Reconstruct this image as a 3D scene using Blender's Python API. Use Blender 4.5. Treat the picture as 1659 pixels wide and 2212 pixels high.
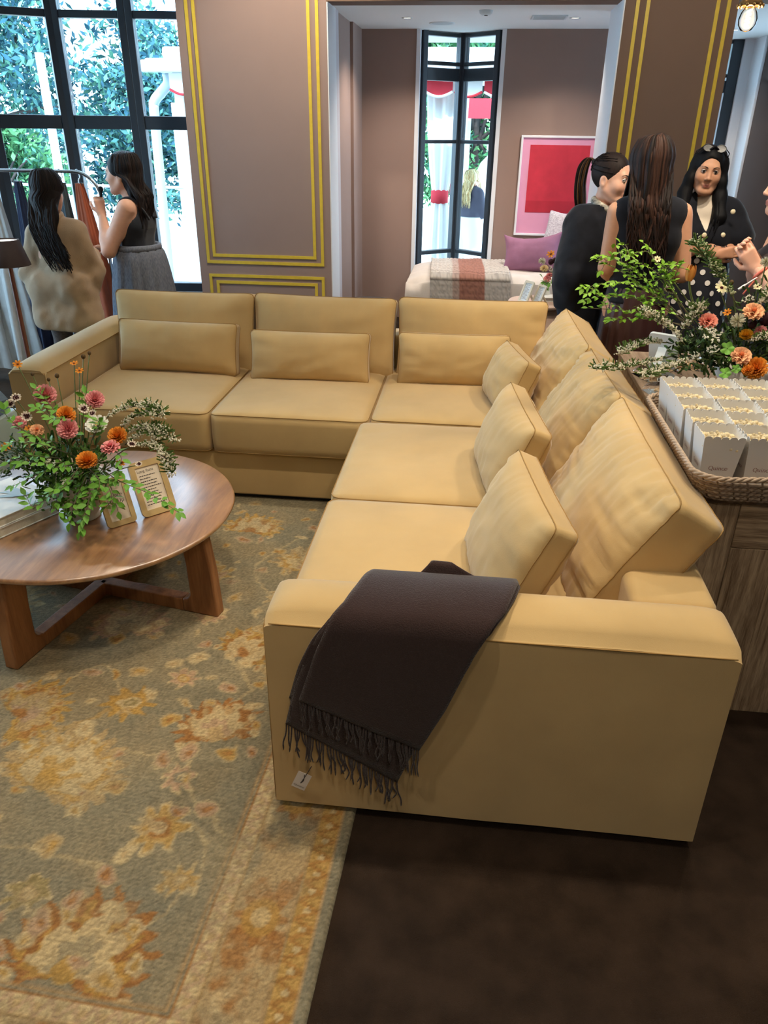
import bpy, bmesh, math, random
import numpy as np
from mathutils import Vector, Matrix, noise as mnoise

# ---------------------------------------------------------------- scene, camera, world, lights
for o in list(bpy.data.objects):
    bpy.data.objects.remove(o, do_unlink=True)
scene = bpy.context.scene
COL = scene.collection
PI = math.pi

CAM_H = 1.70
_p, _y, _r = math.radians(27.0), math.radians(6.25), math.radians(0.7)
_fw = Vector((-math.sin(_y) * math.cos(_p), math.cos(_y) * math.cos(_p), -math.sin(_p)))
_rt = Vector((math.cos(_y), math.sin(_y), 0))
_up = _rt.cross(_fw)
_rt2 = math.cos(_r) * _rt + math.sin(_r) * _up
_up2 = -math.sin(_r) * _rt + math.cos(_r) * _up
cd = bpy.data.cameras.new('camera')
cd.sensor_fit = 'HORIZONTAL'
cd.sensor_width = 36.0
cd.lens = 36.0 * 1637.0 / 1659.0
cd.clip_start = 0.05
cd.clip_end = 200
cam = bpy.data.objects.new('camera', cd)
m = Matrix.Identity(4)
for i in range(3):
    m[i][0] = _rt2[i]; m[i][1] = _up2[i]; m[i][2] = -_fw[i]
m[0][3], m[1][3], m[2][3] = 0, 0, CAM_H
cam.matrix_world = m
COL.objects.link(cam)
scene.camera = cam

world = bpy.data.worlds.new('sky')
scene.world = world
world.use_nodes = True
wn = world.node_tree
bgn = wn.nodes['Background']
bgn.inputs['Color'].default_value = (0.50, 0.76, 1.0, 1)
bgn.inputs['Strength'].default_value = 9.0

sd = bpy.data.lights.new('sun', 'SUN')
sd.energy = 5.0
sd.angle = math.radians(1.0)
sd.color = (1.0, 0.95, 0.86)
sun = bpy.data.objects.new('sun', sd)
sun.rotation_euler = (math.radians(38), math.radians(0), 0.0)
COL.objects.link(sun)

vs = scene.view_settings
vs.view_transform = 'Standard'
vs.look = 'None'
vs.exposure = 0.04
vs.gamma = 1.0
vs.use_curve_mapping = False

# ---------------------------------------------------------------- helpers
ORG = {}

def lin(c):
    return tuple((x / 12.92 if x <= 0.04045 else ((x + 0.055) / 1.055) ** 2.4) for x in c)

def rgb(r, g, b):
    return lin((r / 255.0, g / 255.0, b / 255.0)) + (1.0,)

MATS = {}

def mat(name, col, rough=0.6, var=0.0, vscale=20.0, bump=0.0, bscale=200.0, metal=0.0, sheen=0.0, spec=0.5,
        trans=0.0, emit=0.0, col2=None, stretch=None, detail=3.0, coat=0.0, sss=0.0):
    if name in MATS:
        return MATS[name]
    mt = bpy.data.materials.new(name)
    mt.use_nodes = True
    nt = mt.node_tree
    b = nt.nodes['Principled BSDF']
    b.inputs['Base Color'].default_value = col
    b.inputs['Roughness'].default_value = rough
    b.inputs['Metallic'].default_value = metal
    b.inputs['Specular IOR Level'].default_value = spec
    if sheen:
        b.inputs['Sheen Weight'].default_value = sheen
        b.inputs['Sheen Roughness'].default_value = 0.45
    if coat:
        b.inputs['Coat Weight'].default_value = coat
    if trans:
        b.inputs['Transmission Weight'].default_value = trans
    if sss:
        b.inputs['Subsurface Weight'].default_value = sss
        b.inputs['Subsurface Radius'].default_value = (0.01, 0.004, 0.002)
    if emit:
        b.inputs['Emission Color'].default_value = col
        b.inputs['Emission Strength'].default_value = emit
    tc = None
    if var or col2 or bump:
        tc = nt.nodes.new('ShaderNodeTexCoord')
        src = tc.outputs['Object']
        if stretch:
            mp = nt.nodes.new('ShaderNodeMapping')
            mp.inputs['Scale'].default_value = stretch
            nt.links.new(src, mp.inputs['Vector'])
            src = mp.outputs['Vector']
    if var or col2:
        n = nt.nodes.new('ShaderNodeTexNoise')
        n.inputs['Scale'].default_value = vscale
        n.inputs['Detail'].default_value = detail
        nt.links.new(src, n.inputs['Vector'])
        mr = nt.nodes.new('ShaderNodeMapRange')
        mr.inputs['From Min'].default_value = 0.3
        mr.inputs['From Max'].default_value = 0.7
        nt.links.new(n.outputs['Fac'], mr.inputs['Value'])
        mx = nt.nodes.new('ShaderNodeMix')
        mx.data_type = 'RGBA'
        if col2 is None:
            mx.inputs['A'].default_value = tuple(c * (1 - var) for c in col[:3]) + (1,)
            mx.inputs['B'].default_value = tuple(min(1, c * (1 + var)) for c in col[:3]) + (1,)
        else:
            mx.inputs['A'].default_value = col
            mx.inputs['B'].default_value = col2
        nt.links.new(mr.outputs['Result'], mx.inputs['Factor'])
        nt.links.new(mx.outputs['Result'], b.inputs['Base Color'])
    if bump:
        n2 = nt.nodes.new('ShaderNodeTexNoise')
        n2.inputs['Scale'].default_value = bscale
        n2.inputs['Detail'].default_value = 2
        nt.links.new(src, n2.inputs['Vector'])
        bp = nt.nodes.new('ShaderNodeBump')
        bp.inputs['Strength'].default_value = bump
        bp.inputs['Distance'].default_value = 0.004
        nt.links.new(n2.outputs['Fac'], bp.inputs['Height'])
        nt.links.new(bp.outputs['Normal'], b.inputs['Normal'])
    MATS[name] = mt
    return mt

def glass_mat(name, tint=(1, 1, 1, 1), refl=0.08):
    if name in MATS:
        return MATS[name]
    mt = bpy.data.materials.new(name)
    mt.use_nodes = True
    nt = mt.node_tree
    nt.nodes.remove(nt.nodes['Principled BSDF'])
    out = nt.nodes['Material Output']
    t = nt.nodes.new('ShaderNodeBsdfTransparent')
    t.inputs['Color'].default_value = tint
    g = nt.nodes.new('ShaderNodeBsdfGlossy')
    g.inputs['Roughness'].default_value = 0.02
    lw = nt.nodes.new('ShaderNodeLayerWeight')
    lw.inputs['Blend'].default_value = refl
    mx = nt.nodes.new('ShaderNodeMixShader')
    nt.links.new(lw.outputs['Fresnel'], mx.inputs['Fac'])
    nt.links.new(t.outputs[0], mx.inputs[1])
    nt.links.new(g.outputs[0], mx.inputs[2])
    nt.links.new(mx.outputs[0], out.inputs['Surface'])
    MATS[name] = mt
    return mt

def vcol_mat(name, rough=0.6, sheen=0.0, bump=0.0, bscale=300.0, var=0.0, vscale=60.0, sss=0.0, spec=0.4, stretch=None):
    """material whose base colour is the mesh's 'Col' attribute"""
    if name in MATS:
        return MATS[name]
    mt = bpy.data.materials.new(name)
    mt.use_nodes = True
    nt = mt.node_tree
    b = nt.nodes['Principled BSDF']
    b.inputs['Roughness'].default_value = rough
    b.inputs['Specular IOR Level'].default_value = spec
    if sheen:
        b.inputs['Sheen Weight'].default_value = sheen
    if sss:
        b.inputs['Subsurface Weight'].default_value = sss
        b.inputs['Subsurface Radius'].default_value = (0.012, 0.005, 0.003)
    at = nt.nodes.new('ShaderNodeAttribute')
    at.attribute_name = 'Col'
    csrc = at.outputs['Color']
    tc = nt.nodes.new('ShaderNodeTexCoord')
    src = tc.outputs['Object']
    if stretch:
        mp = nt.nodes.new('ShaderNodeMapping')
        mp.inputs['Scale'].default_value = stretch
        nt.links.new(src, mp.inputs['Vector'])
        src = mp.outputs['Vector']
    if var:
        n = nt.nodes.new('ShaderNodeTexNoise')
        n.inputs['Scale'].default_value = vscale
        nt.links.new(src, n.inputs['Vector'])
        mr = nt.nodes.new('ShaderNodeMapRange')
        mr.inputs['From Min'].default_value = 0.3
        mr.inputs['From Max'].default_value = 0.7
        mr.inputs['To Min'].default_value = 1 - var
        mr.inputs['To Max'].default_value = 1 + var
        nt.links.new(n.outputs['Fac'], mr.inputs['Value'])
        vm = nt.nodes.new('ShaderNodeVectorMath')
        vm.operation = 'SCALE'
        nt.links.new(csrc, vm.inputs[0])
        nt.links.new(mr.outputs['Result'], vm.inputs['Scale'])
        csrc = vm.outputs['Vector']
    nt.links.new(csrc, b.inputs['Base Color'])
    if bump:
        n2 = nt.nodes.new('ShaderNodeTexNoise')
        n2.inputs['Scale'].default_value = bscale
        nt.links.new(src, n2.inputs['Vector'])
        bp = nt.nodes.new('ShaderNodeBump')
        bp.inputs['Strength'].default_value = bump
        bp.inputs['Distance'].default_value = 0.004
        nt.links.new(n2.outputs['Fac'], bp.inputs['Height'])
        nt.links.new(bp.outputs['Normal'], b.inputs['Normal'])
    MATS[name] = mt
    return mt

def frame_from(d, up=(0, 0, 1)):
    """3x3 numpy matrix whose columns are x, y, z with z along d"""
    z = np.asarray(d, float); z = z / (np.linalg.norm(z) + 1e-12)
    u = np.asarray(up, float)
    if abs(z @ u) > 0.97:
        u = np.array((1.0, 0, 0)) if abs(z[0]) < 0.9 else np.array((0, 1.0, 0))
    x = np.cross(u, z); x /= np.linalg.norm(x)
    y = np.cross(z, x)
    return np.stack([x, y, z], 1)

def rotz(a):
    c, s = math.cos(a), math.sin(a)
    return np.array([[c, -s, 0], [s, c, 0], [0, 0, 1.0]])

def rotx(a):
    c, s = math.cos(a), math.sin(a)
    return np.array([[1.0, 0, 0], [0, c, -s], [0, s, c]])

def roty(a):
    c, s = math.cos(a), math.sin(a)
    return np.array([[c, 0, s], [0, 1.0, 0], [-s, 0, c]])

class MB:
    """collects shapes and links them as one mesh object"""
    def __init__(self):
        self.v = []; self.f = []; self.n = 0; self.c = []
    def add(self, v, f, col=None):
        v = np.asarray(v, float).reshape(-1, 3)
        self.v.append(v)
        o = self.n
        if isinstance(f, np.ndarray):
            self.f.extend((f + o).tolist())
        else:
            self.f.extend([[i + o for i in q] for q in f])
        self.n += len(v)
        if col is not None:
            c = np.asarray(col, float)
            if c.ndim == 1:
                c = np.tile(c[:3], (len(v), 1))
            self.c.append(c[:, :3])
        else:
            self.c.append(np.ones((len(v), 3)))
        return self
    def box(self, lo, hi, rot=None, piv=None, col=None):
        x0, y0, z0 = lo; x1, y1, z1 = hi
        v = np.array([(x0, y0, z0), (x1, y0, z0), (x1, y1, z0), (x0, y1, z0), (x0, y0, z1), (x1, y0, z1), (x1, y1, z1), (x0, y1, z1)], float)
        if rot is not None:
            p = np.asarray(piv if piv is not None else v.mean(0))
            v = (v - p) @ rot.T + p
        return self.add(v, [(3, 2, 1, 0), (4, 5, 6, 7), (0, 1, 5, 4), (1, 2, 6, 5), (2, 3, 7, 6), (3, 0, 4, 7)], col)
    def bar(self, a, b, w, h, up=(0, 0, 1), col=None):
        """rectangular bar from a to b, w across, h along up"""
        a = np.asarray(a, float); b = np.asarray(b, float)
        M = frame_from(b - a, up)
        v = []
        for p in (a, b):
            for sx, sy in ((-1, -1), (1, -1), (1, 1), (-1, 1)):
                v.append(p + M[:, 0] * sx * w / 2 + M[:, 1] * sy * h / 2)
        return self.add(v, [(3, 2, 1, 0), (4, 5, 6, 7), (0, 1, 5, 4), (1, 2, 6, 5), (2, 3, 7, 6), (3, 0, 4, 7)], col)
    def tube(self, path, rad, n=8, caps=True, closed=False, col=None, flat=1.0, up=(0, 0, 1)):
        P = np.asarray(path, float)
        k = len(P)
        r = np.broadcast_to(np.asarray(rad, float), (k,))
        if closed:
            T = np.roll(P, -1, 0) - np.roll(P, 1, 0)
        else:
            T = np.gradient(P, axis=0)
        T /= (np.linalg.norm(T, axis=1)[:, None] + 1e-12)
        M = frame_from(T[0], up)
        x = M[:, 0]
        ang = np.arange(n) * 2 * PI / n
        rings = []
        for i in range(k):
            x = x - T[i] * (x @ T[i]); x /= (np.linalg.norm(x) + 1e-12)
            y = np.cross(T[i], x)
            rings.append(P[i] + r[i] * (np.cos(ang)[:, None] * x + flat * np.sin(ang)[:, None] * y))
        V = np.concatenate(rings)
        F = []
        kk = k if closed else k - 1
        for i in range(kk):
            a = i * n; b = ((i + 1) % k) * n
            for j in range(n):
                j2 = (j + 1) % n
                F.append((a + j, a + j2, b + j2, b + j))
        if caps and not closed:
            F.append(tuple(range(n - 1, -1, -1)))
            F.append(tuple((k - 1) * n + j for j in range(n)))
        return self.add(V, F, col)
    def lathe(self, prof, n=24, c=(0, 0, 0), M=None, col=None, caps=True):
        """prof: list of (r, z) revolved about z at c"""
        prof = np.asarray(prof, float)
        ang = np.arange(n) * 2 * PI / n
        V = np.concatenate([np.stack([r * np.cos(ang), r * np.sin(ang), np.full(n, z)], 1) for r, z in prof])
        if M is not None:
            V = V @ M.T
        V = V + np.asarray(c, float)
        F = []
        for i in range(len(prof) - 1):
            for j in range(n):
                j2 = (j + 1) % n
                F.append((i * n + j, i * n + j2, (i + 1) * n + j2, (i + 1) * n + j))
        if caps:
            if prof[0][0] > 1e-5: F.append(tuple(range(n - 1, -1, -1)))
            if prof[-1][0] > 1e-5: F.append(tuple((len(prof) - 1) * n + j for j in range(n)))
        return self.add(V, F, col)
    def grid(self, P, closeu=False, closev=False, col=None):
        P = np.asarray(P, float)
        nu, nv = P.shape[:2]
        I = np.arange(nu * nv).reshape(nu, nv)
        if closeu: I = np.concatenate([I, I[:1]], 0)
        if closev: I = np.concatenate([I, I[:, :1]], 1)
        F = np.stack([I[:-1, :-1], I[1:, :-1], I[1:, 1:], I[:-1, 1:]], -1).reshape(-1, 4)
        if col is not None:
            col = np.asarray(col)
            if col.ndim == 3: col = col.reshape(-1, 3)
        return self.add(P.reshape(-1, 3), F, col)
    def prism(self, poly, z0, z1, M=None, c=(0, 0, 0), col=None):
        poly = np.asarray(poly, float)
        n = len(poly)
        V = np.concatenate([np.c_[poly, np.full(n, z0)], np.c_[poly, np.full(n, z1)]])
        if M is not None: V = V @ np.asarray(M).T
        V = V + np.asarray(c, float)
        F = [tuple(range(n - 1, -1, -1)), tuple(range(n, 2 * n))]
        F += [(i, (i + 1) % n, n + (i + 1) % n, n + i) for i in range(n)]
        return self.add(V, F, col)
    def ball(self, c, r, n=10, m=7, col=None, M=None):
        r = np.broadcast_to(np.asarray(r, float), (3,))
        th = np.linspace(0, PI, m)
        ph = np.arange(n) * 2 * PI / n
        P = np.stack([np.sin(th)[:, None] * np.cos(ph)[None], np.sin(th)[:, None] * np.sin(ph)[None], np.cos(th)[:, None] * np.ones(n)[None]], -1) * r
        if M is not None: P = P @ np.asarray(M).T
        return self.grid((P + np.asarray(c, float))[::-1], closev=True, col=col)
    def build(self, name, material, parent=None, smooth=True, bevel=0.0, segs=2, origin=None, vcol=False, sharp=None, solid=0.0, subsurf=0):
        V = np.concatenate(self.v) if self.v else np.zeros((0, 3))
        if parent is not None:
            off = np.array(ORG[parent.name])
            loc = None
        else:
            lo, hi = V.min(0), V.max(0)
            off = np.array(origin if origin is not None else ((lo[0] + hi[0]) / 2, (lo[1] + hi[1]) / 2, lo[2]))
            loc = off
        me = bpy.data.meshes.new(name)
        me.from_pydata((V - off).tolist(), [], self.f)
        if vcol:
            ca = me.color_attributes.new('Col', 'FLOAT_COLOR', 'POINT')
            C = np.concatenate(self.c)
            ca.data.foreach_set('color', np.c_[C, np.ones(len(C))].astype(np.float32).ravel())
        me.materials.append(material)
        if smooth:
            me.polygons.foreach_set('use_smooth', [True] * len(me.polygons))
            if sharp is not None:
                try:
                    me.set_sharp_from_angle(angle=math.radians(sharp))
                except Exception:
                    pass
        me.update()
        o = bpy.data.objects.new(name, me)
        COL.objects.link(o)
        if parent is not None:
            o.parent = parent
            ORG[o.name] = tuple(off)
        else:
            o.location = loc
            ORG[o.name] = tuple(off)
        if solid:
            md = o.modifiers.new('thickness', 'SOLIDIFY'); md.thickness = solid; md.offset = 0
        if bevel:
            md = o.modifiers.new('bevel', 'BEVEL'); md.width = bevel; md.segments = segs
            md.limit_method = 'ANGLE'; md.angle_limit = math.radians(40)
            if smooth:
                me.polygons.foreach_set('use_smooth', [True] * len(me.polygons))
                md.harden_normals = False
        if subsurf:
            md = o.modifiers.new('subd', 'SUBSURF'); md.levels = subsurf; md.render_levels = subsurf
        return o

def tag(o, label=None, cat=None, group=None, kind=None):
    if label: o['label'] = label
    if cat: o['category'] = cat
    if group: o['group'] = group
    if kind: o['kind'] = kind
    return o

def thing(name, loc, label, cat, group=None):
    o = bpy.data.objects.new(name, None)
    o.empty_display_size = 0.05
    o.location = loc
    COL.objects.link(o)
    ORG[o.name] = tuple(loc)
    return tag(o, label, cat, group)

def struct(o):
    o['kind'] = 'structure'
    return o

def share(src, name, parent, loc=(0, 0, 0), M=None, scale=1.0):
    """another piece that shares src's mesh; loc and M are in the parent's space"""
    o = bpy.data.objects.new(name, src.data)
    COL.objects.link(o)
    o.parent = parent
    mw = Matrix.Identity(4)
    if M is not None:
        for i in range(3):
            for j in range(3):
                mw[i][j] = M[i][j] * scale
    else:
        for i in range(3): mw[i][i] = scale
    for i in range(3): mw[i][3] = loc[i]
    o.matrix_local = mw
    ORG[o.name] = tuple(np.array(ORG[parent.name]) + np.array(loc)) if parent is not None else tuple(loc)
    return o

def dup_tree(root, loc, rotz_=None, label=None, group=None):
    r = root.copy(); COL.objects.link(r); r.location = loc
    if rotz_ is not None: r.rotation_euler = (0, 0, rotz_)
    if label: r['label'] = label
    if group: r['group'] = group
    for ch in list(root.children):
        c = ch.copy(); COL.objects.link(c); c.parent = r
        for g in ch.children:
            d = g.copy(); COL.objects.link(d); d.parent = c
    return r

def nz(x, y, z=0.0):
    return mnoise.noise(Vector((x, y, z)))

def bez(p0, p1, p2, n=10, p3=None):
    t = np.linspace(0, 1, n)[:, None]
    p0, p1, p2 = (np.asarray(p, float) for p in (p0, p1, p2))
    if p3 is None:
        return (1 - t) ** 2 * p0 + 2 * t * (1 - t) * p1 + t ** 2 * p2
    p3 = np.asarray(p3, float)
    return (1 - t) ** 3 * p0 + 3 * t * (1 - t) ** 2 * p1 + 3 * t ** 2 * (1 - t) * p2 + t ** 3 * p3

def spline(pts, n=8):
    """Catmull-Rom through pts"""
    P = np.asarray(pts, float)
    P = np.concatenate([[2 * P[0] - P[1]], P, [2 * P[-1] - P[-2]]])
    out = []
    for i in range(1, len(P) - 2):
        t = np.linspace(0, 1, n, endpoint=False)[:, None]
        a, b, c, d = P[i - 1], P[i], P[i + 1], P[i + 2]
        out.append(0.5 * ((2 * b) + (c - a) * t + (2 * a - 5 * b + 4 * c - d) * t ** 2 + (3 * b - a - 3 * c + d) * t ** 3))
    return np.concatenate(out + [P[-2:-1]])

def rounded_rect(w, h, r, n=5):
    pts = []
    for cx, cy, a0 in ((w / 2 - r, h / 2 - r, 0), (-w / 2 + r, h / 2 - r, 90), (-w / 2 + r, -h / 2 + r, 180), (w / 2 - r, -h / 2 + r, 270)):
        for i in range(n + 1):
            a = math.radians(a0 + 90 * i / n)
            pts.append((cx + r * math.cos(a), cy + r * math.sin(a)))
    return np.array(pts)

# letters drawn with a broad nib: strokes on a unit em, baseline 0, x-height 0.5, caps 0.72
def _arc(cx, cy, rx, ry, a0, a1, n=14):
    a = np.radians(np.linspace(a0, a1, n))
    return np.c_[cx + rx * np.cos(a), cy + ry * np.sin(a)]

GLYPH = {
    'Q': (0.78, [_arc(.37, .36, .32, .36, 90, 450, 26), np.array([(.40, .04), (.52, -.06), (.66, -.16), (.80, -.17)])]),
    'u': (0.56, [np.array([(.03, .48), (.11, .48), (.11, .15), (.15, .04), (.24, .0), (.34, .04), (.42, .13)]), np.array([(.34, .48), (.42, .48), (.42, .02), (.51, .01)])]),
    'i': (0.28, [np.array([(.04, .48), (.13, .48), (.13, .01)]), np.array([(.04, .0), (.23, .0)]), np.array([(.11, .66), (.15, .68)])]),
    'n': (0.58, [np.array([(.03, .48), (.12, .48), (.12, .01)]), np.array([(.04, .0), (.2, .0)]), np.array([(.12, .38), (.22, .47), (.32, .49), (.4, .44), (.43, .34), (.43, .01)]), np.array([(.35, .0), (.52, .0)])]),
    'c': (0.47, [_arc(.25, .24, .21, .25, 45, 325, 20)]),
    'e': (0.5, [np.array([(.06, .27), (.43, .27)]), _arc(.25, .24, .20, .25, 0, 318, 22)]),
    'P': (0.58, [np.array([(.13, .0), (.13, .7)]), np.array([(.04, .0), (.24, .0)]), np.array([(.04, .7), (.3, .7)]), _arc(.28, .52, .24, .18, 90, -90, 14), np.array([(.13, .34), (.28, .34)])]),
    'U': (0.72, [np.array([(.12, .7), (.12, .25), (.2, .06), (.36, -.0), (.5, .06), (.58, .25), (.58, .7)]), np.array([(.03, .7), (.22, .7)]), np.array([(.48, .7), (.67, .7)])]),
    'o': (0.54, [_arc(.26, .24, .21, .25, 90, 450, 22)]),
    'p': (0.58, [np.array([(.03, .47), (.12, .47), (.12, -.22)]), np.array([(.03, -.22), (.22, -.22)]), _arc(.3, .24, .2, .25, 130, -130, 18)]),
    '-': (0.34, [np.array([(.05, .24), (.28, .24)])]),
    'L': (0.58, [np.array([(.13, .0), (.13, .7)]), np.array([(.04, .7), (.24, .7)]), np.array([(.04, .0), (.5, .0), (.52, .14)])]),
    'g': (0.54, [_arc(.24, .3, .17, .19, 90, 450, 20), np.array([(.34, .44), (.48, .5)]), np.array([(.14, .14), (.14, .05), (.36, .02), (.44, -.08), (.36, -.2), (.14, -.2), (.06, -.1), (.16, .02)])]),
    's': (0.42, [np.array([(.35, .4), (.28, .48), (.15, .48), (.08, .4), (.12, .3), (.28, .22), (.36, .12), (.28, .01), (.14, -.01), (.06, .08)])]),
    'S': (0.55, [np.array([(.45, .58), (.38, .7), (.2, .71), (.09, .58), (.14, .43), (.36, .32), (.46, .17), (.37, .01), (.17, -.01), (.06, .12)])]),
    'h': (0.58, [np.array([(.03, .7), (.12, .7), (.12, .01)]), np.array([(.04, .0), (.2, .0)]), np.array([(.12, .38), (.22, .47), (.32, .49), (.4, .44), (.43, .34), (.43, .01)]), np.array([(.35, .0), (.52, .0)])]),
    'R': (0.64, [np.array([(.13, .0), (.13, .7)]), np.array([(.04, .0), (.24, .0)]), np.array([(.04, .7), (.3, .7)]), _arc(.28, .53, .22, .17, 90, -90, 14), np.array([(.28, .36), (.4, .2), (.52, .0), (.6, .0)])]),
    'l': (0.28, [np.array([(.04, .7), (.13, .7), (.13, .01)]), np.array([(.04, .0), (.23, .0)])]),
    ' ': (0.3, []),
}

def lettering(mb, text, size, c, ax, ay, an, nib=(0.085, 0.02), lift=0.0004, col=None):
    """flat letters centred at c in the plane ax (right), ay (up), an (outward normal)"""
    ax, ay, an, c = (np.asarray(q, float) for q in (ax, ay, an, c))
    tot = sum(GLYPH[ch][0] for ch in text)
    x0 = -tot / 2
    nb = np.array(nib)
    for ch in text:
        w, strokes = GLYPH[ch]
        for s in strokes:
            for a, b in zip(s[:-1], s[1:]):
                d = b - a
                l = np.hypot(*d)
                if l < 1e-6: continue
                d = d / l
                nrm = np.array((-d[1], d[0]))
                hw = 0.5 * (abs(nrm[0]) * nb[0] + abs(nrm[1]) * nb[1]) + 0.006
                a2 = a - d * 0.012; b2 = b + d * 0.012
                q = [a2 - nrm * hw, b2 - nrm * hw, b2 + nrm * hw, a2 + nrm * hw]
                V = [c + an * lift + size * ((p[0] + x0) * ax + (p[1] - 0.25) * ay) for p in q]
                mb.add(V, [(0, 1, 2, 3)], col)
        x0 += w

# ---------------------------------------------------------------- the room
M_carpet = mat('carpet_brown', rgb(52, 40, 31), 0.95, var=0.35, vscale=9, bump=0.8, bscale=420, spec=0.1, detail=8)
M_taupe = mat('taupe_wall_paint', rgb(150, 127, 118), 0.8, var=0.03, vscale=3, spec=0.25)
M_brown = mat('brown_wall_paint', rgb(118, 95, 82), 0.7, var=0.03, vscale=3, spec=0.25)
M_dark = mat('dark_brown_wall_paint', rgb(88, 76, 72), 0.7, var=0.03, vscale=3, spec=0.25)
M_white = mat('white_paint', rgb(226, 230, 236), 0.6, spec=0.3)
M_ceil = mat('ceiling_white', rgb(238, 242, 242), 0.8, spec=0.2)
M_gold = mat('gold_trim_paint', rgb(214, 184, 62), 0.42, var=0.06, vscale=30, spec=0.5)
M_frame = mat('black_steel', rgb(44, 54, 64), 0.38, spec=0.5)
M_glass = glass_mat('window_glass', (0.97, 0.99, 1.0, 1), 0.06)
M_plaster = mat('plain_plaster', rgb(190, 178, 168), 0.85)

def slab(name, lo, hi, m, bevel=0.0):
    return struct(MB().box(lo, hi).build(name, m, smooth=False, bevel=bevel))

slab('floor', (-5.0, -2.6, -0.12), (4.2, 8.8, 0.0), M_carpet)
slab('ceiling', (-5.0, -2.6, 3.2), (4.2, 6.0, 3.3), M_ceil)
slab('wall_behind', (-5.0, -2.75, 0), (4.2, -2.6, 3.2), M_plaster)
slab('wall_far_left', (-5.15, -2.6, 0), (-5.0, 2.8, 3.2), M_plaster)
slab('wall_far_left_sill', (-5.15, 2.8, 0), (-5.0, 5.0, .42), M_plaster)
slab('wall_far_left_header', (-5.15, 2.8, 2.95), (-5.0, 5.0, 3.2), M_plaster)
slab('wall_far_right', (4.2, -2.6, 0), (4.35, 6.2, 3.2), M_plaster)
slab('wall_right_return', (3.0, 6.0, 0), (4.2, 6.2, 3.2), M_plaster)
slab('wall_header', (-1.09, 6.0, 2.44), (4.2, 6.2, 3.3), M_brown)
slab('wall_bay_header', (-5.0, 5.6, 2.95), (-1.09, 6.6, 3.3), M_taupe)

# alcove
ceil2 = slab('ceiling_alcove', (-1.25, 6.2, 2.44), (3.1, 8.8, 2.54), M_ceil)
slab('wall_alcove_side', (-1.3, 6.33, 0), (-1.1, 7.6, 2.44), M_taupe)
slab('trim_1', (-1.115, 6.34, 0), (-1.085, 6.46, 2.44), mat('pale_jamb', rgb(196, 190, 196), 0.6))
slab('trim_2', (-1.1, 7.1, 0), (-1.075, 7.6, 2.44), M_taupe)
slab('wall_back_left', (-1.3, 7.6, 0), (-0.575, 7.78, 2.44), M_taupe)
slab('wall_back_right', (0.135, 7.6, 0), (1.62, 7.78, 2.44), M_taupe)
slab('wall_back_return', (1.5, 7.6, 0), (1.62, 8.5, 2.44), M_taupe)
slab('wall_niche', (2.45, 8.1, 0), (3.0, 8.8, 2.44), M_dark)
slab('wall_niche_side', (3.0, 7.7, 0), (3.12, 8.1, 2.44), M_white)
slab('wall_niche_sill', (3.0, 6.2, 0), (3.12, 7.7, .35), M_white)
slab('trim_3', (2.425, 8.12, 0), (2.452, 8.5, 2.44), M_white)
slab('trim_4', (-0.6, 7.59, 0.0), (-0.565, 7.9, 2.44), M_white)
slab('trim_5', (0.125, 7.59, 0.0), (0.16, 7.9, 2.44), M_white)

# pillar with gold double lines, left
pl = struct(MB().box((-2.14, 6.0, 0), (-1.09, 6.33, 3.2)).build('wall_left_pillar', M_taupe, smooth=False))
pb = struct(MB().box((-2.14, 6.33, 0), (-1.31, 6.6, 3.2)).build('wall_left_pillar_back', M_taupe, smooth=False))
MB().box((-1.092, 6.004, 0), (-1.082, 6.325, 2.44)).build('reveal_panel', M_white, pl, smooth=False)

def strips(parent, rects, w, y):
    """gold mouldings: rects of (x0, x1, z0, z1); each side its own strip"""
    for (x0, x1, z0, z1) in rects:
        for (lo, hi) in (((x0, y - .008, z0), (x0 + w, y + .002, z1)), ((x1 - w, y - .008, z0), (x1, y + .002, z1)),
                         ((x0 + w, y - .008, z0), (x1 - w, y + .002, z0 + w)), ((x0 + w, y - .008, z1 - w), (x1 - w, y + .002, z1))):
            MB().box(lo, hi).build('gold_strip', M_gold, parent, smooth=False)

strips(pl, [(-2.075, -1.145, 0.725, 3.1), (-2.025, -1.205, 0.775, 3.05), (-2.07, -1.145, 0.12, 0.645), (-2.015, -1.2, 0.17, 0.595)], 0.022, 6.0)

# pillar right
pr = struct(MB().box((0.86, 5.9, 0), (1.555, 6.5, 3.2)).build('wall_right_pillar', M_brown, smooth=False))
MB().box((0.852, 5.905, 0), (0.862, 6.495, 2.44)).build('reveal_panel', M_white, pr, smooth=False)
strips(pr, [(0.925, 1.505, 0.725, 3.1), (0.99, 1.44, 0.79, 3.05)], 0.022, 5.9)

# bay window at left: facets, each with mullions, rails and panes
def facet(win, a, b, zs, mull=0.055, depth=0.09, rails=None, panes=True, dm=None):
    """a, b = plan points; zs = list of (z, thickness) rails"""
    a = np.array((a[0], a[1], 0.0)); b = np.array((b[0], b[1], 0.0))
    d = (b - a) / np.linalg.norm(b - a)
    zt = zs[-1][0]; zb = zs[0][0]
    for p in (a + d * mull / 2, b - d * mull / 2):
        MB().bar(p + (0, 0, zb - .03), p + (0, 0, zt + .03), depth, mull, up=d).build('mullion', M_frame, win, smooth=False, bevel=.006)
    for z, t in zs:
        MB().bar(a + d * mull + (0, 0, z), b - d * mull + (0, 0, z), depth * .8, t).build('rail', M_frame, win, smooth=False, bevel=.005)
    for (z0, t0), (z1, t1) in zip(zs[:-1], zs[1:]):
        MB().bar(a + d * mull + (0, 0, (z0 + z1) / 2), b - d * mull + (0, 0, (z0 + z1) / 2), .008, z1 - z0 - t0 / 2 - t1 / 2).build('pane', M_glass, win, smooth=False)

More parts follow.
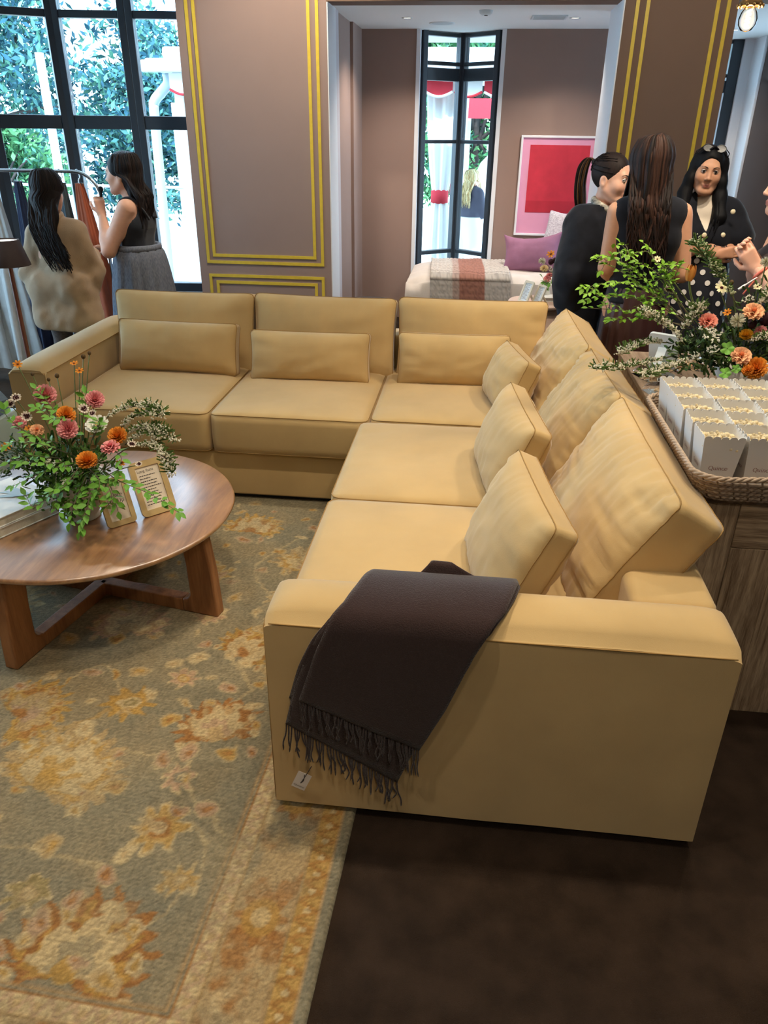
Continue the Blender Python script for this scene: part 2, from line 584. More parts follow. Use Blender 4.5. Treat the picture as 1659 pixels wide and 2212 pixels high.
w1 = thing('window_1', (-2.8, 6.4, 0), None, None); w1['kind'] = 'structure'
bay = [(-2.14, 6.46), (-2.665, 6.40), (-3.20, 6.32), (-3.66, 6.02), (-4.0, 5.6), (-4.25, 5.05)]
zs1 = [(0.455, .07), (1.70, .095), (2.41, .05), (2.92, .06)]
for a, b in zip(bay[:-1], bay[1:]):
    facet(w1, b, a, zs1)
# sill wall under the bay
mb = MB()
for a, b in zip(bay[:-1], bay[1:]):
    a = np.array((a[0], a[1], 0.21)); b = np.array((b[0], b[1], 0.21))
    mb.bar(a, b, .12, .42)
struct(mb.build('wall_bay_sill', M_white, smooth=False))
slab('wall_bay_end', (-5.0, 4.9, 0), (-4.2, 5.05, 3.2), M_plaster)

# prow window in the alcove
w2 = thing('window_2', (-0.22, 7.75, 0), None, None); w2['kind'] = 'structure'
zs2 = [(0.06, .09), (0.60, .035), (1.575, .03), (2.115, .10), (2.20, .03), (2.42, .03)]
for a, b in (((-0.565, 7.70), (-0.21, 7.98)), ((-0.21, 7.98), (0.128, 7.70))):
    facet(w2, a, b, zs2, mull=.05, depth=.07)
# narrow window in the right niche
w3 = thing('window_3', (2.1, 8.45, 0), None, None); w3['kind'] = 'structure'
facet(w3, (1.60, 8.48), (2.34, 8.48), [(0.06, .09), (0.75, .04), (1.56, .03), (2.06, .10), (2.15, .03), (2.42, .03)], mull=.1, depth=.07)
w5 = thing('added_window_left', (-5.07, 1.7, .42), None, None); w5['kind'] = 'structure'  # unseen window bank, added to let cool daylight in from the left
for k in range(4, 6):
    facet(w5, (-5.07, -1.6 + k * 1.1), (-5.07, -.5 + k * 1.1), zs1)
w4 = thing('added_window_niche', (3.05, 7.0, .35), None, None); w4['kind'] = 'structure'  # unseen side window, added to brighten the alcove
facet(w4, (3.06, 7.70), (3.06, 6.95), [(.40, .06), (1.56, .03), (2.40, .05)])
facet(w4, (3.06, 6.95), (3.06, 6.20), [(.40, .06), (1.56, .03), (2.40, .05)])
slab('wall_niche_jamb', (2.34, 8.42, 0), (2.452, 8.56, 2.44), M_white)

# ---------------------------------------------------------------- sectional sofa
M_sofa = mat('camel_velvet', rgb(193, 162, 110), 0.78, var=0.07, vscale=5, bump=0.10, bscale=500, sheen=0.35, spec=0.25, detail=4)
M_pipe = mat('camel_piping', rgb(158, 124, 74), 0.8, spec=0.2)
M_black = mat('black_plinth', rgb(18, 16, 15), 0.8)

def cushion(w, h, t, n=34, m=5, crown=0.35, corner=0.0, wr=0.006, seed=0, pw=2.6, edge=0.5, sag=0.0, wedges=('top',), gus=0.0, rnd=0.10):
    """boxed cushion in local axes: x = width, y = height, z = thickness; returns V, F, seam rings"""
    a, b, c = w / 2, h / 2, t / 2
    ny = max(8, int(n * h / w)) if h < w else n
    nx = n if h < w else max(8, int(n * w / h))
    ids = {}; V = []
    def vid(i, j, k):
        key = (i, j, k)
        if key not in ids:
            ids[key] = len(V)
            u = 2.0 * i / nx - 1; v = 2.0 * j / ny - 1; s = 2.0 * k / m - 1
            V.append((u, v, s))
        return ids[key]
    F = []
    for i in range(nx):
        for j in range(ny):
            F.append((vid(i, j, m), vid(i + 1, j, m), vid(i + 1, j + 1, m), vid(i, j + 1, m)))
            F.append((vid(i, j, 0), vid(i, j + 1, 0), vid(i + 1, j + 1, 0), vid(i + 1, j, 0)))
    for i in range(nx):
        for k in range(m):
            F.append((vid(i, 0, k), vid(i + 1, 0, k), vid(i + 1, 0, k + 1), vid(i, 0, k + 1)))
            F.append((vid(i, ny, k), vid(i, ny, k + 1), vid(i + 1, ny, k + 1), vid(i + 1, ny, k)))
    for j in range(ny):
        for k in range(m):
            F.append((vid(0, j, k), vid(0, j, k + 1), vid(0, j + 1, k + 1), vid(0, j + 1, k)))
            F.append((vid(nx, j, k), vid(nx, j + 1, k), vid(nx, j + 1, k + 1), vid(nx, j, k + 1)))
    Q = np.array(V)
    u, v, s = Q.T
    prof = ((1 - np.abs(u) ** pw).clip(0) * (1 - np.abs(v) ** pw).clip(0)) ** 0.6
    z = c * s * (edge + (1 - edge) * prof * (1 + crown))
    z = np.where(np.abs(s) < 0.999, c * s * edge, z)
    # sides bow out a little between the corners, corners may poke out
    bow = 1 + gus * (1 - np.abs(s) ** 2)
    x = a * u * (1 - corner * (1 - v ** 2)) * np.where(np.abs(u) > .999, bow, 1)
    y = b * v * (1 - corner * (1 - u ** 2)) * np.where(np.abs(v) > .999, bow, 1)
    # round the plan corners
    cr = np.clip((np.abs(u) + np.abs(v) - (2 - rnd * 2)) / (rnd * 2), 0, 1) ** 2 * rnd * .5
    x = x * (1 - cr); y = y * (1 - cr)
    y = y - sag * b * (1 - u ** 2) * (v > 0) * v
    # wrinkles running away from the seams
    d = np.zeros(len(Q))
    for q in range(len(Q)):
        uu, vv, ss = Q[q]
        if abs(ss) < .999: 
            d[q] = 0.35 * wr * nz(uu * 5 + seed, vv * 5, ss * 2 + seed); continue
        dd = 0.0
        def nz(a, b, c_): return 0.45 - 2.2 * abs(mnoise.noise(Vector((a, b, c_))))
        if 'top' in wedges: dd += math.exp(-(1 - vv) / .55) * nz(uu * 9 + seed * 3.1, vv * 1.3, seed)
        if 'bottom' in wedges: dd += math.exp(-(1 + vv) / .45) * nz(uu * 9 + seed * 1.7, vv * 1.3, seed + 5)
        if 'left' in wedges: dd += math.exp(-(1 + uu) / .45) * nz(uu * 1.3, vv * 9 + seed, seed + 9)
        if 'right' in wedges: dd += math.exp(-(1 - uu) / .45) * nz(uu * 1.3, vv * 9 + seed, seed + 12)
        dd += 0.6 * nz(uu * 1.8 + seed, vv * 1.8, seed * 2)
        edgefade = min(1, (1 - max(abs(uu), abs(vv))) * 12 + .15)
        d[q] = wr * dd * edgefade
    z = z + d * np.sign(s)
    P = np.stack([x, y, z], 1)
    rings = []
    for k in (0, m):
        ring = [ids[(i, 0, k)] for i in range(nx)] + [ids[(nx, j, k)] for j in range(ny)] + [ids[(i, ny, k)] for i in range(nx, 0, -1)] + [ids[(0, j, k)] for j in range(ny, 0, -1)]
        rings.append(ring)
    return P, F, rings

def put_cushion(name, parent, P, F, rings, M, c, m, pipe=True, prad=0.0019, **tg):
    M = np.asarray(M); c = np.asarray(c, float)
    W = P @ M.T + c
    mb = MB().add(W, F)
    o = mb.build(name, m, parent, origin=(c[0], c[1], W[:, 2].min()) if parent is None else None)
    if pipe:
        for r in rings:
            MB().tube(W[r], prad, n=5, closed=True).build('piping', M_pipe, o)
    return o

SX0, SX1 = -0.45, 0.665       # front and rear of the run along y
SY0, SY1 = 1.465, 4.45        # near end, far rear
BY0 = 3.335                   # front of the far run
LX0, LX1 = -2.19, -2.0        # left arm
sofa = thing('sectional_sofa', (0.1, 2.9, 0), 'L-shaped camel velvet sectional sofa with wide block arms on the rug', 'sofa')

def softbox(lo, hi, r=0.035, segs=4):
    return MB().box(lo, hi), r, segs

def sofabox(name, lo, hi, r=0.03, segs=4, m=None):
    return MB().box(lo, hi).build(name, m or M_sofa, sofa, smooth=True, bevel=r, segs=segs)

# plinth
for lo, hi in (((SX0 + .04, SY0 + .04, 0), (SX1 - .04, SY1 - .04, .045)), ((LX0 + .04, BY0 + .04, 0), (SX0 + .04, SY1 - .04, .045))):
    MB().box(lo, hi).build('plinth', M_black, sofa, smooth=False)
# base frames
sofabox('base', (SX0 + .012, SY0 + .18, .035), (SX1 - .2, SY1 - .2, .265), .012)
sofabox('base', (LX0 + .17, BY0 + .012, .035), (SX0 + .03, SY1 - .2, .265), .012)
# back frames
sofabox('back_frame', (SX1 - .215, SY0 + .19, .035), (SX1, SY1, .645), .03)
sofabox('back_frame', (LX0 + .185, SY1 - .215, .035), (SX1 - .21, SY1, .645), .03)

def arm(lo, hi, ax):
    """block arm with a slightly crowned, boxed top; ax = long axis"""
    x0, y0, z0 = lo; x1, y1, z1 = hi
    n1, n2 = 30, 12
    mb = MB()
    # body as a rounded section swept along the long axis
    def sect(t):
        w = (y1 - y0) if ax == 0 else (x1 - x0)
        h = z1 - z0
        pts = []
        r = 0.022
        crown = 0.022
        for q in np.linspace(0, 1, n2):
            xx = -w / 2 + r * .3 + (w - r * .6) * q
            zz = h - .0 + crown * (1 - (2 * q - 1) ** 2) - 0.02 * (abs(2 * q - 1) ** 8)
            pts.append((xx, zz))
        pts = [(-w / 2, 0), (-w / 2, h * .5), (-w / 2, h - r)] + pts + [(w / 2, h - r), (w / 2, h * .5), (w / 2, 0)]
        return np.array(pts)
    L = (x1 - x0) if ax == 0 else (y1 - y0)
    tt = np.concatenate([[0, .006, .02, .045], np.linspace(.07, .93, n1), [.955, .98, .994, 1.0]])
    S = sect(0)
    P = np.zeros((len(tt), len(S), 3))
    for i, t in enumerate(tt):
        e = min(t, 1 - t)
        cfl = 1 - .75 * math.exp(-e / .03)
        drop = 0.010 * math.exp(-e / .010) + 0.006 * math.exp(-e / .04)
        sq = 1 - 0.012 * math.exp(-e / .008)
        SS = S.copy()
        hi_ = SS[:, 1] > (z1 - z0)
        SS[hi_, 1] = (z1 - z0) + (SS[hi_, 1] - (z1 - z0)) * cfl
        top = SS[:, 1] > (z1 - z0) * .8
        SS[top, 1] -= drop * ((SS[top, 1] - (z1 - z0) * .8) / ((z1 - z0) * .2)).clip(0, 1.2)
        for j, (p, q) in enumerate(SS):
            wv = 0.0025 * nz(t * 6 + x0 * 3, p * 8, q * 3)
            if ax == 0:
                P[i, j] = (x0 + t * L, (y0 + y1) / 2 + p * sq + wv * (abs(p) > .08), z0 + q + wv * (q > (z1 - z0) * .9))
            else:
                P[i, j] = ((x0 + x1) / 2 + p * sq + wv * (abs(p) > .08), y0 + t * L, z0 + q + wv * (q > (z1 - z0) * .9))
    mb.grid(P if ax == 1 else P[::-1])
    for i in (0, len(tt) - 1):
        ring = P[i]
        cen = ring.mean(0)
        k = len(ring)
        fan = [(j, (j + 1) % k, k) for j in range(k)]
        if (i == 0) != (ax == 1): pass
        mb.add(np.concatenate([ring, [cen]]), fan)
    o = mb.build('arm', M_sofa, sofa, sharp=50)
    # seams: along both top edges and down the end faces
    hseam = z1 - .024
    if ax == 0:
        ring = [(x0 + .012, y0 - .0005, hseam), (x1 - .012, y0 - .0005, hseam)]
        MB().tube(np.linspace(ring[0], ring[1], 24), .0019, n=5).build('seam', M_pipe, o)
        MB().tube(np.array([(x0 - .001, y0 + .004, z0 + .01), (x0 - .001, y0 + .004, hseam - .01), (x0 - .001, y0 + .03, hseam), (x0 - .001, y1 - .01, hseam)]), .0019, n=5).build('seam', M_pipe, o)
    else:
        MB().tube(np.linspace((x1 + .0015, y0 + .012, hseam), (x1 + .0015, y1 - .012, hseam), 24), .0019, n=5).build('seam', M_pipe, o)
        MB().tube(np.array([(x0 + .01, y0 - .001, hseam), (x1 - .004, y0 - .001, hseam), (x1 - .004, y0 - .001, z0 + .01)]), .0019, n=5).build('seam', M_pipe, o)
    return o

arm((SX0, SY0, .035), (SX1, SY0 + .195, .652), 0)
arm((LX0, BY0 - .015, .035), (LX1, SY1, .652), 1)

# seat cushions: (x0, x1, y0, y1)
I3 = np.eye(3)
seats = [(-0.475, 0.44, 1.665, 2.483, 1), (-0.475, 0.44, 2.49, 3.305, 2), (-0.435, 0.44, 3.33, 4.22, 5),
         (-1.205, -0.445, 3.30, 4.22, 3), (-1.985, -1.215, 3.30, 4.22, 4)]
for x0, x1, y0, y1, sdv in seats:
    P, F, rg = cushion(x1 - x0, y1 - y0, .235, n=30, crown=.28, edge=.80, wr=.003, seed=sdv, wedges=('left', 'bottom'), rnd=.05, gus=.012, pw=3.2)
    put_cushion('seat_cushion', sofa, P, F, rg, I3, ((x0 + x1) / 2, (y0 + y1) / 2, .375), M_sofa)

def lean(axis_x, axis_up, c):
    """matrix with columns x (width), y (up), z (front normal)"""
    x = np.asarray(axis_x, float); x /= np.linalg.norm(x)
    y = np.asarray(axis_up, float); y -= x * (x @ y); y /= np.linalg.norm(y)
    z = np.cross(x, y)
    return np.stack([x, y, z], 1)

# back cushions of the far run (front normal -y), then of the run along y (front normal -x)
backs = [(-1.585, 4.155, .645, .80, .44, (1, 0, 0.0), (0, .22, 1), 11), (-0.795, 4.16, .645, .79, .44, (1, 0, -.01), (0, .24, 1), 12), (0.01, 4.16, .65, .80, .45, (1, 0, 0.0), (0, .2, 1), 13)]
for cx, cy, cz, w, h, ax, up, sdv in backs:
    P, F, rg = cushion(w, h, .22, n=34, crown=.30, edge=.52, wr=.009, seed=sdv, corner=.03, wedges=('top', 'left', 'right'), rnd=.06)
    put_cushion('back_cushion', sofa, P, F, rg, lean(ax, up, 0), (cx, cy, cz), M_sofa)
rbacks = [(0.475, 3.78, .625, .80, .43, (.03, -1, 0.0), (.55, 0, 1), 21), (0.495, 3.03, .62, .73, .44, (.02, -1, 0.02), (.58, 0, 1), 22), (0.50, 2.225, .625, .85, .46, (.02, -1, -.01), (.60, 0, 1), 23)]
for cx, cy, cz, w, h, ax, up, sdv in rbacks:
    P, F, rg = cushion(w, h, .24, n=60, crown=.30, edge=.58, wr=.013, seed=sdv, corner=.02, wedges=('top', 'left', 'right', 'bottom'), rnd=.05)
    put_cushion('back_cushion', sofa, P, F, rg, lean(ax, up, 0), (cx, cy, cz), M_sofa)

# lumbar pillows: loose, each its own thing
lum = [(-1.56, 3.93, .615, .66, .275, (1, 0, -.012), (0, .25, 1), 31, 'camel lumbar pillow resting beside the left arm of the sofa'),
       (-0.83, 3.90, .60, .64, .265, (1, .01, 0), (0, .22, 1), 32, 'camel lumbar pillow in the middle of the far sofa run'),
       (-0.075, 3.93, .605, .58, .275, (1, .02, 0), (0, .18, 1), 33, 'wide camel lumbar pillow at the sofa corner facing the camera'),
       (0.21, 3.60, .615, .42, .28, (.22, -1, 0), (.42, 0, 1), 34, 'camel lumbar pillow tucked in the corner, turned side-on'),
       (0.18, 2.72, .625, .56, .33, (.12, -1, 0), (.40, 0, 1), 35, 'camel lumbar pillow on the middle seat of the near sofa run'),
       (0.17, 1.98, .625, .54, .36, (.14, -1, 0), (.45, 0, 1), 36, 'camel lumbar pillow on the nearest seat beside the draped throw')]
for cx, cy, cz, w, h, ax, up, sdv, lb in lum:
    P, F, rg = cushion(w, h, .15, n=32, crown=.55, edge=.42, wr=.008, seed=sdv, corner=.03, wedges=('top', 'left', 'right', 'bottom'), rnd=.05)
    o = put_cushion('lumbar_pillow', None, P, F, rg, lean(ax, up, 0), (cx, cy, cz), M_sofa)
    tag(o, lb, 'pillow', 'lumbar pillows on the sofa')

# ---------------------------------------------------------------- rug (knots as a fine grid with a woven colour attribute)
_rng = np.random.RandomState(7)
def vnoise(x, y, seed=0):
    xi = np.floor(x).astype(np.int64); yi = np.floor(y).astype(np.int64)
    xf = x - xi; yf = y - yi
    xf = xf * xf * (3 - 2 * xf); yf = yf * yf * (3 - 2 * yf)
    def h(a, b):
        n = (a * 374761393 + b * 668265263 + seed * 982451653) & 0x7fffffff
        n = ((n ^ (n >> 13)) * 1274126177) & 0x7fffffff
        return ((n ^ (n >> 16)) & 0xffff) / 65535.0
    return (h(xi, yi) * (1 - xf) + h(xi + 1, yi) * xf) * (1 - yf) + (h(xi, yi + 1) * (1 - xf) + h(xi + 1, yi + 1) * xf) * yf

def fbm(x, y, seed=0, o=4):
    s = 0; a = 0.5; t = 0
    for i in range(o):
        s = s + a * vnoise(x * 2 ** i, y * 2 ** i, seed + i); t += a; a *= 0.5
    return s / t

def fast_grid_object(name, P, Cc, material):
    nu, nv = P.shape[:2]
    V = P.reshape(-1, 3)
    org = np.array((V[:, 0].mean(), V[:, 1].mean(), 0.0))
    I = np.arange(nu * nv).reshape(nu, nv)
    F = np.stack([I[:-1, :-1], I[1:, :-1], I[1:, 1:], I[:-1, 1:]], -1).reshape(-1, 4)
    me = bpy.data.meshes.new(name)
    me.vertices.add(len(V)); me.vertices.foreach_set('co', (V - org).astype(np.float32).ravel())
    me.loops.add(F.size); me.loops.foreach_set('vertex_index', F.astype(np.int32).ravel())
    me.polygons.add(len(F))
    me.polygons.foreach_set('loop_start', np.arange(0, F.size, 4, dtype=np.int32))
    me.polygons.foreach_set('use_smooth', np.ones(len(F), bool))
    ca = me.color_attributes.new('Col', 'FLOAT_COLOR', 'POINT')
    ca.data.foreach_set('color', np.c_[Cc.reshape(-1, 3), np.ones(len(V))].astype(np.float32).ravel())
    me.materials.append(material)
    me.update(calc_edges=True)
    o = bpy.data.objects.new(name, me); COL.objects.link(o); o.location = org
    ORG[o.name] = tuple(org)
    return o

def build_rug():
    st = 0.006
    RW, RL = 2.58, 3.1
    u = np.arange(0, RW + st, st)            # from the right edge leftwards
    v = np.arange(0, RL + st, st)            # from the near edge away
    U, Vv = np.meshgrid(u, v, indexing='ij')
    d = np.array((0.0385, 0.99926)); n = np.array((-0.99926, 0.0385))
    # near right corner of the rug
    o0 = np.array((-0.23, 1.488)) - d * 0.90
    X = o0[0] + U * n[0] + Vv * d[0]; Y = o0[1] + U * n[1] + Vv * d[1]
    jx = X + 0.020 * (vnoise(X * 42, Y * 42, 3) - .5) + .03 * (vnoise(X * 13, Y * 13, 13) - .5); jy = Y + 0.020 * (vnoise(X * 42, Y * 42, 4) - .5) + .03 * (vnoise(X * 13, Y * 13, 14) - .5)
    g = lambda r, gg, b: np.array(lin((r / 255., gg / 255., b / 255.)))
    SAGE, SAGE2, TAN, GOLD, RUST, CREAM, PINK, OLIVE = g(130, 123, 102), g(156, 140, 108), g(190, 158, 108), g(192, 148, 72), g(166, 108, 48), g(208, 182, 134), g(188, 150, 118), g(146, 126, 76)
    Cc = np.empty(X.shape + (3,))
    nb = fbm(X * 2.2, Y * 7, 11)[..., None]
    Cc[:] = SAGE * (1 - nb) + SAGE2 * nb
    nb2 = np.clip((fbm(X * 6, Y * 6, 61) - .5) * 4, 0, 1)[..., None] * .38
    Cc[:] = Cc * (1 - nb2) + (TAN * .6 + SAGE2 * .3) * nb2
    W_ = [(slice(None), slice(None))]
    FX, FY, FJX, FJY = X, Y, jx, jy
    def put(mask, col, a=1.0):
        mask = np.clip(mask, 0, 1)[..., None] * a
        w = W_[0]
        Cc[w] = Cc[w] * (1 - mask) + col * mask
    def win(x0, x1, y0, y1):
        """narrow the working arrays to a world-space rectangle"""
        nonlocal X, Y, jx, jy
        us = []; vs2 = []
        for a in (x0, x1):
            for b in (y0, y1):
                q = np.array((a, b)) - o0
                us.append(q @ n); vs2.append(q @ d)
        i0, i1 = max(0, int(min(us) / st) - 1), min(len(u), int(max(us) / st) + 2)
        j0, j1 = max(0, int(min(vs2) / st) - 1), min(len(v), int(max(vs2) / st) + 2)
        if i1 - i0 < 2 or j1 - j0 < 2: i0, i1, j0, j1 = 0, 2, 0, 2
        w = (slice(i0, i1), slice(j0, j1)); W_[0] = w
        X, Y, jx, jy = FX[w], FY[w], FJX[w], FJY[w]
    def full():
        nonlocal X, Y, jx, jy
        W_[0] = (slice(None), slice(None)); X, Y, jx, jy = FX, FY, FJX, FJY
    worn = fbm(X * 9, Y * 9, 21)
    def soft(x): return np.clip(x / 0.006 + .5, 0, 1)
    def pol(cx, cy, rot=0.0):
        dx = jx - cx; dy = jy - cy
        return np.hypot(dx, dy), np.arctan2(dy, dx) + rot
    def rosette(cx, cy, r, k, cols, rot=0.0, sq=1.0):
        win(cx - r * 1.3, cx + r * 1.3, cy - r * 1.3, cy + r * 1.3)
        dx = (jx - cx) * sq; dy = jy - cy
        rho = np.hypot(dx, dy); th = np.arctan2(dy, dx) + rot
        pet = r * (0.80 + 0.20 * np.cos(k * th)) + 0.012 * (vnoise(X * 45, Y * 45, int(abs(cx * 100)) + 9) - .5)
        put(soft(pet - rho), cols[0], .9)
        put(soft(pet * .86 - rho), cols[1], .85)
        put(soft(r * .36 - rho), cols[2], .9)
        put(soft(r * .20 - rho), cols[3], .9)
        put(soft(r * .09 - rho), cols[2], .9)
    def palmette(cx, cy, r, ang, cols, k=11):
        win(cx - r * 1.3, cx + r * 1.3, cy - r * 1.3, cy + r * 1.3)
        rho, th = pol(cx, cy)
        t = (th - ang + PI) % (2 * PI) - PI
        fan = np.clip(1 - (np.abs(t) / 2.5) ** 4, 0, 1)
        saw = np.abs(((t * k / PI) % 1.0) - .5) * 2
        R_ = r * fan * (0.74 + 0.26 * saw) + 0.01 * (vnoise(X * 50, Y * 50, 5) - .5)
        put(soft(R_ - rho), cols[0], .92)
        put(soft(R_ * .80 - rho) * (vnoise(X * 34, Y * 34, 8) > .42), cols[1], .8)
        R2 = r * .62 * np.clip(1 - (np.abs(t) / 2.3) ** 4, 0, 1) * (0.72 + 0.28 * np.abs(np.cos(t * 4)))
        put(soft(R2 - rho), cols[2], .9)
        put(soft(R2 * .62 - rho) * (vnoise(X * 40, Y * 40, 6) > .35), cols[3], .75)
        put(soft(r * .16 - rho), cols[1], .9)
        for i in range(-3, 4):
            a = ang + i * .62
            px, py = cx + r * .70 * math.cos(a), cy + r * .70 * math.sin(a)
            q = np.hypot(jx - px, jy - py)
            put(soft(r * .10 - q), cols[2], .85); put(soft(r * .045 - q), cols[1], .85)
    def vine(pts, w=.006, col=None):
        P = spline(pts, 8)
        win(P[:, 0].min() - .05, P[:, 0].max() + .05, P[:, 1].min() - .05, P[:, 1].max() + .05)
        dm = np.full(X.shape, 9.0)
        for a, b in zip(P[:-1], P[1:]):
            ab = b - a; L = ab @ ab + 1e-9
            t = np.clip(((jx - a[0]) * ab[0] + (jy - a[1]) * ab[1]) / L, 0, 1)
            dm = np.minimum(dm, np.hypot(jx - a[0] - t * ab[0], jy - a[1] - t * ab[1]))
        put(soft(w - dm), CREAM if col is None else col, .55)
    vine([(-.56, 1.35), (-.75, 1.52), (-.95, 1.62), (-1.13, 1.476)])
    vine([(-1.03, 1.815), (-1.15, 1.7), (-1.25, 1.62)], col=GOLD)
    vine([(-.70, 1.05), (-.60, 1.2), (-.64, 1.36), (-.75, 1.353)])
    vine([(-.72, 1.77), (-.66, 1.95), (-.76, 2.107), (-.7, 2.4), (-.85, 2.7), (-.7, 3.0)])
    vine([(-1.34, 1.74), (-1.2, 2.0), (-1.03, 1.815)])
    vine([(-1.5, 1.3), (-1.3, 1.2), (-1.05, 1.25), (-.85, 1.21)])
    CR = (CREAM, TAN, GOLD, CREAM)
    # large motifs where the photograph shows them
    palmette(-.80, .955, .215, 1.45, (RUST, GOLD, CREAM, SAGE2))
    palmette(-1.13, 1.47, .24, 1.2, (TAN, GOLD, CREAM, GOLD), 13)
    palmette(-.70, 1.72, .165, 1.9, (RUST, TAN, CREAM, PINK))
    palmette(-1.36, 1.72, .18, .5, (GOLD, RUST, TAN, PINK))
    palmette(-.73, 2.12, .16, 1.1, (GOLD, RUST, CREAM, TAN))
    palmette(-1.55, 1.05, .2, 1.0, (GOLD, TAN, CREAM, PINK))
    palmette(-.62, 2.75, .17, 2.0, (TAN, GOLD, CREAM, PINK))
    palmette(-.95, 3.02, .17, 1.4, (GOLD, RUST, CREAM, TAN))
    palmette(-1.2, 2.2, .18, 1.8, (PINK, TAN, CREAM, SAGE2))
    palmette(-1.75, 1.5, .2, 1.5, (RUST, GOLD, CREAM, TAN))
    palmette(-1.8, 2.3, .2, 1.0, (TAN, GOLD, CREAM, PINK))
    rosette(-.746, 1.353, .088, 8, (CREAM, GOLD, RUST, CREAM))
    rosette(-.642, 1.211, .06, 8, (CREAM, GOLD, TAN, CREAM), .3)
    rosette(-.75, 1.53, .07, 7, (CREAM, PINK, SAGE, CREAM), .5)
    rosette(-1.03, 1.815, .085, 9, (GOLD, GOLD, CREAM, OLIVE))
    rosette(-.60, 2.02, .05, 7, (CREAM, TAN, RUST, CREAM))
    rosette(-.92, 2.32, .07, 8, (CREAM, PINK, TAN, CREAM))
    rosette(-.70, 2.48, .06, 8, (CREAM, TAN, SAGE, CREAM))
    rosette(-1.0, 2.62, .08, 8, (CREAM, GOLD, RUST, CREAM))
    rosette(-1.0, 1.12, .06, 7, (CREAM, OLIVE, TAN, CREAM))
    rosette(-1.3, 1.25, .07, 8, (CREAM, OLIVE, GOLD, CREAM))
    rosette(-.9, 1.95, .06, 7, (CREAM, PINK, GOLD, CREAM))
    rg = np.random.RandomState(5)
    used = []
    tries = 0
    while len(used) < 240 and tries < 9000:
        tries += 1
        cx, cy = rg.uniform(-2.4, -.57), rg.uniform(.93, 3.3)
        if any((cx - a) ** 2 + (cy - b) ** 2 < .072 ** 2 for a, b in used): continue
        used.append((cx, cy))
        kind = rg.randint(4)
        r = rg.uniform(.014, .034)
        c1, c2 = [(GOLD, RUST), (CREAM, TAN), (PINK, RUST), (TAN, GOLD)][kind]
        a = rg.uniform(0, PI)
        win(cx - .09, cx + .09, cy - .09, cy + .09)
        dx = (jx - cx) * math.cos(a) + (jy - cy) * math.sin(a); dy = -(jx - cx) * math.sin(a) + (jy - cy) * math.cos(a)
        rho = np.hypot(dx, dy * rg.uniform(1.1, 1.9)) + .006 * (vnoise(X * 80, Y * 80, 31) - .5)
        put(soft(r * 1.25 - rho), CREAM, .6); put(soft(r - rho), c1, .8); put(soft(r * .45 - rho), c2, .8)
    full()
    # border bands, measured inwards from the edge
    E = np.minimum(np.minimum(U, Vv), np.minimum(RW - U, RL - Vv))
    along = np.where(U <= np.minimum(Vv, RL - Vv), Vv, U)
    bd = E < 0.305
    bcol = TAN * .9 + .1 * PINK
    put(((E < .305) & (E > .0)).astype(float), bcol, .75)
    ml = (E > .095) & (E < .235)
    blot = fbm(X * 14, Y * 14, 41)
    put(ml * np.clip((blot - .5) * 9, 0, 1), RUST, .75)
    put(ml * np.clip((fbm(X * 18, Y * 18, 44) - .56) * 9, 0, 1), CREAM, .6)
    put(ml * np.clip((fbm(X * 12, Y * 12, 47) - .58) * 9, 0, 1), SAGE, .6)
    ph = (along % 0.36) - .18
    dm = np.hypot(ph, (E - .165) * 1.1)
    put(ml * soft(.075 * (0.8 + .2 * np.cos(8 * np.arctan2(E - .165, ph))) - dm), RUST, .7)
    put(ml * soft(.05 - dm), GOLD, .7); put(ml * soft(.026 - dm), CREAM, .7)
    for lo, hi, c1, c2 in ((.035, .085, GOLD, CREAM), (.245, .285, CREAM, TAN)):
        m_ = (E > lo) & (E < hi)
        put(m_.astype(float), c1, .8)
        zz = np.abs(((along / .05) % 1) - .5) * 2
        put(m_ * ((np.abs((E - lo) / (hi - lo) - zz) < .25)), RUST if lo < .1 else PINK, .6)
        put(m_ * (np.hypot(((along % .05) - .025), E - (lo + hi) / 2) < .009), c2, .8)
    for e, c in ((.033, RUST), (.088, OLIVE), (.093, RUST), (.238, OLIVE), (.243, RUST), (.288, RUST), (.294, SAGE), (.303, RUST)):
        put(np.clip(1 - np.abs(E - e) / .004, 0, 1), c, .7)
    put((E < .03).astype(float), SAGE * 1.05, .9)
    # wear and knots
    put(np.clip((worn - .50) * 3, 0, 1), SAGE2, .55)
    put(np.ones(X.shape), SAGE * .8, .16)
    kn = 0.64 + 0.46 * _rng.rand(*X.shape)
    rows = 0.94 + 0.12 * ((np.arange(X.shape[1]) % 2)[None, :])
    Cc *= (kn * rows)[..., None]
    Z = 0.011 + 0.0012 * _rng.rand(*X.shape) + 0.0008 * ((np.arange(X.shape[1]) % 2)[None, :])
    # rounded edges
    e2 = np.minimum(np.minimum(U, RW - U), np.minimum(Vv, RL - Vv))
    Z = np.where(e2 < .001, 0.001, Z)
    P = np.stack([X, Y, Z], -1)
    return fast_grid_object('area_rug', P[::-1], Cc[::-1], vcol_mat('rug_wool', 0.95, bump=.5, bscale=260, var=.10, vscale=240, spec=.1))

rug = build_rug()
tag(rug, 'faded sage, gold and rust floral area rug with a tan border under the sofa', 'rug')

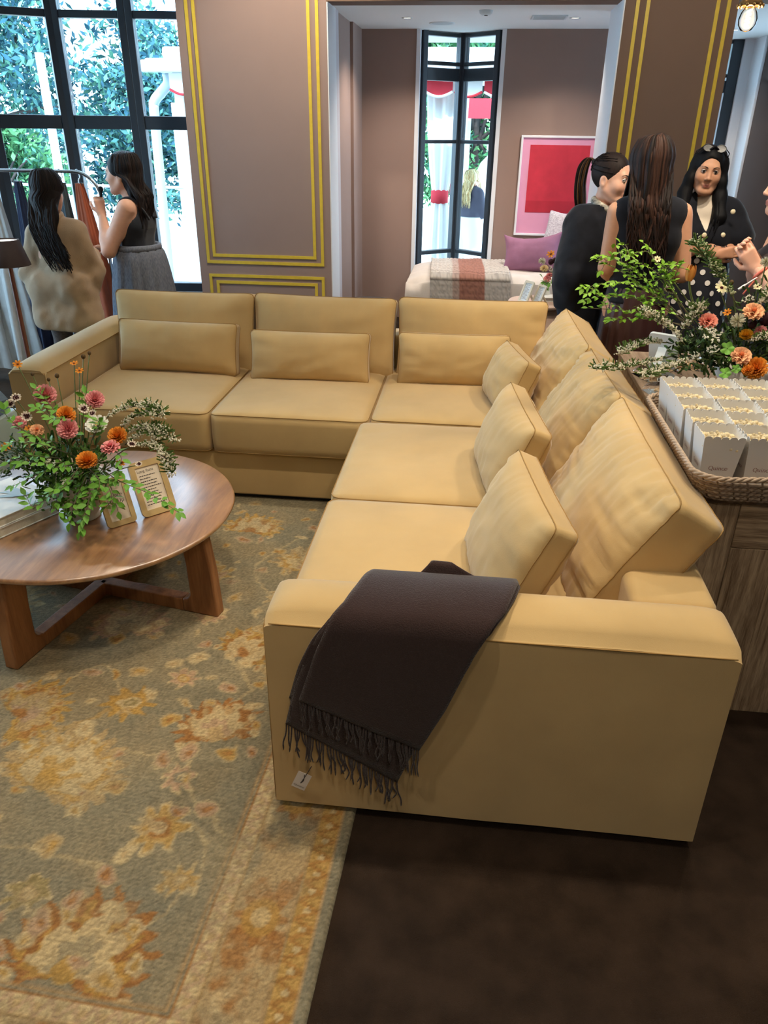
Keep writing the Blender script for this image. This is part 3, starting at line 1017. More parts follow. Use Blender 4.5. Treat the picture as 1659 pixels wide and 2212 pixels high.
# ---------------------------------------------------------------- round coffee table
def wood_mat(name, c1, c2, rough=.35, scale=1.0, axis=(1, 14, 14), bump=.05, spec=.5, fine=.35, coat=0.0):
    if name in MATS: return MATS[name]
    mt = bpy.data.materials.new(name); mt.use_nodes = True
    nt = mt.node_tree; b = nt.nodes['Principled BSDF']
    tc = nt.nodes.new('ShaderNodeTexCoord'); mp = nt.nodes.new('ShaderNodeMapping')
    mp.inputs['Scale'].default_value = tuple(a * scale for a in axis)
    nt.links.new(tc.outputs['Object'], mp.inputs['Vector'])
    n1 = nt.nodes.new('ShaderNodeTexNoise'); n1.inputs['Scale'].default_value = 2.0; n1.inputs['Detail'].default_value = 6; n1.inputs['Distortion'].default_value = .8
    nt.links.new(mp.outputs['Vector'], n1.inputs['Vector'])
    wv = nt.nodes.new('ShaderNodeTexNoise'); wv.inputs['Scale'].default_value = 16; wv.inputs['Detail'].default_value = 3
    nt.links.new(mp.outputs['Vector'], wv.inputs['Vector'])
    ad = nt.nodes.new('ShaderNodeMath'); ad.operation = 'MULTIPLY_ADD'; ad.inputs[1].default_value = fine
    nt.links.new(wv.outputs['Fac'], ad.inputs[0]); nt.links.new(n1.outputs['Fac'], ad.inputs[2])
    mr = nt.nodes.new('ShaderNodeMapRange'); mr.inputs['From Min'].default_value = .35 + fine * .35; mr.inputs['From Max'].default_value = .65 + fine * .65
    nt.links.new(ad.outputs[0], mr.inputs['Value'])
    mx = nt.nodes.new('ShaderNodeMix'); mx.data_type = 'RGBA'; mx.inputs['A'].default_value = c1; mx.inputs['B'].default_value = c2
    nt.links.new(mr.outputs['Result'], mx.inputs['Factor']); nt.links.new(mx.outputs['Result'], b.inputs['Base Color'])
    b.inputs['Roughness'].default_value = rough; b.inputs['Specular IOR Level'].default_value = spec
    if coat: b.inputs['Coat Weight'].default_value = coat; b.inputs['Coat Roughness'].default_value = .28; b.inputs['Coat IOR'].default_value = 2.0
    bp = nt.nodes.new('ShaderNodeBump'); bp.inputs['Strength'].default_value = bump; bp.inputs['Distance'].default_value = .003
    nt.links.new(ad.outputs[0], bp.inputs['Height']); nt.links.new(bp.outputs['Normal'], b.inputs['Normal'])
    MATS[name] = mt
    return mt

M_oak = wood_mat('warm_oak', rgb(132, 88, 52), rgb(184, 134, 86), .38, axis=(9, 1.2, 9), bump=0.0, coat=1.0, spec=.8)
M_oakleg = wood_mat('warm_oak_upright', rgb(128, 82, 48), rgb(170, 116, 72), .42, axis=(14, 14, 1.5), bump=.05)
TC = np.array((-1.40, 2.445, 0.0)); TZ = 0.400
tb = thing('coffee_table', tuple(TC), 'round warm oak coffee table with splayed cross base on the rug', 'coffee table')
MB().lathe([(0, TZ - .038), (.46, TZ - .038), (.50, TZ - .036), (.528, TZ - .028), (.542, TZ - .018), (.547, TZ - .010), (.544, TZ - .003), (.538, TZ), (.3, TZ), (0.001, TZ)], 96, TC, caps=False).build('tabletop', M_oak, tb, sharp=60)
for i in range(4):
    a = math.radians(-11 - 90 * i)
    Mr = np.stack([(math.cos(a), math.sin(a), 0), (0, 0, 1), (math.sin(a), -math.cos(a), 0)], 1)
    fil = [(.40 - .035 * (1 - math.cos(t)) + .012, .098 - .035 * math.sin(t) + .004) for t in np.radians(np.linspace(0, 80, 6))]
    leg = [(.375, .012), (.525, .012), (.515, .20), (.495, TZ - .039), (.395, TZ - .039), (.409, .22)] + fil + [(.375, .066)]
    MB().prism(leg, -.026, .026, Mr, TC).build('leg', M_oakleg, tb, smooth=True, bevel=.006, sharp=35)
    MB().prism([(.0 if i < 2 else .026, .012), (.376, .012), (.376, .066), (.0 if i < 2 else .026, .066)], -.0255, .0255, Mr, TC).build('stretcher', M_oakleg, tb, smooth=False, bevel=.004)

# two flat books on the table
M_bookw = mat('book_cloth_white', rgb(232, 232, 228), .55, var=.02)
M_page = mat('book_pages', rgb(214, 204, 184), .8, var=.08, vscale=200)
M_blue = mat('pale_blue_print', rgb(186, 206, 214), .6)
def book(c, w, d, h, ang, label, mcov=None, grp=None, print_=False, mpage=None):
    t = thing('book', tuple(c), label, 'book', grp)
    Mr = rotz(ang)
    def bx(lo, hi, nm, m, bev=.0015):
        mb = MB().box(lo, hi); mb.v[0] = mb.v[0] @ Mr.T + np.array(c); return mb.build(nm, m, t, smooth=False, bevel=bev)
    cv = .004
    bx((-w / 2, -d / 2, 0), (w / 2, d / 2, cv), 'back_cover', mcov or M_bookw)
    bx((-w / 2, -d / 2, h - cv), (w / 2, d / 2, h), 'front_cover', mcov or M_bookw)
    bx((-w / 2 + .004, -d / 2 + .004, cv), (w / 2 - .004, d / 2 - .002, h - cv), 'pages', mpage or M_page, 0)
    bx((-w / 2 + .001, d / 2 - .004, cv), (w / 2 - .001, d / 2, h - cv), 'spine', mcov or M_bookw, 0)
    if print_:
        mb = MB()
        for k in range(9):
            a0 = math.radians(85 + 8 * k); L = .10 + .03 * math.sin(k * 2.1)
            p = bez((.06, -.06, h + .0010), (.06 + math.cos(a0) * L * .5, -.06 + math.sin(a0) * L * .6, h + .0010), (.06 + math.cos(a0) * L, -.05 + math.sin(a0) * L, h + .0010), 8)
            wd = np.array([.002, .006, .008, .007, .006, .005, .003, .001])
            tt = np.gradient(p, axis=0); nn = np.stack([-tt[:, 1], tt[:, 0], 0 * tt[:, 0]], 1); nn /= np.linalg.norm(nn, axis=1)[:, None]
            G = np.stack([p - nn * wd[:, None], p + nn * wd[:, None]], 1) @ Mr.T + np.array(c) + np.array((0, 0, k * .0003))
            mb.grid(G[:, ::-1])
        mb.build('cover_print', M_blue, t, smooth=False)
    return t
bk_a = math.radians(64)
bkc = np.array((-1.655, 2.315, TZ + .001))
book(bkc, .25, .34 - .06, .038, bk_a, 'large white cloth-bound book lying under another on the coffee table', grp='books on the coffee table')
book(bkc + np.array((.004, .006, .039)), .245, .275, .036, bk_a + .02, 'large white book with a pale blue plant print, topmost of its pair', grp='books on the coffee table', print_=True)

# sign frames
M_brass = mat('brushed_sand_frame', rgb(196, 168, 116), .38, var=.04, vscale=60, spec=.5)
M_paper = mat('cream_paper', rgb(228, 214, 192), .8)
M_ink = mat('dark_ink', rgb(58, 50, 46), .8)
def sign_frame(bl, br, tilt, hgt, label, kind, m=None, paper=None, grp='sign frames on the coffee table', ink=None):
    """easel frame whose lower edge runs bl -> br on the table; leans back by tilt"""
    bl = np.array(bl, float); br = np.array(br, float)
    w = np.linalg.norm(br - bl); x = (br - bl) / w
    back = np.cross((0, 0, 1.0), x)            # away from the viewer
    y = np.array((0, 0, math.cos(tilt))) + back * math.sin(tilt); n = np.cross(x, y)
    c = (bl + br) / 2
    t = thing('sign_frame', tuple(c), label, 'sign frame', grp)
    M3 = np.stack([x, y, n], 1)
    rr = rounded_rect(w, hgt, w * .14, 6); ri = rounded_rect(w * .68, hgt * .78, w * .02, 6)
    cc = c + y * hgt / 2
    mb = MB()
    th = .012
    k = len(rr)
    V = np.concatenate([np.c_[rr, np.full(k, th / 2)], np.c_[ri, np.full(k, th / 2)], np.c_[rr, np.full(k, -th / 2)], np.c_[ri, np.full(k, -.001)]])
    F = []
    for i in range(k):
        j = (i + 1) % k
        F += [(i, j, k + j, k + i), (2 * k + i, 2 * k + j, j, i), (k + i, k + j, 3 * k + j, 3 * k + i)]
    F.append(tuple(2 * k + i for i in range(k))[::-1])
    mb.add(V @ M3.T + cc, F)
    mb.build('frame', m or M_brass, t, sharp=30)
    mb = MB(); q = rounded_rect(w * .69, hgt * .79, w * .02, 2); mb.add(np.c_[q, np.full(len(q), .0005)] @ M3.T + cc, [tuple(range(len(q)))])
    mb.build('paper', paper or M_paper, t, smooth=False)
    mb = MB()
    if kind == 'title':
        lettering(mb, 'Quince', w * .17, cc + y * hgt * .12, x, y, n, lift=.001)
        lettering(mb, 'Pop-Up', w * .17, cc - y * hgt * .0, x, y, n, lift=.001)
        mb.box((0, 0, 0), (.0001, .0001, .0001))
        mb.v[-1] = mb.v[-1] * 0 + cc
    else:
        lettering(mb, 'Long Runs', w * .10, cc + y * hgt * .31 - x * w * .06, x, y, n, lift=.001)
        rg = np.random.RandomState(3)
        for i in range(11):
            yy = .23 - i * .053
            x0 = -.27; x1 = x0 + (.30 + .28 * rg.rand())
            xs = x0
            while xs < x1:
                e = min(x1, xs + .03 + .05 * rg.rand())
                a = cc + x * w * xs + y * hgt * yy + n * .001; b_ = cc + x * w * e + y * hgt * yy + n * .001
                hh = y * hgt * .007
                mb.add([a - hh, b_ - hh, b_ + hh, a + hh], [(0, 1, 2, 3)])
                xs = e + .012
    mb.build('lettering', ink or M_ink, t, smooth=False)
    # strut
    p0 = cc + y * hgt * .12 - n * th * .5
    foot = c + back * (math.sin(tilt) * hgt * .62 + hgt * .42) * 1.0
    foot[2] = c[2] + .001
    MB().bar(p0, foot, w * .3, .004, up=n).build('strut', m or M_brass, t, smooth=False)
    return t
sign_frame((-1.240, 2.265, TZ + .001), (-1.166, 2.345, TZ + .001), math.radians(24), .175, 'sand-coloured easel sign with a title, partly behind leaves on the coffee table', 'title')
sign_frame((-1.150, 2.362, TZ + .001), (-1.060, 2.462, TZ + .001), math.radians(24), .205, 'sand-coloured easel sign with lines of small print, right of the bouquet', 'list')

# ---------------------------------------------------------------- throw over the near arm
M_throw = mat('dark_brown_wool', rgb(56, 42, 40), .95, var=.16, vscale=300, bump=.6, bscale=350, sheen=.35, spec=.1)
def drape(path_yz, xl, xr, off, nw=26, seed=0):
    """path_yz: list of (y, z); xl, xr: edge x along the path"""
    Pz = spline([(0, a, b) for a, b in path_yz], 6)[:, 1:]
    k = len(Pz)
    s = np.linspace(0, 1, k)
    XL = np.interp(s, np.linspace(0, 1, len(xl)), xl); XR = np.interp(s, np.linspace(0, 1, len(xr)), xr)
    T = np.gradient(Pz, axis=0); T /= np.linalg.norm(T, axis=1)[:, None]
    N = np.stack([T[:, 1], -T[:, 0]], 1)
    if N[k // 3, 1] < 0: N = -N
    G = np.zeros((k, nw, 3))
    for i in range(k):
        for j in range(nw):
            w = j / (nw - 1)
            x = XL[i] * (1 - w) + XR[i] * w
            o = off + .004 * nz(x * 7 + seed, s[i] * 4, seed) * min(1, s[i] * 2)
            G[i, j] = (x, Pz[i, 0] + N[i, 0] * o, Pz[i, 1] + N[i, 1] * o)
    return G
AY0, AY1 = SY0, SY0 + .195
thr = thing('throw_blanket', (-.1, 1.47, .02), 'dark brown fringed wool throw draped over the near sofa arm', 'blanket')
def fringe(G, row, n, L, seed, mbx=None):
    rg = np.random.RandomState(seed)
    e = G[row]
    for i in range(n):
        t = (i + .2 + .6 * rg.rand()) / n * (len(e) - 1)
        j = int(min(t, len(e) - 2)); f = t - j
        p = e[j] * (1 - f) + e[j + 1] * f
        l = L * rg.uniform(.8, 1.15)
        sw = rg.uniform(-.012, .016)
        y0 = min(p[1], AY0 - .004)
        pts = [p + (0, 0, .006), (p[0] + sw * .3, y0 - .001 - .003 * rg.rand(), p[2] - l * .35), (p[0] + sw, y0 - .002, p[2] - l * .7), (p[0] + sw * .7 + rg.uniform(-.006, .006), y0 - .001, p[2] - l)]
        MB().tube(spline(pts, 3), [.0022] * 9 + [.0012], n=5).build('fringe_strand', M_throw, thr)
# lower layer
G1 = drape([(1.715, .555), (1.688, .60), (1.672, .655), (1.62, .678), (1.56, .684), (1.50, .676), (1.463, .652), (1.453, .58), (1.451, .42), (1.452, .25)],
           [-.10, -.17, -.205, -.22, -.24, -.26, -.29, -.33, -.375, -.405], [.12, .15, .16, .165, .15, .125, .095, .05, -.04, -.115], .004, seed=2)
# shear the hem so it slopes down to the right
def shear(G, z0, amt):
    for i in range(G.shape[0]):
        for j in range(G.shape[1]):
            if G[i, j, 2] < .60 and G[i, j, 1] < 1.47:
                G[i, j, 2] -= amt * (j / (G.shape[1] - 1)) * (0.60 - G[i, j, 2]) / (0.60 - z0) - amt * .5 * (0.60 - G[i, j, 2]) / (0.60 - z0)
    return G
G1 = shear(G1, .25, .17)
G2 = drape([(1.70, .60), (1.675, .655), (1.62, .680), (1.56, .686), (1.50, .678), (1.461, .653), (1.450, .58), (1.447, .47), (1.447, .36)],
           [-.15, -.20, -.22, -.235, -.255, -.285, -.315, -.34, -.365], [.14, .155, .16, .145, .125, .09, .05, 0.0, -.06], .012, seed=5)
G2 = shear(G2, .36, .13)
MB().grid(G1).build('lower_layer', M_throw, thr, solid=.006)
MB().grid(G2).build('upper_layer', M_throw, thr, solid=.006)
# fold at the left edge and the corner lying on the seat
G3 = drape([(1.60, .674), (1.52, .672), (1.466, .652), (1.452, .60), (1.450, .52), (1.450, .42)], [-.20, -.24, -.29, -.33, -.365, -.392], [-.15, -.2, -.25, -.28, -.30, -.32], .003, nw=8, seed=8)
MB().grid(G3).build('side_fold', M_throw, thr, solid=.005)
G4 = drape([(1.672, .672), (1.690, .695), (1.735, .62), (1.79, .545)], [-.09, -.055, -.05, -.045], [.06, -.02, -.01, -.03], .004, nw=10, seed=9)
MB().grid(G4).build('corner_fold', M_throw, thr, solid=.006)
fringe(G1, -1, 46, .085, 1); fringe(G2, -1, 44, .085, 2); fringe(G3, -1, 7, .07, 3)
# paper tag
M_tag = mat('white_card', rgb(232, 226, 222), .6)
tgc = np.array((-.372, 1.448, .135)); tx = np.array((.93, -.05, -.36)); tx /= np.linalg.norm(tx); ty = np.array((-.10, -.10, 1.0)); ty -= tx * (tx @ ty); ty /= np.linalg.norm(ty); tn = np.cross(tx, ty)
MT = np.stack([tx, ty, tn], 1)
tg_ = MB().prism([(-.019, -.036), (.019, -.036), (.019, .036), (-.019, .036)], -.0004, .0004, MT, tgc).build('price_tag', M_tag, thr, smooth=False)
mb = MB(); lettering(mb, 'Quince', .0095, tgc - ty * .024, tx, ty, tn, lift=.0008); mb.build('lettering', M_ink, tg_, smooth=False)
MB().tube(spline([tgc + ty * .03 + tn * .001, tgc + ty * .01 - tn * -.004 + tx * .004, tgc + ty * -.004 + tn * .004, tgc + ty * .02 + tx * .002 + tn * .006, tgc + ty * .075 + tx * .006], 5), .0012, n=5).build('tag_cord', M_throw, tg_)

# ---------------------------------------------------------------- console behind the sofa
M_cer = wood_mat('limed_oak_upright', rgb(112, 86, 62), rgb(200, 172, 138), .6, axis=(26, 26, 1.6), bump=.25, fine=.6)
M_cerh = wood_mat('limed_oak_level', rgb(112, 86, 62), rgb(200, 172, 138), .6, axis=(1.6, 26, 26), bump=.25, fine=.6)
M_cert = wood_mat('limed_oak_top', rgb(120, 98, 80), rgb(166, 146, 124), .5, axis=(22, 1.4, 22), bump=.12, fine=.5)
CX0, CX1, CY0, CY1, CZ = .705, 1.26, 2.045, 3.62, .77
con = thing('console_table', ((CX0 + CX1) / 2, (CY0 + CY1) / 2, 0), 'limed oak panelled console standing behind the sofa', 'console')
MB().box((CX0 + .02, CY0 + .02, 0), (CX1 - .02, CY1 - .02, CZ - .03)).build('carcass', M_cer, con, smooth=False)
MB().box((CX0 - .004, CY0 - .004, CZ - .022), (CX1 + .004, CY1 + .004, CZ)).build('top', M_cert, con, smooth=False, bevel=.003)
# near end: stile, level board on top, upright boards below
def board(lo, hi, m): return MB().box(lo, hi).build('board', m, con, smooth=False, bevel=.0015, segs=1)
board((CX0, CY0, .0), (CX0 + .098, CY0 + .021, CZ - .0225), M_cer)
board((CX0 + .100, CY0 + .001, CZ - .165), (CX1 - .10, CY0 + .021, CZ - .0225), M_cerh)
x = CX0 + .100
for w in (.13, .125, .10):
    board((x, CY0 + .0005 * random.Random(int(x * 999)).random(), 0), (min(x + w - .001, CX1 - .101), CY0 + .021, CZ - .167), M_cer); x += w
board((CX1 - .098, CY0, .0), (CX1, CY0 + .021, CZ - .0225), M_cer)
# long side towards the sofa
y = CY0 + .022
for i in range(12):
    w = .129
    board((CX0, y, 0), (CX0 + .02, min(y + w - .001, CY1), CZ - .0225), M_cer); y += w

# woven tray
M_wick = mat('grey_wicker', rgb(168, 146, 124), .65, var=.2, vscale=90)
M_wick2 = mat('grey_wicker_dark', rgb(136, 114, 94), .7, var=.2, vscale=90)
tx0, tx1, ty0, ty1 = .655, 1.235, 1.985, 2.70
tray = thing('woven_tray', ((tx0 + tx1) / 2, (ty0 + ty1) / 2, CZ), 'grey wicker serving tray holding popcorn boxes on the console', 'tray')
tcx, tcy = (tx0 + tx1) / 2, (ty0 + ty1) / 2
def tray_ring(s, z, n=10, r=.07):
    q = rounded_rect(tx1 - tx0 + 2 * s, ty1 - ty0 + 2 * s, r + s * .5, n)
    # subdivide evenly
    Q = np.concatenate([q, q[:1]]); L = np.r_[0, np.cumsum(np.linalg.norm(np.diff(Q, axis=0), axis=1))]
    t = np.linspace(0, L[-1], 260, endpoint=False)
    P = np.stack([np.interp(t, L, Q[:, 0]) + tcx, np.interp(t, L, Q[:, 1]) + tcy, np.full(260, z)], 1)
    return P
mb = MB(); base = rounded_rect(tx1 - tx0 - .05, ty1 - ty0 - .05, .06, 8); mb.prism(base, 0, .006, c=(tcx, tcy, CZ + .001)); mb.build('tray_base', M_wick2, tray, smooth=False)
# weavers: each course a tube that goes in and out over the stakes
nst = 130
for k in range(8):
    zc = CZ + .008 + k * .0085
    s = -.020 + .004 * k
    R0 = tray_ring(s, zc)
    C0 = np.array((tcx, tcy, zc))
    ph = np.arange(260) * (2 * PI * nst / 260) / 1.0
    # normals in plan
    T = np.roll(R0, -1, 0) - np.roll(R0, 1, 0); N = np.stack([T[:, 1], -T[:, 0], 0 * T[:, 0]], 1); N /= np.linalg.norm(N, axis=1)[:, None]
    wob = .0026 * np.where((np.arange(260) + k) % 2 == 0, 1, -1)
    MB().tube(R0 + N * wob[:, None], .0044, n=5, closed=True).build('weaver', M_wick if k % 2 else M_wick2, tray)
st0 = tray_ring(-.021, CZ + .004); st1 = tray_ring(.013, CZ + .078)
mb = MB()
for i in range(0, 260, 4): mb.tube([st0[i], st1[i]], .003, n=5)
mb.build('stakes', M_wick2, tray)['kind'] = 'stuff'
# twisted rim that rises towards the ends for the handles
R0 = tray_ring(.014, CZ + .083)
R0[:, 2] += .012 * np.clip(1 - np.abs(R0[:, 0] - tcx) / .2, 0, 1) * (np.abs(R0[:, 1] - tcy) > .3)
for sgn in (0, 1, 2):
    ph = np.arange(260) * 2 * PI * 40 / 260 + sgn * 2 * PI / 3
    T = np.roll(R0, -1, 0) - np.roll(R0, 1, 0); N = np.stack([T[:, 1], -T[:, 0], 0 * T[:, 0]], 1); N /= np.linalg.norm(N, axis=1)[:, None]
    P = R0 + N * (.0045 * np.cos(ph))[:, None] + np.array((0, 0, 1.0)) * (.0045 * np.sin(ph))[:, None]
    MB().tube(P, .0048, n=6, closed=True).build('rim_strand', M_wick, tray)
MB().tube(bez((tcx - .07, ty0 - .018, CZ + .055), (tcx, ty0 - .02, CZ + .052), (tcx + .07, ty0 - .018, CZ + .055), 10), .006, n=6).build('handle', M_wick, tray)

# popcorn boxes
M_card = mat('white_box_card', rgb(228, 226, 222), .55)
M_corn = vcol_mat('popcorn_white', .8, bump=.3, bscale=120)
M_red = mat('muted_red_ink', rgb(150, 100, 96), .7)
def scallop_wall(wb, wt, h, nsc=5, amp=.0085, n=40):
    """wall profile: outline of one side, bottom wb, top wt, scalloped"""
    top = []
    for i in range(n + 1):
        t = i / n
        ph = (t * nsc) % 1.0 if i < n else 1.0
        top.append((wt / 2 - wt * t, h + amp * math.sqrt(max(0, 1 - (2 * ph - 1) ** 2))))
    return np.array([(-wb / 2, 0), (wb / 2, 0)] + top)
def make_box():
    t = thing('popcorn_box', (0, 0, 0), '', 'popcorn box', 'popcorn boxes in the tray')
    h, wb, wt = .148, .086, .114
    mb = MB()
    poly = scallop_wall(wb, wt, h)
    sl = (wt - wb) / 2
    for s in range(4):
        Mr = rotz(s * PI / 2)
        V3 = np.stack([poly[:, 0], -(wb / 2 + sl * poly[:, 1] / h), poly[:, 1]], 1)
        V4 = V3 + np.array((0, .0012, 0)); V4[:, 0] *= .985
        V = np.concatenate([V3, V4]) @ Mr.T
        k = len(poly)
        mb.add(V, [tuple(range(k)), tuple(range(2 * k - 1, k - 1, -1))] + [(i, k + i, k + (i + 1) % k, (i + 1) % k) for i in range(k)])
    mb.box((-wb / 2, -wb / 2, 0), (wb / 2, wb / 2, .001))
    mb.build('carton', M_card, t, smooth=False)
    rg = np.random.RandomState(2)
    mb = MB()
    wl = wt - .006
    for i in range(95):
        x, y = rg.uniform(-wl / 2 + .006, wl / 2 - .006, 2)
        z = h - .032 + .012 * rg.rand() + .012 * (1 - (2 * x / wl) ** 2) * (1 - (2 * y / wl) ** 2)
        for q in range(3):
            c = np.array((x, y, z)) + rg.uniform(-.005, .005, 3)
            br = rg.uniform(.85, 1.0)
            mb.ball(c, rg.uniform(.0045, .0075), 5, 4, col=np.array(lin((.97 * br, .90 * br, .74 * br))))
    pc = mb.build('popcorn', M_corn, t, vcol=True); pc['kind'] = 'stuff'
    # lettering on all four walls
    mb = MB()
    for s in range(4):
        Mr = rotz(s * PI / 2)
        nn = Mr @ np.array((0, -1, -sl / h)); nn /= np.linalg.norm(nn)
        ax_ = Mr @ np.array((1.0, 0, 0)); ay_ = np.cross(nn, ax_)
        zc = .056
        lettering(mb, 'Quince', .0165, Mr @ np.array((0, -(wb / 2 + sl * zc / h), zc)), ax_, ay_, nn, lift=.0008)
    mb.build('lettering', M_red, t, smooth=False)
    return t
pb0 = make_box()
ordr = ['nearest', 'second', 'third', 'fourth', 'farthest']
cols_ = ['sofa-side column', 'second column from the sofa', 'third column from the sofa', 'fourth column from the sofa']
first = True
for c in range(4):
    for r in range(5):
        loc = (.733 + .1185 * c + .003 * math.sin(r * 3 + c), 2.140 + .118 * r + .004 * math.sin(c * 2.3 + r), CZ + .0075)
        lb = 'scalloped white popcorn box, %s row of the %s' % (ordr[r], cols_[c])
        if first:
            o = pb0; o.location = loc; o['label'] = lb; first = False
        else:
            o = dup_tree(pb0, loc, label=lb)
        o.rotation_euler = (0, 0, .06 * math.sin(r * 5 + c * 7))

# clear packets and a standing white sign by the bouquet
M_cello = glass_mat('cellophane', (.96, .95, .93, 1), .35)
M_pretz = mat('pale_biscuit', rgb(222, 196, 160), .7, var=.15, vscale=60)
def packet(c, w, d, ang, seed, label):
    t = thing('snack_packet', tuple(c), label, 'snack packet', 'clear snack packets on the console')
    rg = np.random.RandomState(seed)
    Mr = rotz(ang)
    n = 18
    gu = np.linspace(-1, 1, n)
    Zt = np.zeros((n, n, 3)); Zb = np.zeros((n, n, 3))
    for i in range(n):
        for j in range(n):
            u, v = gu[i], gu[j]
            hh = .030 * max(0, (1 - u ** 4) * (1 - v ** 4)) ** .5 + .006 * nz(u * 4 + seed, v * 4, seed)
            Zt[i, j] = (u * w / 2, v * d / 2, .014 + max(0.0, hh)); Zb[i, j] = (u * w / 2, v * d / 2, .0012)
    mb = MB(); mb.grid(Zt @ Mr.T + np.array(c)); mb.grid(Zb[::-1] @ Mr.T + np.array(c)); mb.build('wrapper', M_cello, t)
    for k in range(9):
        p = np.array((rg.uniform(-.38, .38) * w, rg.uniform(-.38, .38) * d, .014 + .012 * rg.rand()))
        a = rg.uniform(0, PI)
        ang_ = np.linspace(0, 2 * PI, 15)[:-1]
        ring = np.stack([.014 * np.cos(ang_), .010 * np.sin(ang_), .003 * np.sin(2 * ang_)], 1) @ rotz(a).T + p
        MB().tube(ring @ Mr.T + np.array(c), .0038, n=6, closed=True).build('biscuit', M_pretz, t)
    return t
packet((.80, 3.22, CZ), .17, .13, .35, 1, 'clear snack packet nearest the far corner of the console')
packet((.80, 2.98, CZ), .17, .14, .25, 2, 'clear snack packet between the tray and the far packets')
packet((.95, 3.40, CZ), .16, .13, -.2, 3, 'clear snack packet under the white flower sprays by the standing sign')
packet((.86, 2.83, CZ), .15, .12, .5, 4, 'clear snack packet touching the far rim of the tray')
M_whitef = mat('white_acrylic', rgb(226, 234, 236), .35)
sign_frame((.905, 3.335, CZ + .001), (.80, 3.40, CZ + .001), math.radians(22), .17, 'white easel sign seen from behind at the far end of the console', 'list', m=M_whitef, grp='standing signs')

# ---------------------------------------------------------------- alcove: daybed, side table, picture, ceiling fixtures
M_linen = mat('cream_linen', rgb(214, 204, 196), .9, var=.05, vscale=12, bump=.25, bscale=240, sheen=.2)
bed = thing('daybed', (.5, 7.0, 0), 'daybed with cream bedding under the alcove window', 'bed')
MB().box((-.50, 6.52, .06), (1.46, 7.42, .26)).build('bed_base', mat('rose_oak', rgb(190, 150, 132), .6, var=.1, vscale=15), bed, smooth=False, bevel=.01)
for x, y in ((-.46, 6.56), (1.42, 6.56), (-.46, 7.38), (1.42, 7.38)):
    MB().box((x - .03, y - .03, 0), (x + .03, y + .03, .062)).build('leg', M_oakleg, bed, smooth=False)
nu, nv = 44, 30
G = np.zeros((nu, nv, 3))
for i in range(nu):
    for j in range(nv):
        u = i / (nu - 1) * 2 - 1; v = j / (nv - 1) * 2 - 1
        x = .48 + u * 1.02; y = 6.97 + v * .47
        z = .60 - .05 * abs(u) ** 10 - .05 * abs(v) ** 10 + .012 * nz(u * 5, v * 4, 2) 
        G[i, j] = (x, y, z)
mb = MB(); mb.grid(G)
ed = np.concatenate([G[:, 0], G[-1, 1:], G[-2::-1, -1], G[0, -2:0:-1]])
sk = [ed]
for q, (zz, ex) in enumerate(((.53, 1.012), (.42, 1.018), (.30, 1.015), (.24, 1.012))):
    r = ed.copy(); cxy = np.array((.48, 6.97))
    r[:, :2] = cxy + (r[:, :2] - cxy) * ex
    for k in range(len(r)): r[k, :2] += .006 * nz(k * .35, q, 1)
    r[:, 2] = zz; sk.append(r)
mb.grid(np.array(sk), closev=True)
mb.build('duvet', M_linen, bed)
# knitted throw over the bed
def knit_mat():
    mt = bpy.data.materials.new('chunky_knit'); mt.use_nodes = True
    nt = mt.node_tree; b = nt.nodes['Principled BSDF']; b.inputs['Roughness'].default_value = .95
    at = nt.nodes.new('ShaderNodeAttribute'); at.attribute_name = 'Col'
    nt.links.new(at.outputs['Color'], b.inputs['Base Color'])
    return mt
G = np.zeros((60, 70, 3)); Cc = np.zeros((60, 70, 3))
for i in range(60):
    for j in range(70):
        w = i / 59; s = j / 69
        x = -.36 + .66 * w + .05 * (s - .5) + .01 * nz(w * 3, s * 3, 4)
        L = s * 1.05
        if L < .72: y = 7.25 - L; z = .622 + .014 * nz(w * 4, s * 6, 7)
        else: y = 6.497 - .012 - .004 * nz(w * 9, s, 2); z = .612 - (L - .72)
        if .68 < L < .76: z -= .012; 
        bump = .008 * abs(math.sin(i * 1.05)) * abs(math.sin(j * 1.0))
        G[i, j] = (x, y - (bump if L > .72 else 0), z + (bump if L <= .72 else 0))
        st = w * 4.2
        cA = np.array(lin((.80, .77, .74))); cB = np.array(lin((.66, .46, .40))); cC = np.array(lin((.60, .55, .52)))
        k = nz(i * .9, j * .9, 3)
        base = cB if 1.5 < st < 2.9 else cA
        if 1.2 < st < 1.5: base = .5 * (cA + cB)
        Cc[i, j] = base * (1 - .25 * (k > .1)) * (1 - .35 * (1 - abs(math.sin(j * 1.0)))) 
mb = MB(); mb.grid(G, col=Cc); kt = mb.build('knitted_throw', knit_mat(), vcol=True, solid=.012)
tag(kt, 'chunky cream and rust striped knitted throw across the daybed', 'blanket')
# bed pillows
P, F, rg_ = cushion(.52, .36, .15, n=28, crown=.7, edge=.16, wr=.010, seed=51, corner=.12, wedges=('top', 'bottom'), rnd=.02, sag=.22)
o = put_cushion('throw_pillow', None, P, F, rg_, lean((1, -.25, .12), (.05, .55, 1), 0), (.50, 6.93, .735), mat('mauve_linen', rgb(150, 104, 134), .9, var=.06, vscale=14, bump=.2, bscale=220), pipe=False)
tag(o, 'mauve linen throw pillow leaning on the daybed', 'pillow', 'daybed pillows')
M_pat = mat('lilac_woven', rgb(226, 224, 232), .9, col2=rgb(150, 142, 160), vscale=60, stretch=(1, 1, 5), bump=.4, bscale=120)
P, F, rg_ = cushion(.62, .52, .18, n=28, crown=.6, edge=.25, wr=.010, seed=52, corner=.08, wedges=('top', 'left'), rnd=.04)
o = put_cushion('throw_pillow', None, P, F, rg_, lean((.9, -.4, -.10), (.1, .5, 1), 0), (.86, 7.02, .79), M_pat, pipe=False)
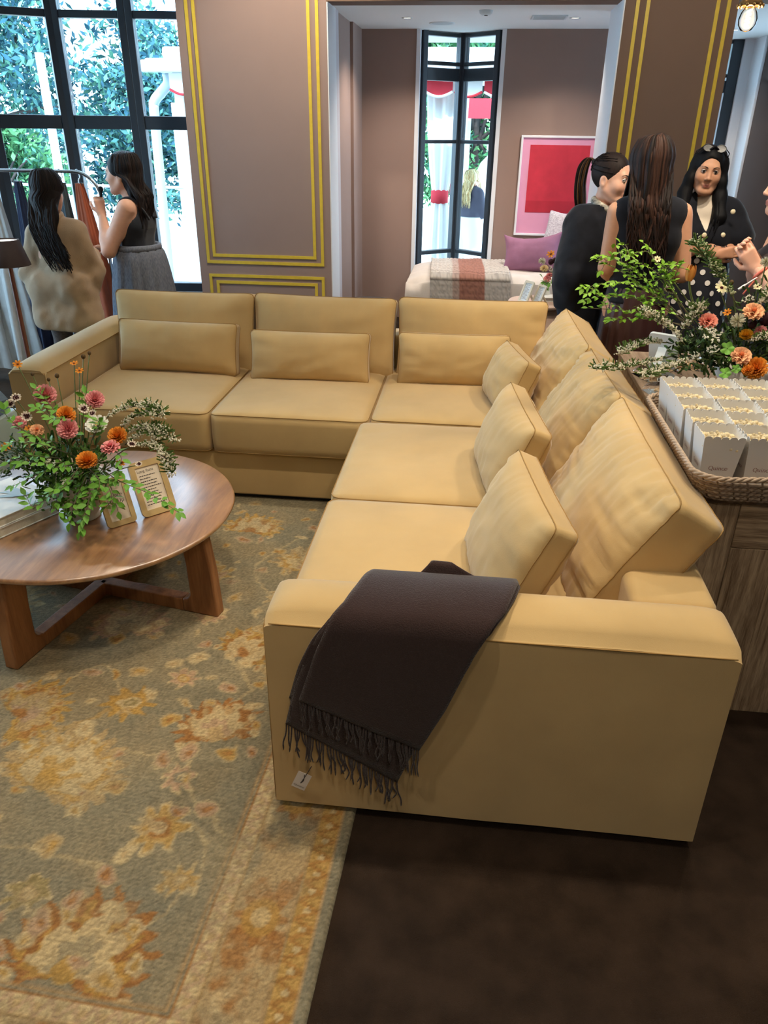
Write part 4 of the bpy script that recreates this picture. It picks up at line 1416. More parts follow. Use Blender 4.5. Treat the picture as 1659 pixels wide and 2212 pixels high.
tag(o, 'pale lilac ribbed pillow behind the mauve one on the daybed', 'pillow', 'daybed pillows')

# round side table with signs, book and bud vases
M_rosewd = wood_mat('pink_oak', rgb(196, 164, 146), rgb(214, 188, 170), .5, axis=(8, 1.5, 8), bump=.05)
sc = np.array((.505, 5.87, 0)); SZ = .545
st_ = thing('side_table', tuple(sc), 'small round pale wood side table beside the daybed', 'side table')
MB().lathe([(0, SZ - .03), (.21, SZ - .03), (.226, SZ - .02), (.228, SZ - .006), (.222, SZ), (0.001, SZ)], 48, sc, caps=False).build('tabletop', M_rosewd, st_, sharp=50)
MB().lathe([(.17, 0), (.17, SZ - .03)], 36, sc).build('drum', M_rosewd, st_)
M_cream = mat('cream_resin', rgb(222, 216, 198), .45)
M_bpap = mat('cool_white_paper', rgb(222, 232, 240), .7)
sign_frame((.345, 5.80, SZ + .001), (.405, 5.72, SZ + .001), math.radians(22), .165, 'cream easel sign, left of the two on the side table', 'list', m=M_cream, paper=M_bpap, grp='signs on the side table')
sign_frame((.445, 5.775, SZ + .001), (.495, 5.685, SZ + .001), math.radians(22), .145, 'cream easel sign, right of the two on the side table', 'list', m=M_cream, paper=M_bpap, grp='signs on the side table')
book((.625, 5.92, SZ + .001), .19, .13, .028, .12, 'white book under the bud vase on the side table', mpage=mat('grey_pages', rgb(150, 142, 136), .8))
M_porc = mat('white_porcelain', rgb(228, 224, 216), .25, coat=.3)
vz = thing('bud_vase', (.655, 5.93, SZ + .0295), 'round white bud vase of garden flowers on the side table', 'vase', 'bud vases on the side table')
vb = np.array((.655, 5.93, SZ + .0295))
MB().lathe([(.0, 0), (.024, 0), (.045, .014), (.053, .036), (.045, .060), (.022, .078), (.016, .094), (.021, .106), (.018, .106), (.013, .094)], 28, vb, caps=False).build('body', M_porc, vz)
vb2 = np.array((.56, 5.99, SZ + .0015))
vz2 = thing('bud_vase', tuple(vb2), 'slim white bud vase half hidden behind the round one', 'vase', 'bud vases on the side table')
MB().lathe([(.0, 0), (.03, 0), (.04, .02), (.03, .05), (.012, .075), (.014, .10), (.011, .10)], 24, vb2, caps=False).build('body', M_porc, vz2)

# black marble table behind the sofa
M_marb = mat('black_marble', rgb(30, 30, 34), .2, col2=rgb(60, 62, 68), vscale=6, detail=8)
mt_ = thing('marble_table', (-.70, 5.3, 0), 'low black marble pedestal table behind the far sofa run', 'side table')
MB().lathe([(0, .575), (.165, .575), (.18, .585), (.18, .605), (.172, .615), (0.001, .615)], 40, (-.70, 5.3, 0), caps=False).build('tabletop', M_marb, mt_, sharp=50)
MB().lathe([(.14, 0), (.13, .02), (.05, .06), (.045, .5), (.08, .576)], 28, (-.70, 5.3, 0)).build('pedestal', M_marb, mt_)

# framed picture: red field on pink
pc = thing('framed_picture', (.70, 7.6, .82), 'pink and red colour-field print in a thin white frame on the alcove wall', 'picture')
px0, px1, pz0, pz1 = .355, 1.04, .805, 1.64
for lo, hi in (((px0, 7.565, pz0), (px0 + .018, 7.6, pz1)), ((px1 - .018, 7.565, pz0), (px1, 7.6, pz1)), ((px0 + .018, 7.565, pz0), (px1 - .018, 7.6, pz0 + .018)), ((px0 + .018, 7.565, pz1 - .018), (px1 - .018, 7.6, pz1))):
    MB().box(lo, hi).build('frame_bar', mat('white_frame', rgb(232, 234, 240), .4), pc, smooth=False, bevel=.002)
M_pink = mat('pink_paper', rgb(226, 158, 190), .8, var=.05, vscale=5)
M_redp = mat('red_field', rgb(196, 46, 66), .8, var=.12, vscale=8, detail=6)
M_redd = mat('red_field_deep', rgb(182, 38, 58), .8, var=.12, vscale=8, detail=6)
MB().box((px0 + .017, 7.580, pz0 + .017), (px1 - .017, 7.599, pz1 - .017)).build('print', M_pink, pc, smooth=False)
MB().box((px0 + .085, 7.5785, pz0 + .20), (px1 - .075, 7.5802, pz1 - .075)).build('red_field', M_redp, pc, smooth=False)
MB().box((px0 + .085, 7.5778, pz0 + .20), (px1 - .075, 7.5797, pz0 + .30)).build('red_band', M_redd, pc, smooth=False)

# fixtures in the alcove ceiling
M_fix = mat('fixture_white', rgb(214, 224, 228), .5)
M_glow = mat('downlight_glow', (1.0, 0.86, 0.66, 1), emit=4.0)
def alc_light(x, y, power, label):
    t = thing('recessed_downlight', (x, y, 2.44), label, 'ceiling light', 'recessed downlights in the alcove ceiling')
    MB().lathe([(.028, -.001), (.040, -.006), (.045, -.0005)], 20, (x, y, 2.44), caps=False).build('trim_ring', M_fix, t)
    MB().lathe([(0.0, -.002), (.028, -.002)], 16, (x, y, 2.44), caps=False).build('lens', M_glow, t)
    ld = bpy.data.lights.new('alcove_lamp', 'SPOT'); ld.energy = power; ld.color = (1.0, .86, .72); ld.spot_size = math.radians(130); ld.spot_blend = .8; ld.shadow_soft_size = .05
    lo = bpy.data.objects.new('lamp_light', ld); COL.objects.link(lo); lo.parent = t; lo.location = (0, 0, -.02)
alc_light(-.618, 6.86, 75, 'small recessed downlight left in the alcove ceiling')
alc_light(.647, 6.88, 70, 'small recessed downlight right of the ceiling vent')
alc_light(2.03, 7.67, 30, 'small recessed downlight in the niche ceiling behind the right pillar')
t = thing('ceiling_speaker', (-.369, 7.21, 2.44), 'round flush ceiling speaker above the alcove window', 'ceiling speaker')
MB().lathe([(.085, -.002), (.10, -.006), (.105, 0)], 32, (-.369, 7.21, 2.44), caps=False).build('bezel', M_fix, t)
MB().lathe([(0, -.003), (.086, -.003)], 32, (-.369, 7.21, 2.44), caps=False).build('grille', mat('speaker_grille', rgb(190, 200, 204), .7), t)
t = thing('smoke_detector', (-.02, 6.46, 2.44), 'small white disc detector on the alcove ceiling', 'detector')
MB().lathe([(0, -.03), (.03, -.03), (.045, -.02), (.05, 0)], 24, (-.02, 6.46, 2.44), caps=False).build('housing', M_fix, t)
MB().lathe([(0, -.033), (.012, -.033), (.014, -.029)], 16, (-.02, 6.46, 2.44), caps=False).build('sensor_cap', M_ink, t)
t = thing('ceiling_vent', (.45, 6.83, 2.44), 'rectangular slatted air vent in the alcove ceiling', 'vent')
for lo, hi in (((.32, 6.72, 2.432), (.58, 6.735, 2.442)), ((.32, 6.925, 2.432), (.58, 6.94, 2.442)), ((.32, 6.735, 2.432), (.335, 6.925, 2.442)), ((.565, 6.735, 2.432), (.58, 6.925, 2.442))):
    MB().box(lo, hi).build('vent_frame', M_fix, t, smooth=False)
MB().box((.335, 6.735, 2.4385), (.565, 6.925, 2.4405)).build('vent_back', mat('vent_dark', rgb(90, 98, 104), .8), t, smooth=False)
for k in range(7):
    y = 6.75 + k * .027
    MB().box((.336, y, 2.434), (.564, y + .010, 2.437), rot=rotx(.5)).build('slat', M_fix, t, smooth=False)

# ---------------------------------------------------------------- chandelier, floor lamp, garment rack with hanging textiles
M_brassd = mat('aged_brass', rgb(150, 118, 74), .35, metal=.9, var=.25, vscale=40)
M_bulb = mat('bulb_filament', (1.0, .78, .45, 1), emit=22.0)
M_bglass = glass_mat('bulb_glass', (1.0, .96, .9, 1), .12)
bc = np.array((.893, 3.24, 2.04))
ch = thing('chandelier', (.95, 3.26, 2.1), 'brass chandelier with a glowing clear bulb hanging at the upper right', 'chandelier')
MB().lathe([(0.0, -.035), (.018, -.030), (.029, -.014), (.031, .004), (.026, .022), (.016, .038), (.013, .046)], 20, bc, caps=False).build('bulb', M_bglass, ch)
MB().tube(np.stack([.006 * np.cos(np.linspace(0, 8 * PI, 40)), .006 * np.sin(np.linspace(0, 8 * PI, 40)), np.linspace(-.018, .03, 40)], 1) + bc, .0032, n=5).build('filament', M_bulb, ch)
ld = bpy.data.lights.new('bulb_light', 'POINT'); ld.energy = 6; ld.color = (1, .75, .45); ld.shadow_soft_size = .03
lo = bpy.data.objects.new('bulb_light', ld); COL.objects.link(lo); lo.parent = ch; lo.location = Vector(bc) - Vector((.95, 3.26, 2.1))
MB().lathe([(.013, .040), (.020, .044), (.040, .040), (.042, .046), (.030, .060), (.022, .085), (.030, .10), (.026, .13), (.014, .16), (.0, .17)], 24, bc, caps=False).build('socket_cup', M_brassd, ch)
mb = MB()
for k in range(12):
    a = k * PI / 6
    mb.ball(bc + np.array((.041 * math.cos(a), .041 * math.sin(a), .041)), .006, 6, 5)
mb.build('beaded_collar', M_brassd, ch)
hub = np.array((1.30, 3.30, 2.42))
MB().tube(spline([bc + (0, 0, .15), bc + (.10, .01, .19), (1.12, 3.27, 2.17), (1.24, 3.29, 2.30), hub], 6), .011, n=8).build('arm', M_brassd, ch)
MB().tube(spline([bc + (-.055, -.01, .085), bc + (-.10, -.012, .075), bc + (-.115, -.01, .11), bc + (-.08, 0, .14), bc + (0, 0, .13)], 6), .008, n=7).build('scroll', M_brassd, ch)
MB().tube(spline([bc + (.06, .01, .09), bc + (.10, .012, .08), bc + (.12, .01, .11), bc + (.09, 0, .15)], 6), .008, n=7).build('scroll', M_brassd, ch)
MB().lathe([(0, -.2), (.03, -.17), (.06, -.1), (.03, 0), (.05, .06), (.015, .14), (.015, .7), (.05, .76), (.06, .78)], 24, hub, caps=False).build('stem', M_brassd, ch)

M_shade = mat('brown_shade', rgb(58, 40, 34), .7, var=.06, vscale=40)
M_teak = mat('reddish_wood', rgb(120, 62, 40), .45, var=.15, vscale=25, stretch=(1, 1, .1))
lc = np.array((-2.46, 3.95, 0))
fl = thing('floor_lamp', tuple(lc), 'slim wooden floor lamp with a dark brown tapered shade at the left edge', 'lamp')
MB().lathe([(.108, 1.015), (.070, 1.145), (.068, 1.145), (.106, 1.015)], 40, lc, caps=False).build('shade', M_shade, fl, smooth=True)
MB().lathe([(0, 1.138), (.068, 1.138)], 40, lc, caps=False).build('diffuser', mat('lamp_diffuser', (1, .93, .85, 1), emit=1.2), fl)
MB().lathe([(.0, .0), (.12, 0), (.125, .012), (.02, .022), (.013, .05), (.011, 1.03), (.011, 1.05)], 24, lc, caps=False).build('pole', M_teak, fl)
MB().lathe([(0, 0), (.13, 0), (.13, .016), (.02, .024)], 32, lc + (0, 0, .0005), caps=False).build('base', M_teak, fl)

# garment rack
M_chrome = mat('chrome', rgb(210, 214, 218), .18, metal=1.0)
RY = 5.10
rk = thing('garment_rack', (-2.95, RY, 0), 'chrome garment rack with rounded ends in front of the bay window', 'garment rack')
zt = 1.415
pth = [(-2.445, RY, .02), (-2.445, RY, 1.20)] + [(-2.445 - .16 * (1 - math.cos(t)), RY, 1.255 + .16 * math.sin(t)) for t in np.radians(np.linspace(0, 90, 8))] + [(-3.6, RY, zt)] + [(-3.75 - .16 * math.sin(t), RY, 1.255 + .16 * math.cos(t)) for t in np.radians(np.linspace(0, 90, 8))] + [(-3.91, RY, .02)]
MB().tube(pth, .011, n=10).build('hoop', M_chrome, rk)
for x in (-2.445, -3.91):
    MB().tube([(x, RY - .25, .03), (x, RY + .25, .03)], .012, n=8).build('foot', M_chrome, rk)
MB().tube([(-2.445, RY, .25), (-3.91, RY, .25)], .009, n=8).build('lower_bar', M_chrome, rk)
for s in (-.24, .24):
    MB().ball((-2.445, RY + s, .016), .016, 8, 6).build('caster', M_black, rk)
    MB().ball((-3.91, RY + s, .016), .016, 8, 6).build('caster', M_black, rk)

def hung_cloth(x, w0, w1, zb, col, label, seed, yoff=0.0, ztop=1.36, depth=.07, m=None, sk=0.0, folds=5):
    """textile clipped to a hanger, folds widening towards the hem"""
    t = thing('hanging_textile', (x, RY, zb), label, 'textile', 'textiles on the garment rack')
    n, k = 56, 26
    G = np.zeros((k, n, 3))
    for i in range(k):
        s = i / (k - 1)
        w = w0 + (w1 - w0) * s ** .8
        for j in range(n):
            a = 2 * PI * j / n
            rad = 1 + .28 * (0.25 + .75 * s) * math.sin(folds * a + seed) + .10 * math.sin((folds * 2 + 1) * a + seed * 2)
            G[i, j] = (x + sk * s + w / 2 * math.cos(a) * rad, RY + yoff + depth * (.25 + .9 * s) * math.sin(a) * rad, ztop - (ztop - zb) * s)
    mb = MB(); mb.grid(G, closev=True); mb.add(np.concatenate([G[0], [G[0].mean(0)]]), [(j, (j + 1) % n, n) for j in range(n)])
    mm = m or mat('cloth_' + label.split()[0] + str(seed), col, .9, var=.06, vscale=18, bump=.25, bscale=260, sheen=.2)
    mb.build('cloth', mm, t)
    MB().tube(spline([(x, RY, ztop - .01), (x, RY, ztop + .02), (x + .012, RY, ztop + .04), (x, RY, zt + .012), (x - .015, RY, zt + .004)], 4), .003, n=6).build('hook', M_chrome, t)
    for q in (-1, 1):
        MB().box((x + q * .018 - .006, RY - .012, ztop - .03), (x + q * .018 + .006, RY + .012, ztop + .004)).build('clip', M_chrome, t, smooth=False)
    return t
hung_cloth(-2.58, .05, .26, .20, rgb(168, 84, 52), 'rust brown textile hanging at the right end of the rack', 1, sk=.06, ztop=1.345)
hung_cloth(-2.70, .05, .17, .25, rgb(70, 82, 88), 'slate grey textile hanging next to the rust one', 2, sk=.02, ztop=1.345)
hung_cloth(-3.00, .05, .15, .25, rgb(34, 44, 72), 'navy textile hanging behind the woman in beige linen', 3, sk=.02, ztop=1.35)
hung_cloth(-3.20, .06, .26, .12, rgb(202, 200, 196), 'pale grey textile hanging left of the navy one', 4, sk=.04, ztop=1.36)
hung_cloth(-3.42, .08, .26, .10, rgb(176, 168, 160), 'warm grey textile hanging at the left end of view', 5, sk=.02, ztop=1.36)
# folded denim-blue textile over a low stand at the left edge
ls = thing('low_stand', (-2.62, 3.42, 0), 'low pale stand with a folded blue textile beside the left sofa arm', 'stand')
MB().box((-2.80, 3.27, .0), (-2.36, 3.60, .34)).build('plinth', mat('pale_stand', rgb(206, 216, 220), .5), ls, smooth=False, bevel=.006)
G = np.zeros((18, 14, 3))
for i in range(18):
    for j in range(14):
        u = i / 17; v = j / 13
        G[i, j] = (-2.78 + .40 * u, 3.30 + .26 * v + .01 * nz(u * 4, v * 4, 1), .355 + .30 * math.sin(PI * min(1, .12 + u * .8)) * (1 - .35 * v) + .012 * nz(u * 6, v * 6, 9))
mb = MB(); mb.grid(G); B = G.copy(); B[..., 2] = .342; mb.grid(B[::-1])
for a, b in ((G[0], B[0]), (G[-1][::-1], B[-1][::-1]), (G[:, -1], B[:, -1]), (G[::-1, 0], B[::-1, 0])): mb.grid(np.stack([a, b]))
mb.build('blue_textile', mat('denim_blue', rgb(92, 108, 134), .9, col2=rgb(126, 138, 156), vscale=120, stretch=(1, 1, 6)), ls)
BLOOMS_A = [
    ((-1.462, 2.400, 0.849), 0.0422, 'pinkdahlia'),
    ((-1.270, 2.380, 0.848), 0.0352, 'pinkdahlia'),
    ((-1.345, 2.310, 0.814), 0.0347, 'orangedahlia'),
    ((-1.321, 2.260, 0.782), 0.0389, 'pinkdahlia'),
    ((-1.221, 2.270, 0.801), 0.0418, 'whitedahlia'),
    ((-1.154, 2.270, 0.764), 0.0358, 'orangedahlia'),
    ((-1.161, 2.220, 0.750), 0.0307, 'pinkranunculus'),
    ((-1.239, 2.200, 0.699), 0.0385, 'orangedahlia'),
    ((-1.531, 2.320, 0.775), 0.0240, 'pinkranunculus'),
    ((-1.443, 2.280, 0.768), 0.0221, 'peachranunculus'),
    ((-1.479, 2.290, 0.764), 0.0143, 'orangecosmos'),
    ((-1.584, 2.300, 0.684), 0.0178, 'orangecosmos'),
    ((-1.145, 2.250, 0.671), 0.0173, 'orangecosmos'),
    ((-1.566, 2.440, 0.941), 0.0162, 'orangecosmos'),
    ((-1.351, 2.430, 0.956), 0.0144, 'orangecosmos'),
    ((-1.330, 2.420, 0.934), 0.0144, 'orangecosmos'),
    ((-1.534, 2.340, 0.852), 0.0191, 'scabiosa'),
    ((-1.560, 2.340, 0.831), 0.0160, 'scabiosa'),
    ((-1.485, 2.300, 0.802), 0.0190, 'scabiosa'),
    ((-1.274, 2.300, 0.840), 0.0187, 'scabiosa'),
    ((-1.092, 2.240, 0.746), 0.0154, 'scabiosa'),
    ((-1.244, 2.300, 0.826), 0.0140, 'scabiosa'),
    ((-1.059, 2.200, 0.693), 0.0123, 'scabiosa'),
    ((-1.368, 2.200, 0.679), 0.0171, 'whiteumbel'),
    ((-1.327, 2.200, 0.614), 0.0173, 'whiteumbel'),
    ((-1.318, 2.440, 0.979), 0.0080, 'bud'),
    ((-1.294, 2.440, 0.992), 0.0064, 'bud'),
    ((-1.422, 2.430, 0.909), 0.0081, 'bud'),
    ((-1.512, 2.430, 0.911), 0.0065, 'bud'),
    ((-1.450, 2.420, 0.897), 0.0065, 'bud'),
]
BLOOMS_B = [
    ((1.024, 2.920, 1.122), 0.0353, 'peachranunculus'),
    ((0.995, 2.860, 0.973), 0.0355, 'peachranunculus'),
    ((1.046, 2.840, 0.928), 0.0473, 'orangedahlia'),
    ((1.017, 2.830, 0.921), 0.0236, 'orangedahlia'),
    ((0.875, 2.930, 1.081), 0.0324, 'coralranunculus'),
    ((0.974, 2.920, 1.080), 0.0271, 'whitepin'),
    ((0.880, 2.900, 1.034), 0.0408, 'whiteumbel'),
    ((0.798, 3.000, 1.229), 0.0307, 'tulip'),
    ((1.018, 2.930, 1.028), 0.0274, 'yellowdahlia'),
    ((0.941, 2.950, 1.101), 0.0154, 'orangecosmos'),
    ((1.054, 3.000, 1.275), 0.0201, 'whitepin'),
    ((0.915, 2.990, 1.181), 0.0256, 'creamdaisy'),
    ((0.726, 2.980, 1.168), 0.0223, 'scabiosa'),
    ((0.675, 3.020, 1.271), 0.0137, 'creamdaisy'),
    ((1.008, 2.960, 1.151), 0.0203, 'whiteumbel'),
    ((1.038, 2.950, 1.062), 0.0171, 'darkbud'),
    ((1.083, 2.950, 1.081), 0.0239, 'darkbud'),
    ((1.060, 2.930, 1.047), 0.0221, 'pinkranunculus'),
    ((1.037, 2.980, 1.190), 0.0152, 'creamdaisy'),
    ((0.896, 2.880, 0.979), 0.0239, 'whiteumbel'),
    ((0.841, 2.900, 0.945), 0.0207, 'whiteumbel'),
    ((0.949, 3.000, 1.200), 0.0085, 'bud'),
]
SPRAYS_A = [
    [(-1.281, 2.280, 0.650), (-1.355, 2.200, 0.663), (-1.437, 2.160, 0.633), (-1.483, 2.140, 0.614)],
    [(-1.293, 2.260, 0.624), (-1.359, 2.180, 0.586), (-1.421, 2.140, 0.540), (-1.452, 2.150, 0.577)],
    [(-1.276, 2.240, 0.616), (-1.291, 2.160, 0.548), (-1.302, 2.130, 0.492)],
    [(-1.260, 2.240, 0.617), (-1.235, 2.150, 0.557), (-1.266, 2.120, 0.465)],
    [(-1.248, 2.240, 0.635), (-1.162, 2.170, 0.612), (-1.150, 2.150, 0.580), (-1.181, 2.150, 0.543)],
    [(-1.220, 2.240, 0.654), (-1.123, 2.180, 0.636), (-1.003, 2.150, 0.607), (-0.918, 2.140, 0.554)],
    [(-1.189, 2.220, 0.639), (-1.150, 2.170, 0.587), (-1.138, 2.160, 0.532)],
    [(-1.343, 2.280, 0.681), (-1.400, 2.220, 0.736), (-1.484, 2.200, 0.748), (-1.542, 2.200, 0.711)],
    [(-1.365, 2.300, 0.706), (-1.458, 2.270, 0.747), (-1.522, 2.260, 0.806), (-1.535, 2.260, 0.838)],
    [(-1.348, 2.300, 0.707), (-1.396, 2.300, 0.806), (-1.460, 2.320, 0.829)],
    [(-1.336, 2.320, 0.735), (-1.431, 2.360, 0.834), (-1.479, 2.380, 0.875)],
    [(-1.299, 2.320, 0.754), (-1.290, 2.360, 0.824), (-1.302, 2.380, 0.867)],
    [(-1.219, 2.280, 0.723), (-1.129, 2.220, 0.710), (-1.126, 2.180, 0.669)],
    [(-1.314, 2.300, 0.709), (-1.321, 2.280, 0.801), (-1.370, 2.260, 0.814)],
    [(-1.250, 2.280, 0.738), (-1.194, 2.240, 0.814), (-1.204, 2.220, 0.837)],
    [(-1.338, 2.260, 0.656), (-1.378, 2.190, 0.683), (-1.456, 2.170, 0.687)],
    [(-1.295, 2.240, 0.650), (-1.311, 2.160, 0.616), (-1.357, 2.150, 0.600)],
    [(-1.268, 2.250, 0.647), (-1.191, 2.170, 0.636), (-1.206, 2.150, 0.585)],
    [(-1.374, 2.270, 0.667), (-1.446, 2.200, 0.700), (-1.513, 2.180, 0.679)],
    [(-1.321, 2.250, 0.626), (-1.355, 2.160, 0.552), (-1.341, 2.150, 0.515)],
]
SPRAYS_B = [
    [(0.844, 2.980, 1.030), (0.675, 2.920, 1.156), (0.525, 2.860, 1.212), (0.389, 2.820, 1.195)],
    [(0.841, 2.980, 1.048), (0.687, 2.950, 1.217), (0.572, 2.920, 1.283), (0.512, 2.900, 1.340)],
    [(0.824, 2.980, 1.047), (0.645, 2.920, 1.139), (0.483, 2.860, 1.162), (0.403, 2.830, 1.148)],
    [(0.825, 2.970, 1.032), (0.649, 2.900, 1.093), (0.523, 2.860, 1.114), (0.421, 2.840, 1.122)],
    [(0.807, 2.980, 1.046), (0.622, 2.930, 1.186), (0.509, 2.900, 1.252), (0.437, 2.880, 1.285)],
    [(0.824, 2.990, 1.062), (0.708, 2.970, 1.214), (0.635, 2.960, 1.295), (0.624, 2.960, 1.311)],
    [(0.807, 2.990, 1.062), (0.730, 2.970, 1.182), (0.700, 2.960, 1.249), (0.735, 2.950, 1.267)],
    [(0.788, 2.970, 1.048), (0.651, 2.900, 1.076), (0.546, 2.870, 1.079), (0.512, 2.860, 1.080)],
    [(0.787, 2.980, 1.063), (0.598, 2.930, 1.234), (0.488, 2.900, 1.284), (0.455, 2.880, 1.246)],
    [(0.767, 2.980, 1.080), (0.640, 2.950, 1.199), (0.566, 2.930, 1.233), (0.541, 2.920, 1.298)],
    [(0.784, 2.980, 1.080), (0.703, 2.960, 1.133), (0.630, 2.930, 1.136), (0.576, 2.920, 1.153)],
    [(0.805, 2.970, 1.049), (0.721, 2.950, 1.118), (0.696, 2.940, 1.153), (0.719, 2.950, 1.218)],
]
PLUMES_A = [
    [(-1.206, 2.300, 0.808), (-1.127, 2.300, 0.850), (-1.045, 2.300, 0.860), (-0.981, 2.280, 0.840)],
    [(-1.164, 2.300, 0.769), (-1.099, 2.300, 0.822), (-1.024, 2.280, 0.841), (-1.001, 2.280, 0.834)],
    [(-1.136, 2.280, 0.727), (-1.060, 2.270, 0.777), (-1.003, 2.270, 0.789), (-0.950, 2.260, 0.754)],
    [(-1.110, 2.260, 0.737), (-1.021, 2.240, 0.742), (-0.972, 2.220, 0.711), (-0.953, 2.210, 0.653)],
    [(-1.153, 2.290, 0.756), (-1.079, 2.280, 0.789), (-1.027, 2.270, 0.787), (-1.005, 2.260, 0.743)],
]
PLUMES_B = [
    [(0.974, 2.980, 1.129), (0.903, 2.970, 1.220), (0.834, 2.970, 1.283), (0.782, 2.970, 1.345)],
    [(0.805, 2.920, 0.982), (0.734, 2.880, 1.050), (0.657, 2.860, 1.093), (0.616, 2.850, 1.116)],
    [(0.763, 2.920, 0.937), (0.643, 2.820, 0.933), (0.532, 2.740, 0.930), (0.447, 2.700, 0.941)],
    [(0.745, 2.950, 0.981), (0.665, 2.900, 0.991), (0.594, 2.860, 0.972), (0.559, 2.840, 0.959)],
    [(0.847, 2.920, 0.940), (0.748, 2.840, 0.923), (0.672, 2.780, 0.911), (0.629, 2.760, 0.903)],
    [(1.010, 2.950, 1.001), (1.056, 2.900, 1.023), (1.078, 2.880, 1.033), (1.124, 2.880, 1.048)],
    [(0.791, 2.960, 1.016), (0.813, 2.950, 1.071), (0.831, 2.950, 1.105), (0.844, 2.950, 1.123)],
    [(1.047, 2.950, 1.130), (1.072, 2.950, 1.164), (1.098, 2.950, 1.189)],
]
GERANIUM = [((0.932, 2.840, 0.996), 0.026), ((0.940, 2.830, 0.907), 0.023), ((0.975, 2.830, 0.924), 0.018), ((0.947, 2.840, 0.958), 0.008)]
# small vase
BLOOMS_C = [
    ((0.559, 5.900, 0.877), 0.0305, 'orangecosmos'),
    ((0.501, 5.900, 0.826), 0.0272, 'whitepin'),
    ((0.520, 5.880, 0.787), 0.0306, 'creamranunculus'),
    ((0.562, 5.880, 0.739), 0.0273, 'pinkranunculus'),
    ((0.547, 5.870, 0.714), 0.0273, 'pinkranunculus'),
    ((0.565, 5.900, 0.822), 0.0204, 'darkbud'),
    ((0.596, 5.920, 0.829), 0.0205, 'darkbud'),
    ((0.570, 5.900, 0.776), 0.0273, 'whiteumbel'),
    ((0.650, 5.920, 0.742), 0.0240, 'whiteumbel'),
    ((0.665, 5.930, 0.790), 0.0205, 'whiteumbel'),
]
SPRAYS_C = [[(0.604, 5.920, 0.667), (0.545, 5.880, 0.679), (0.513, 5.860, 0.715)], [(0.604, 5.920, 0.667), (0.609, 5.880, 0.714), (0.614, 5.860, 0.744)], [(0.604, 5.920, 0.667), (0.529, 5.880, 0.672), (0.539, 5.860, 0.656)], [(0.604, 5.920, 0.667), (0.584, 5.880, 0.697), (0.570, 5.850, 0.678)]]

# ---------------------------------------------------------------- flower arrangements
M_petal = vcol_mat('petals', .65, spec=.25)
M_leafA = mat('leaf_green', rgb(110, 166, 58), .5, var=.3, vscale=30, spec=.4)
M_leafB = mat('leaf_lime', rgb(128, 176, 44), .5, var=.25, vscale=30, spec=.4)
M_leafD = mat('leaf_deep', rgb(54, 86, 40), .55, var=.35, vscale=40, spec=.3)
M_stem = mat('stem_green', rgb(98, 112, 58), .6)
M_twig = mat('twig_grey', rgb(112, 104, 80), .7)
M_floret = vcol_mat('florets', .7, spec=.2)
ROOM_SIDE = np.array((0, 0, 1.7))

def L3(r, g, b): return np.array(lin((r / 255., g / 255., b / 255.)))

def petal(mb, c, M, tilt, length, width, c0, c1, curl=.3, az=0.0, base=.0):
    """one petal: M frame (z = flower axis); leaves the axis at polar angle tilt"""
    n, m = 4, 3
    d = np.array((math.sin(tilt) * math.cos(az), math.sin(tilt) * math.sin(az), math.cos(tilt)))
    side = np.array((-math.sin(az), math.cos(az), 0))
    up = np.cross(d, side)
    G = np.zeros((n, m, 3)); Cc = np.zeros((n, m, 3))
    for i in range(n):
        s = i / (n - 1)
        w = width * (.35 + 1.3 * s - 1.05 * s ** 2.2)
        for j in range(m):
            q = j - 1
            p = d * (base + length * s) + side * q * w * .5 + up * (curl * length * s * s - .25 * w * abs(q))
            G[i, j] = p; Cc[i, j] = c0 * (1 - s) + c1 * s
    mb.grid(G @ M.T + c, col=Cc)

PAL = {'pinkdahlia': (L3(206, 74, 92), L3(250, 178, 174)), 'orangedahlia': (L3(200, 84, 14), L3(246, 166, 64)), 'whitedahlia': (L3(220, 218, 176), L3(250, 248, 238)),
       'pinkranunculus': (L3(206, 84, 94), L3(248, 168, 164)), 'peachranunculus': (L3(216, 110, 60), L3(248, 190, 142)), 'coralranunculus': (L3(200, 90, 78), L3(240, 150, 128)),
       'creamranunculus': (L3(200, 150, 80), L3(240, 214, 160)), 'yellowdahlia': (L3(200, 120, 10), L3(244, 186, 50)), 'orangecosmos': (L3(180, 80, 10), L3(240, 160, 44)),
       'creamdaisy': (L3(220, 210, 150), L3(244, 236, 200)), 'whitepin': (L3(190, 186, 140), L3(240, 236, 218)), 'whiteumbel': (L3(210, 206, 170), L3(244, 240, 224)),
       'scabiosa': (L3(60, 20, 26), L3(240, 228, 206)), 'tulip': (L3(196, 110, 40), L3(236, 166, 84)), 'bud': (L3(90, 70, 40), L3(120, 96, 56)), 'darkbud': (L3(50, 16, 26), L3(84, 30, 42))}

PART_NAME = {'dahlia': 'dahlia', 'ranunculus': 'ranunculus', 'cosmos': 'cosmos_flower', 'daisy': 'daisy_flower', 'pin': 'pincushion_flower', 'umbel': 'lace_flower', 'scabiosa': 'scabiosa', 'tulip': 'tulip', 'bud': 'seed_head', 'darkbud': 'dark_flower'}

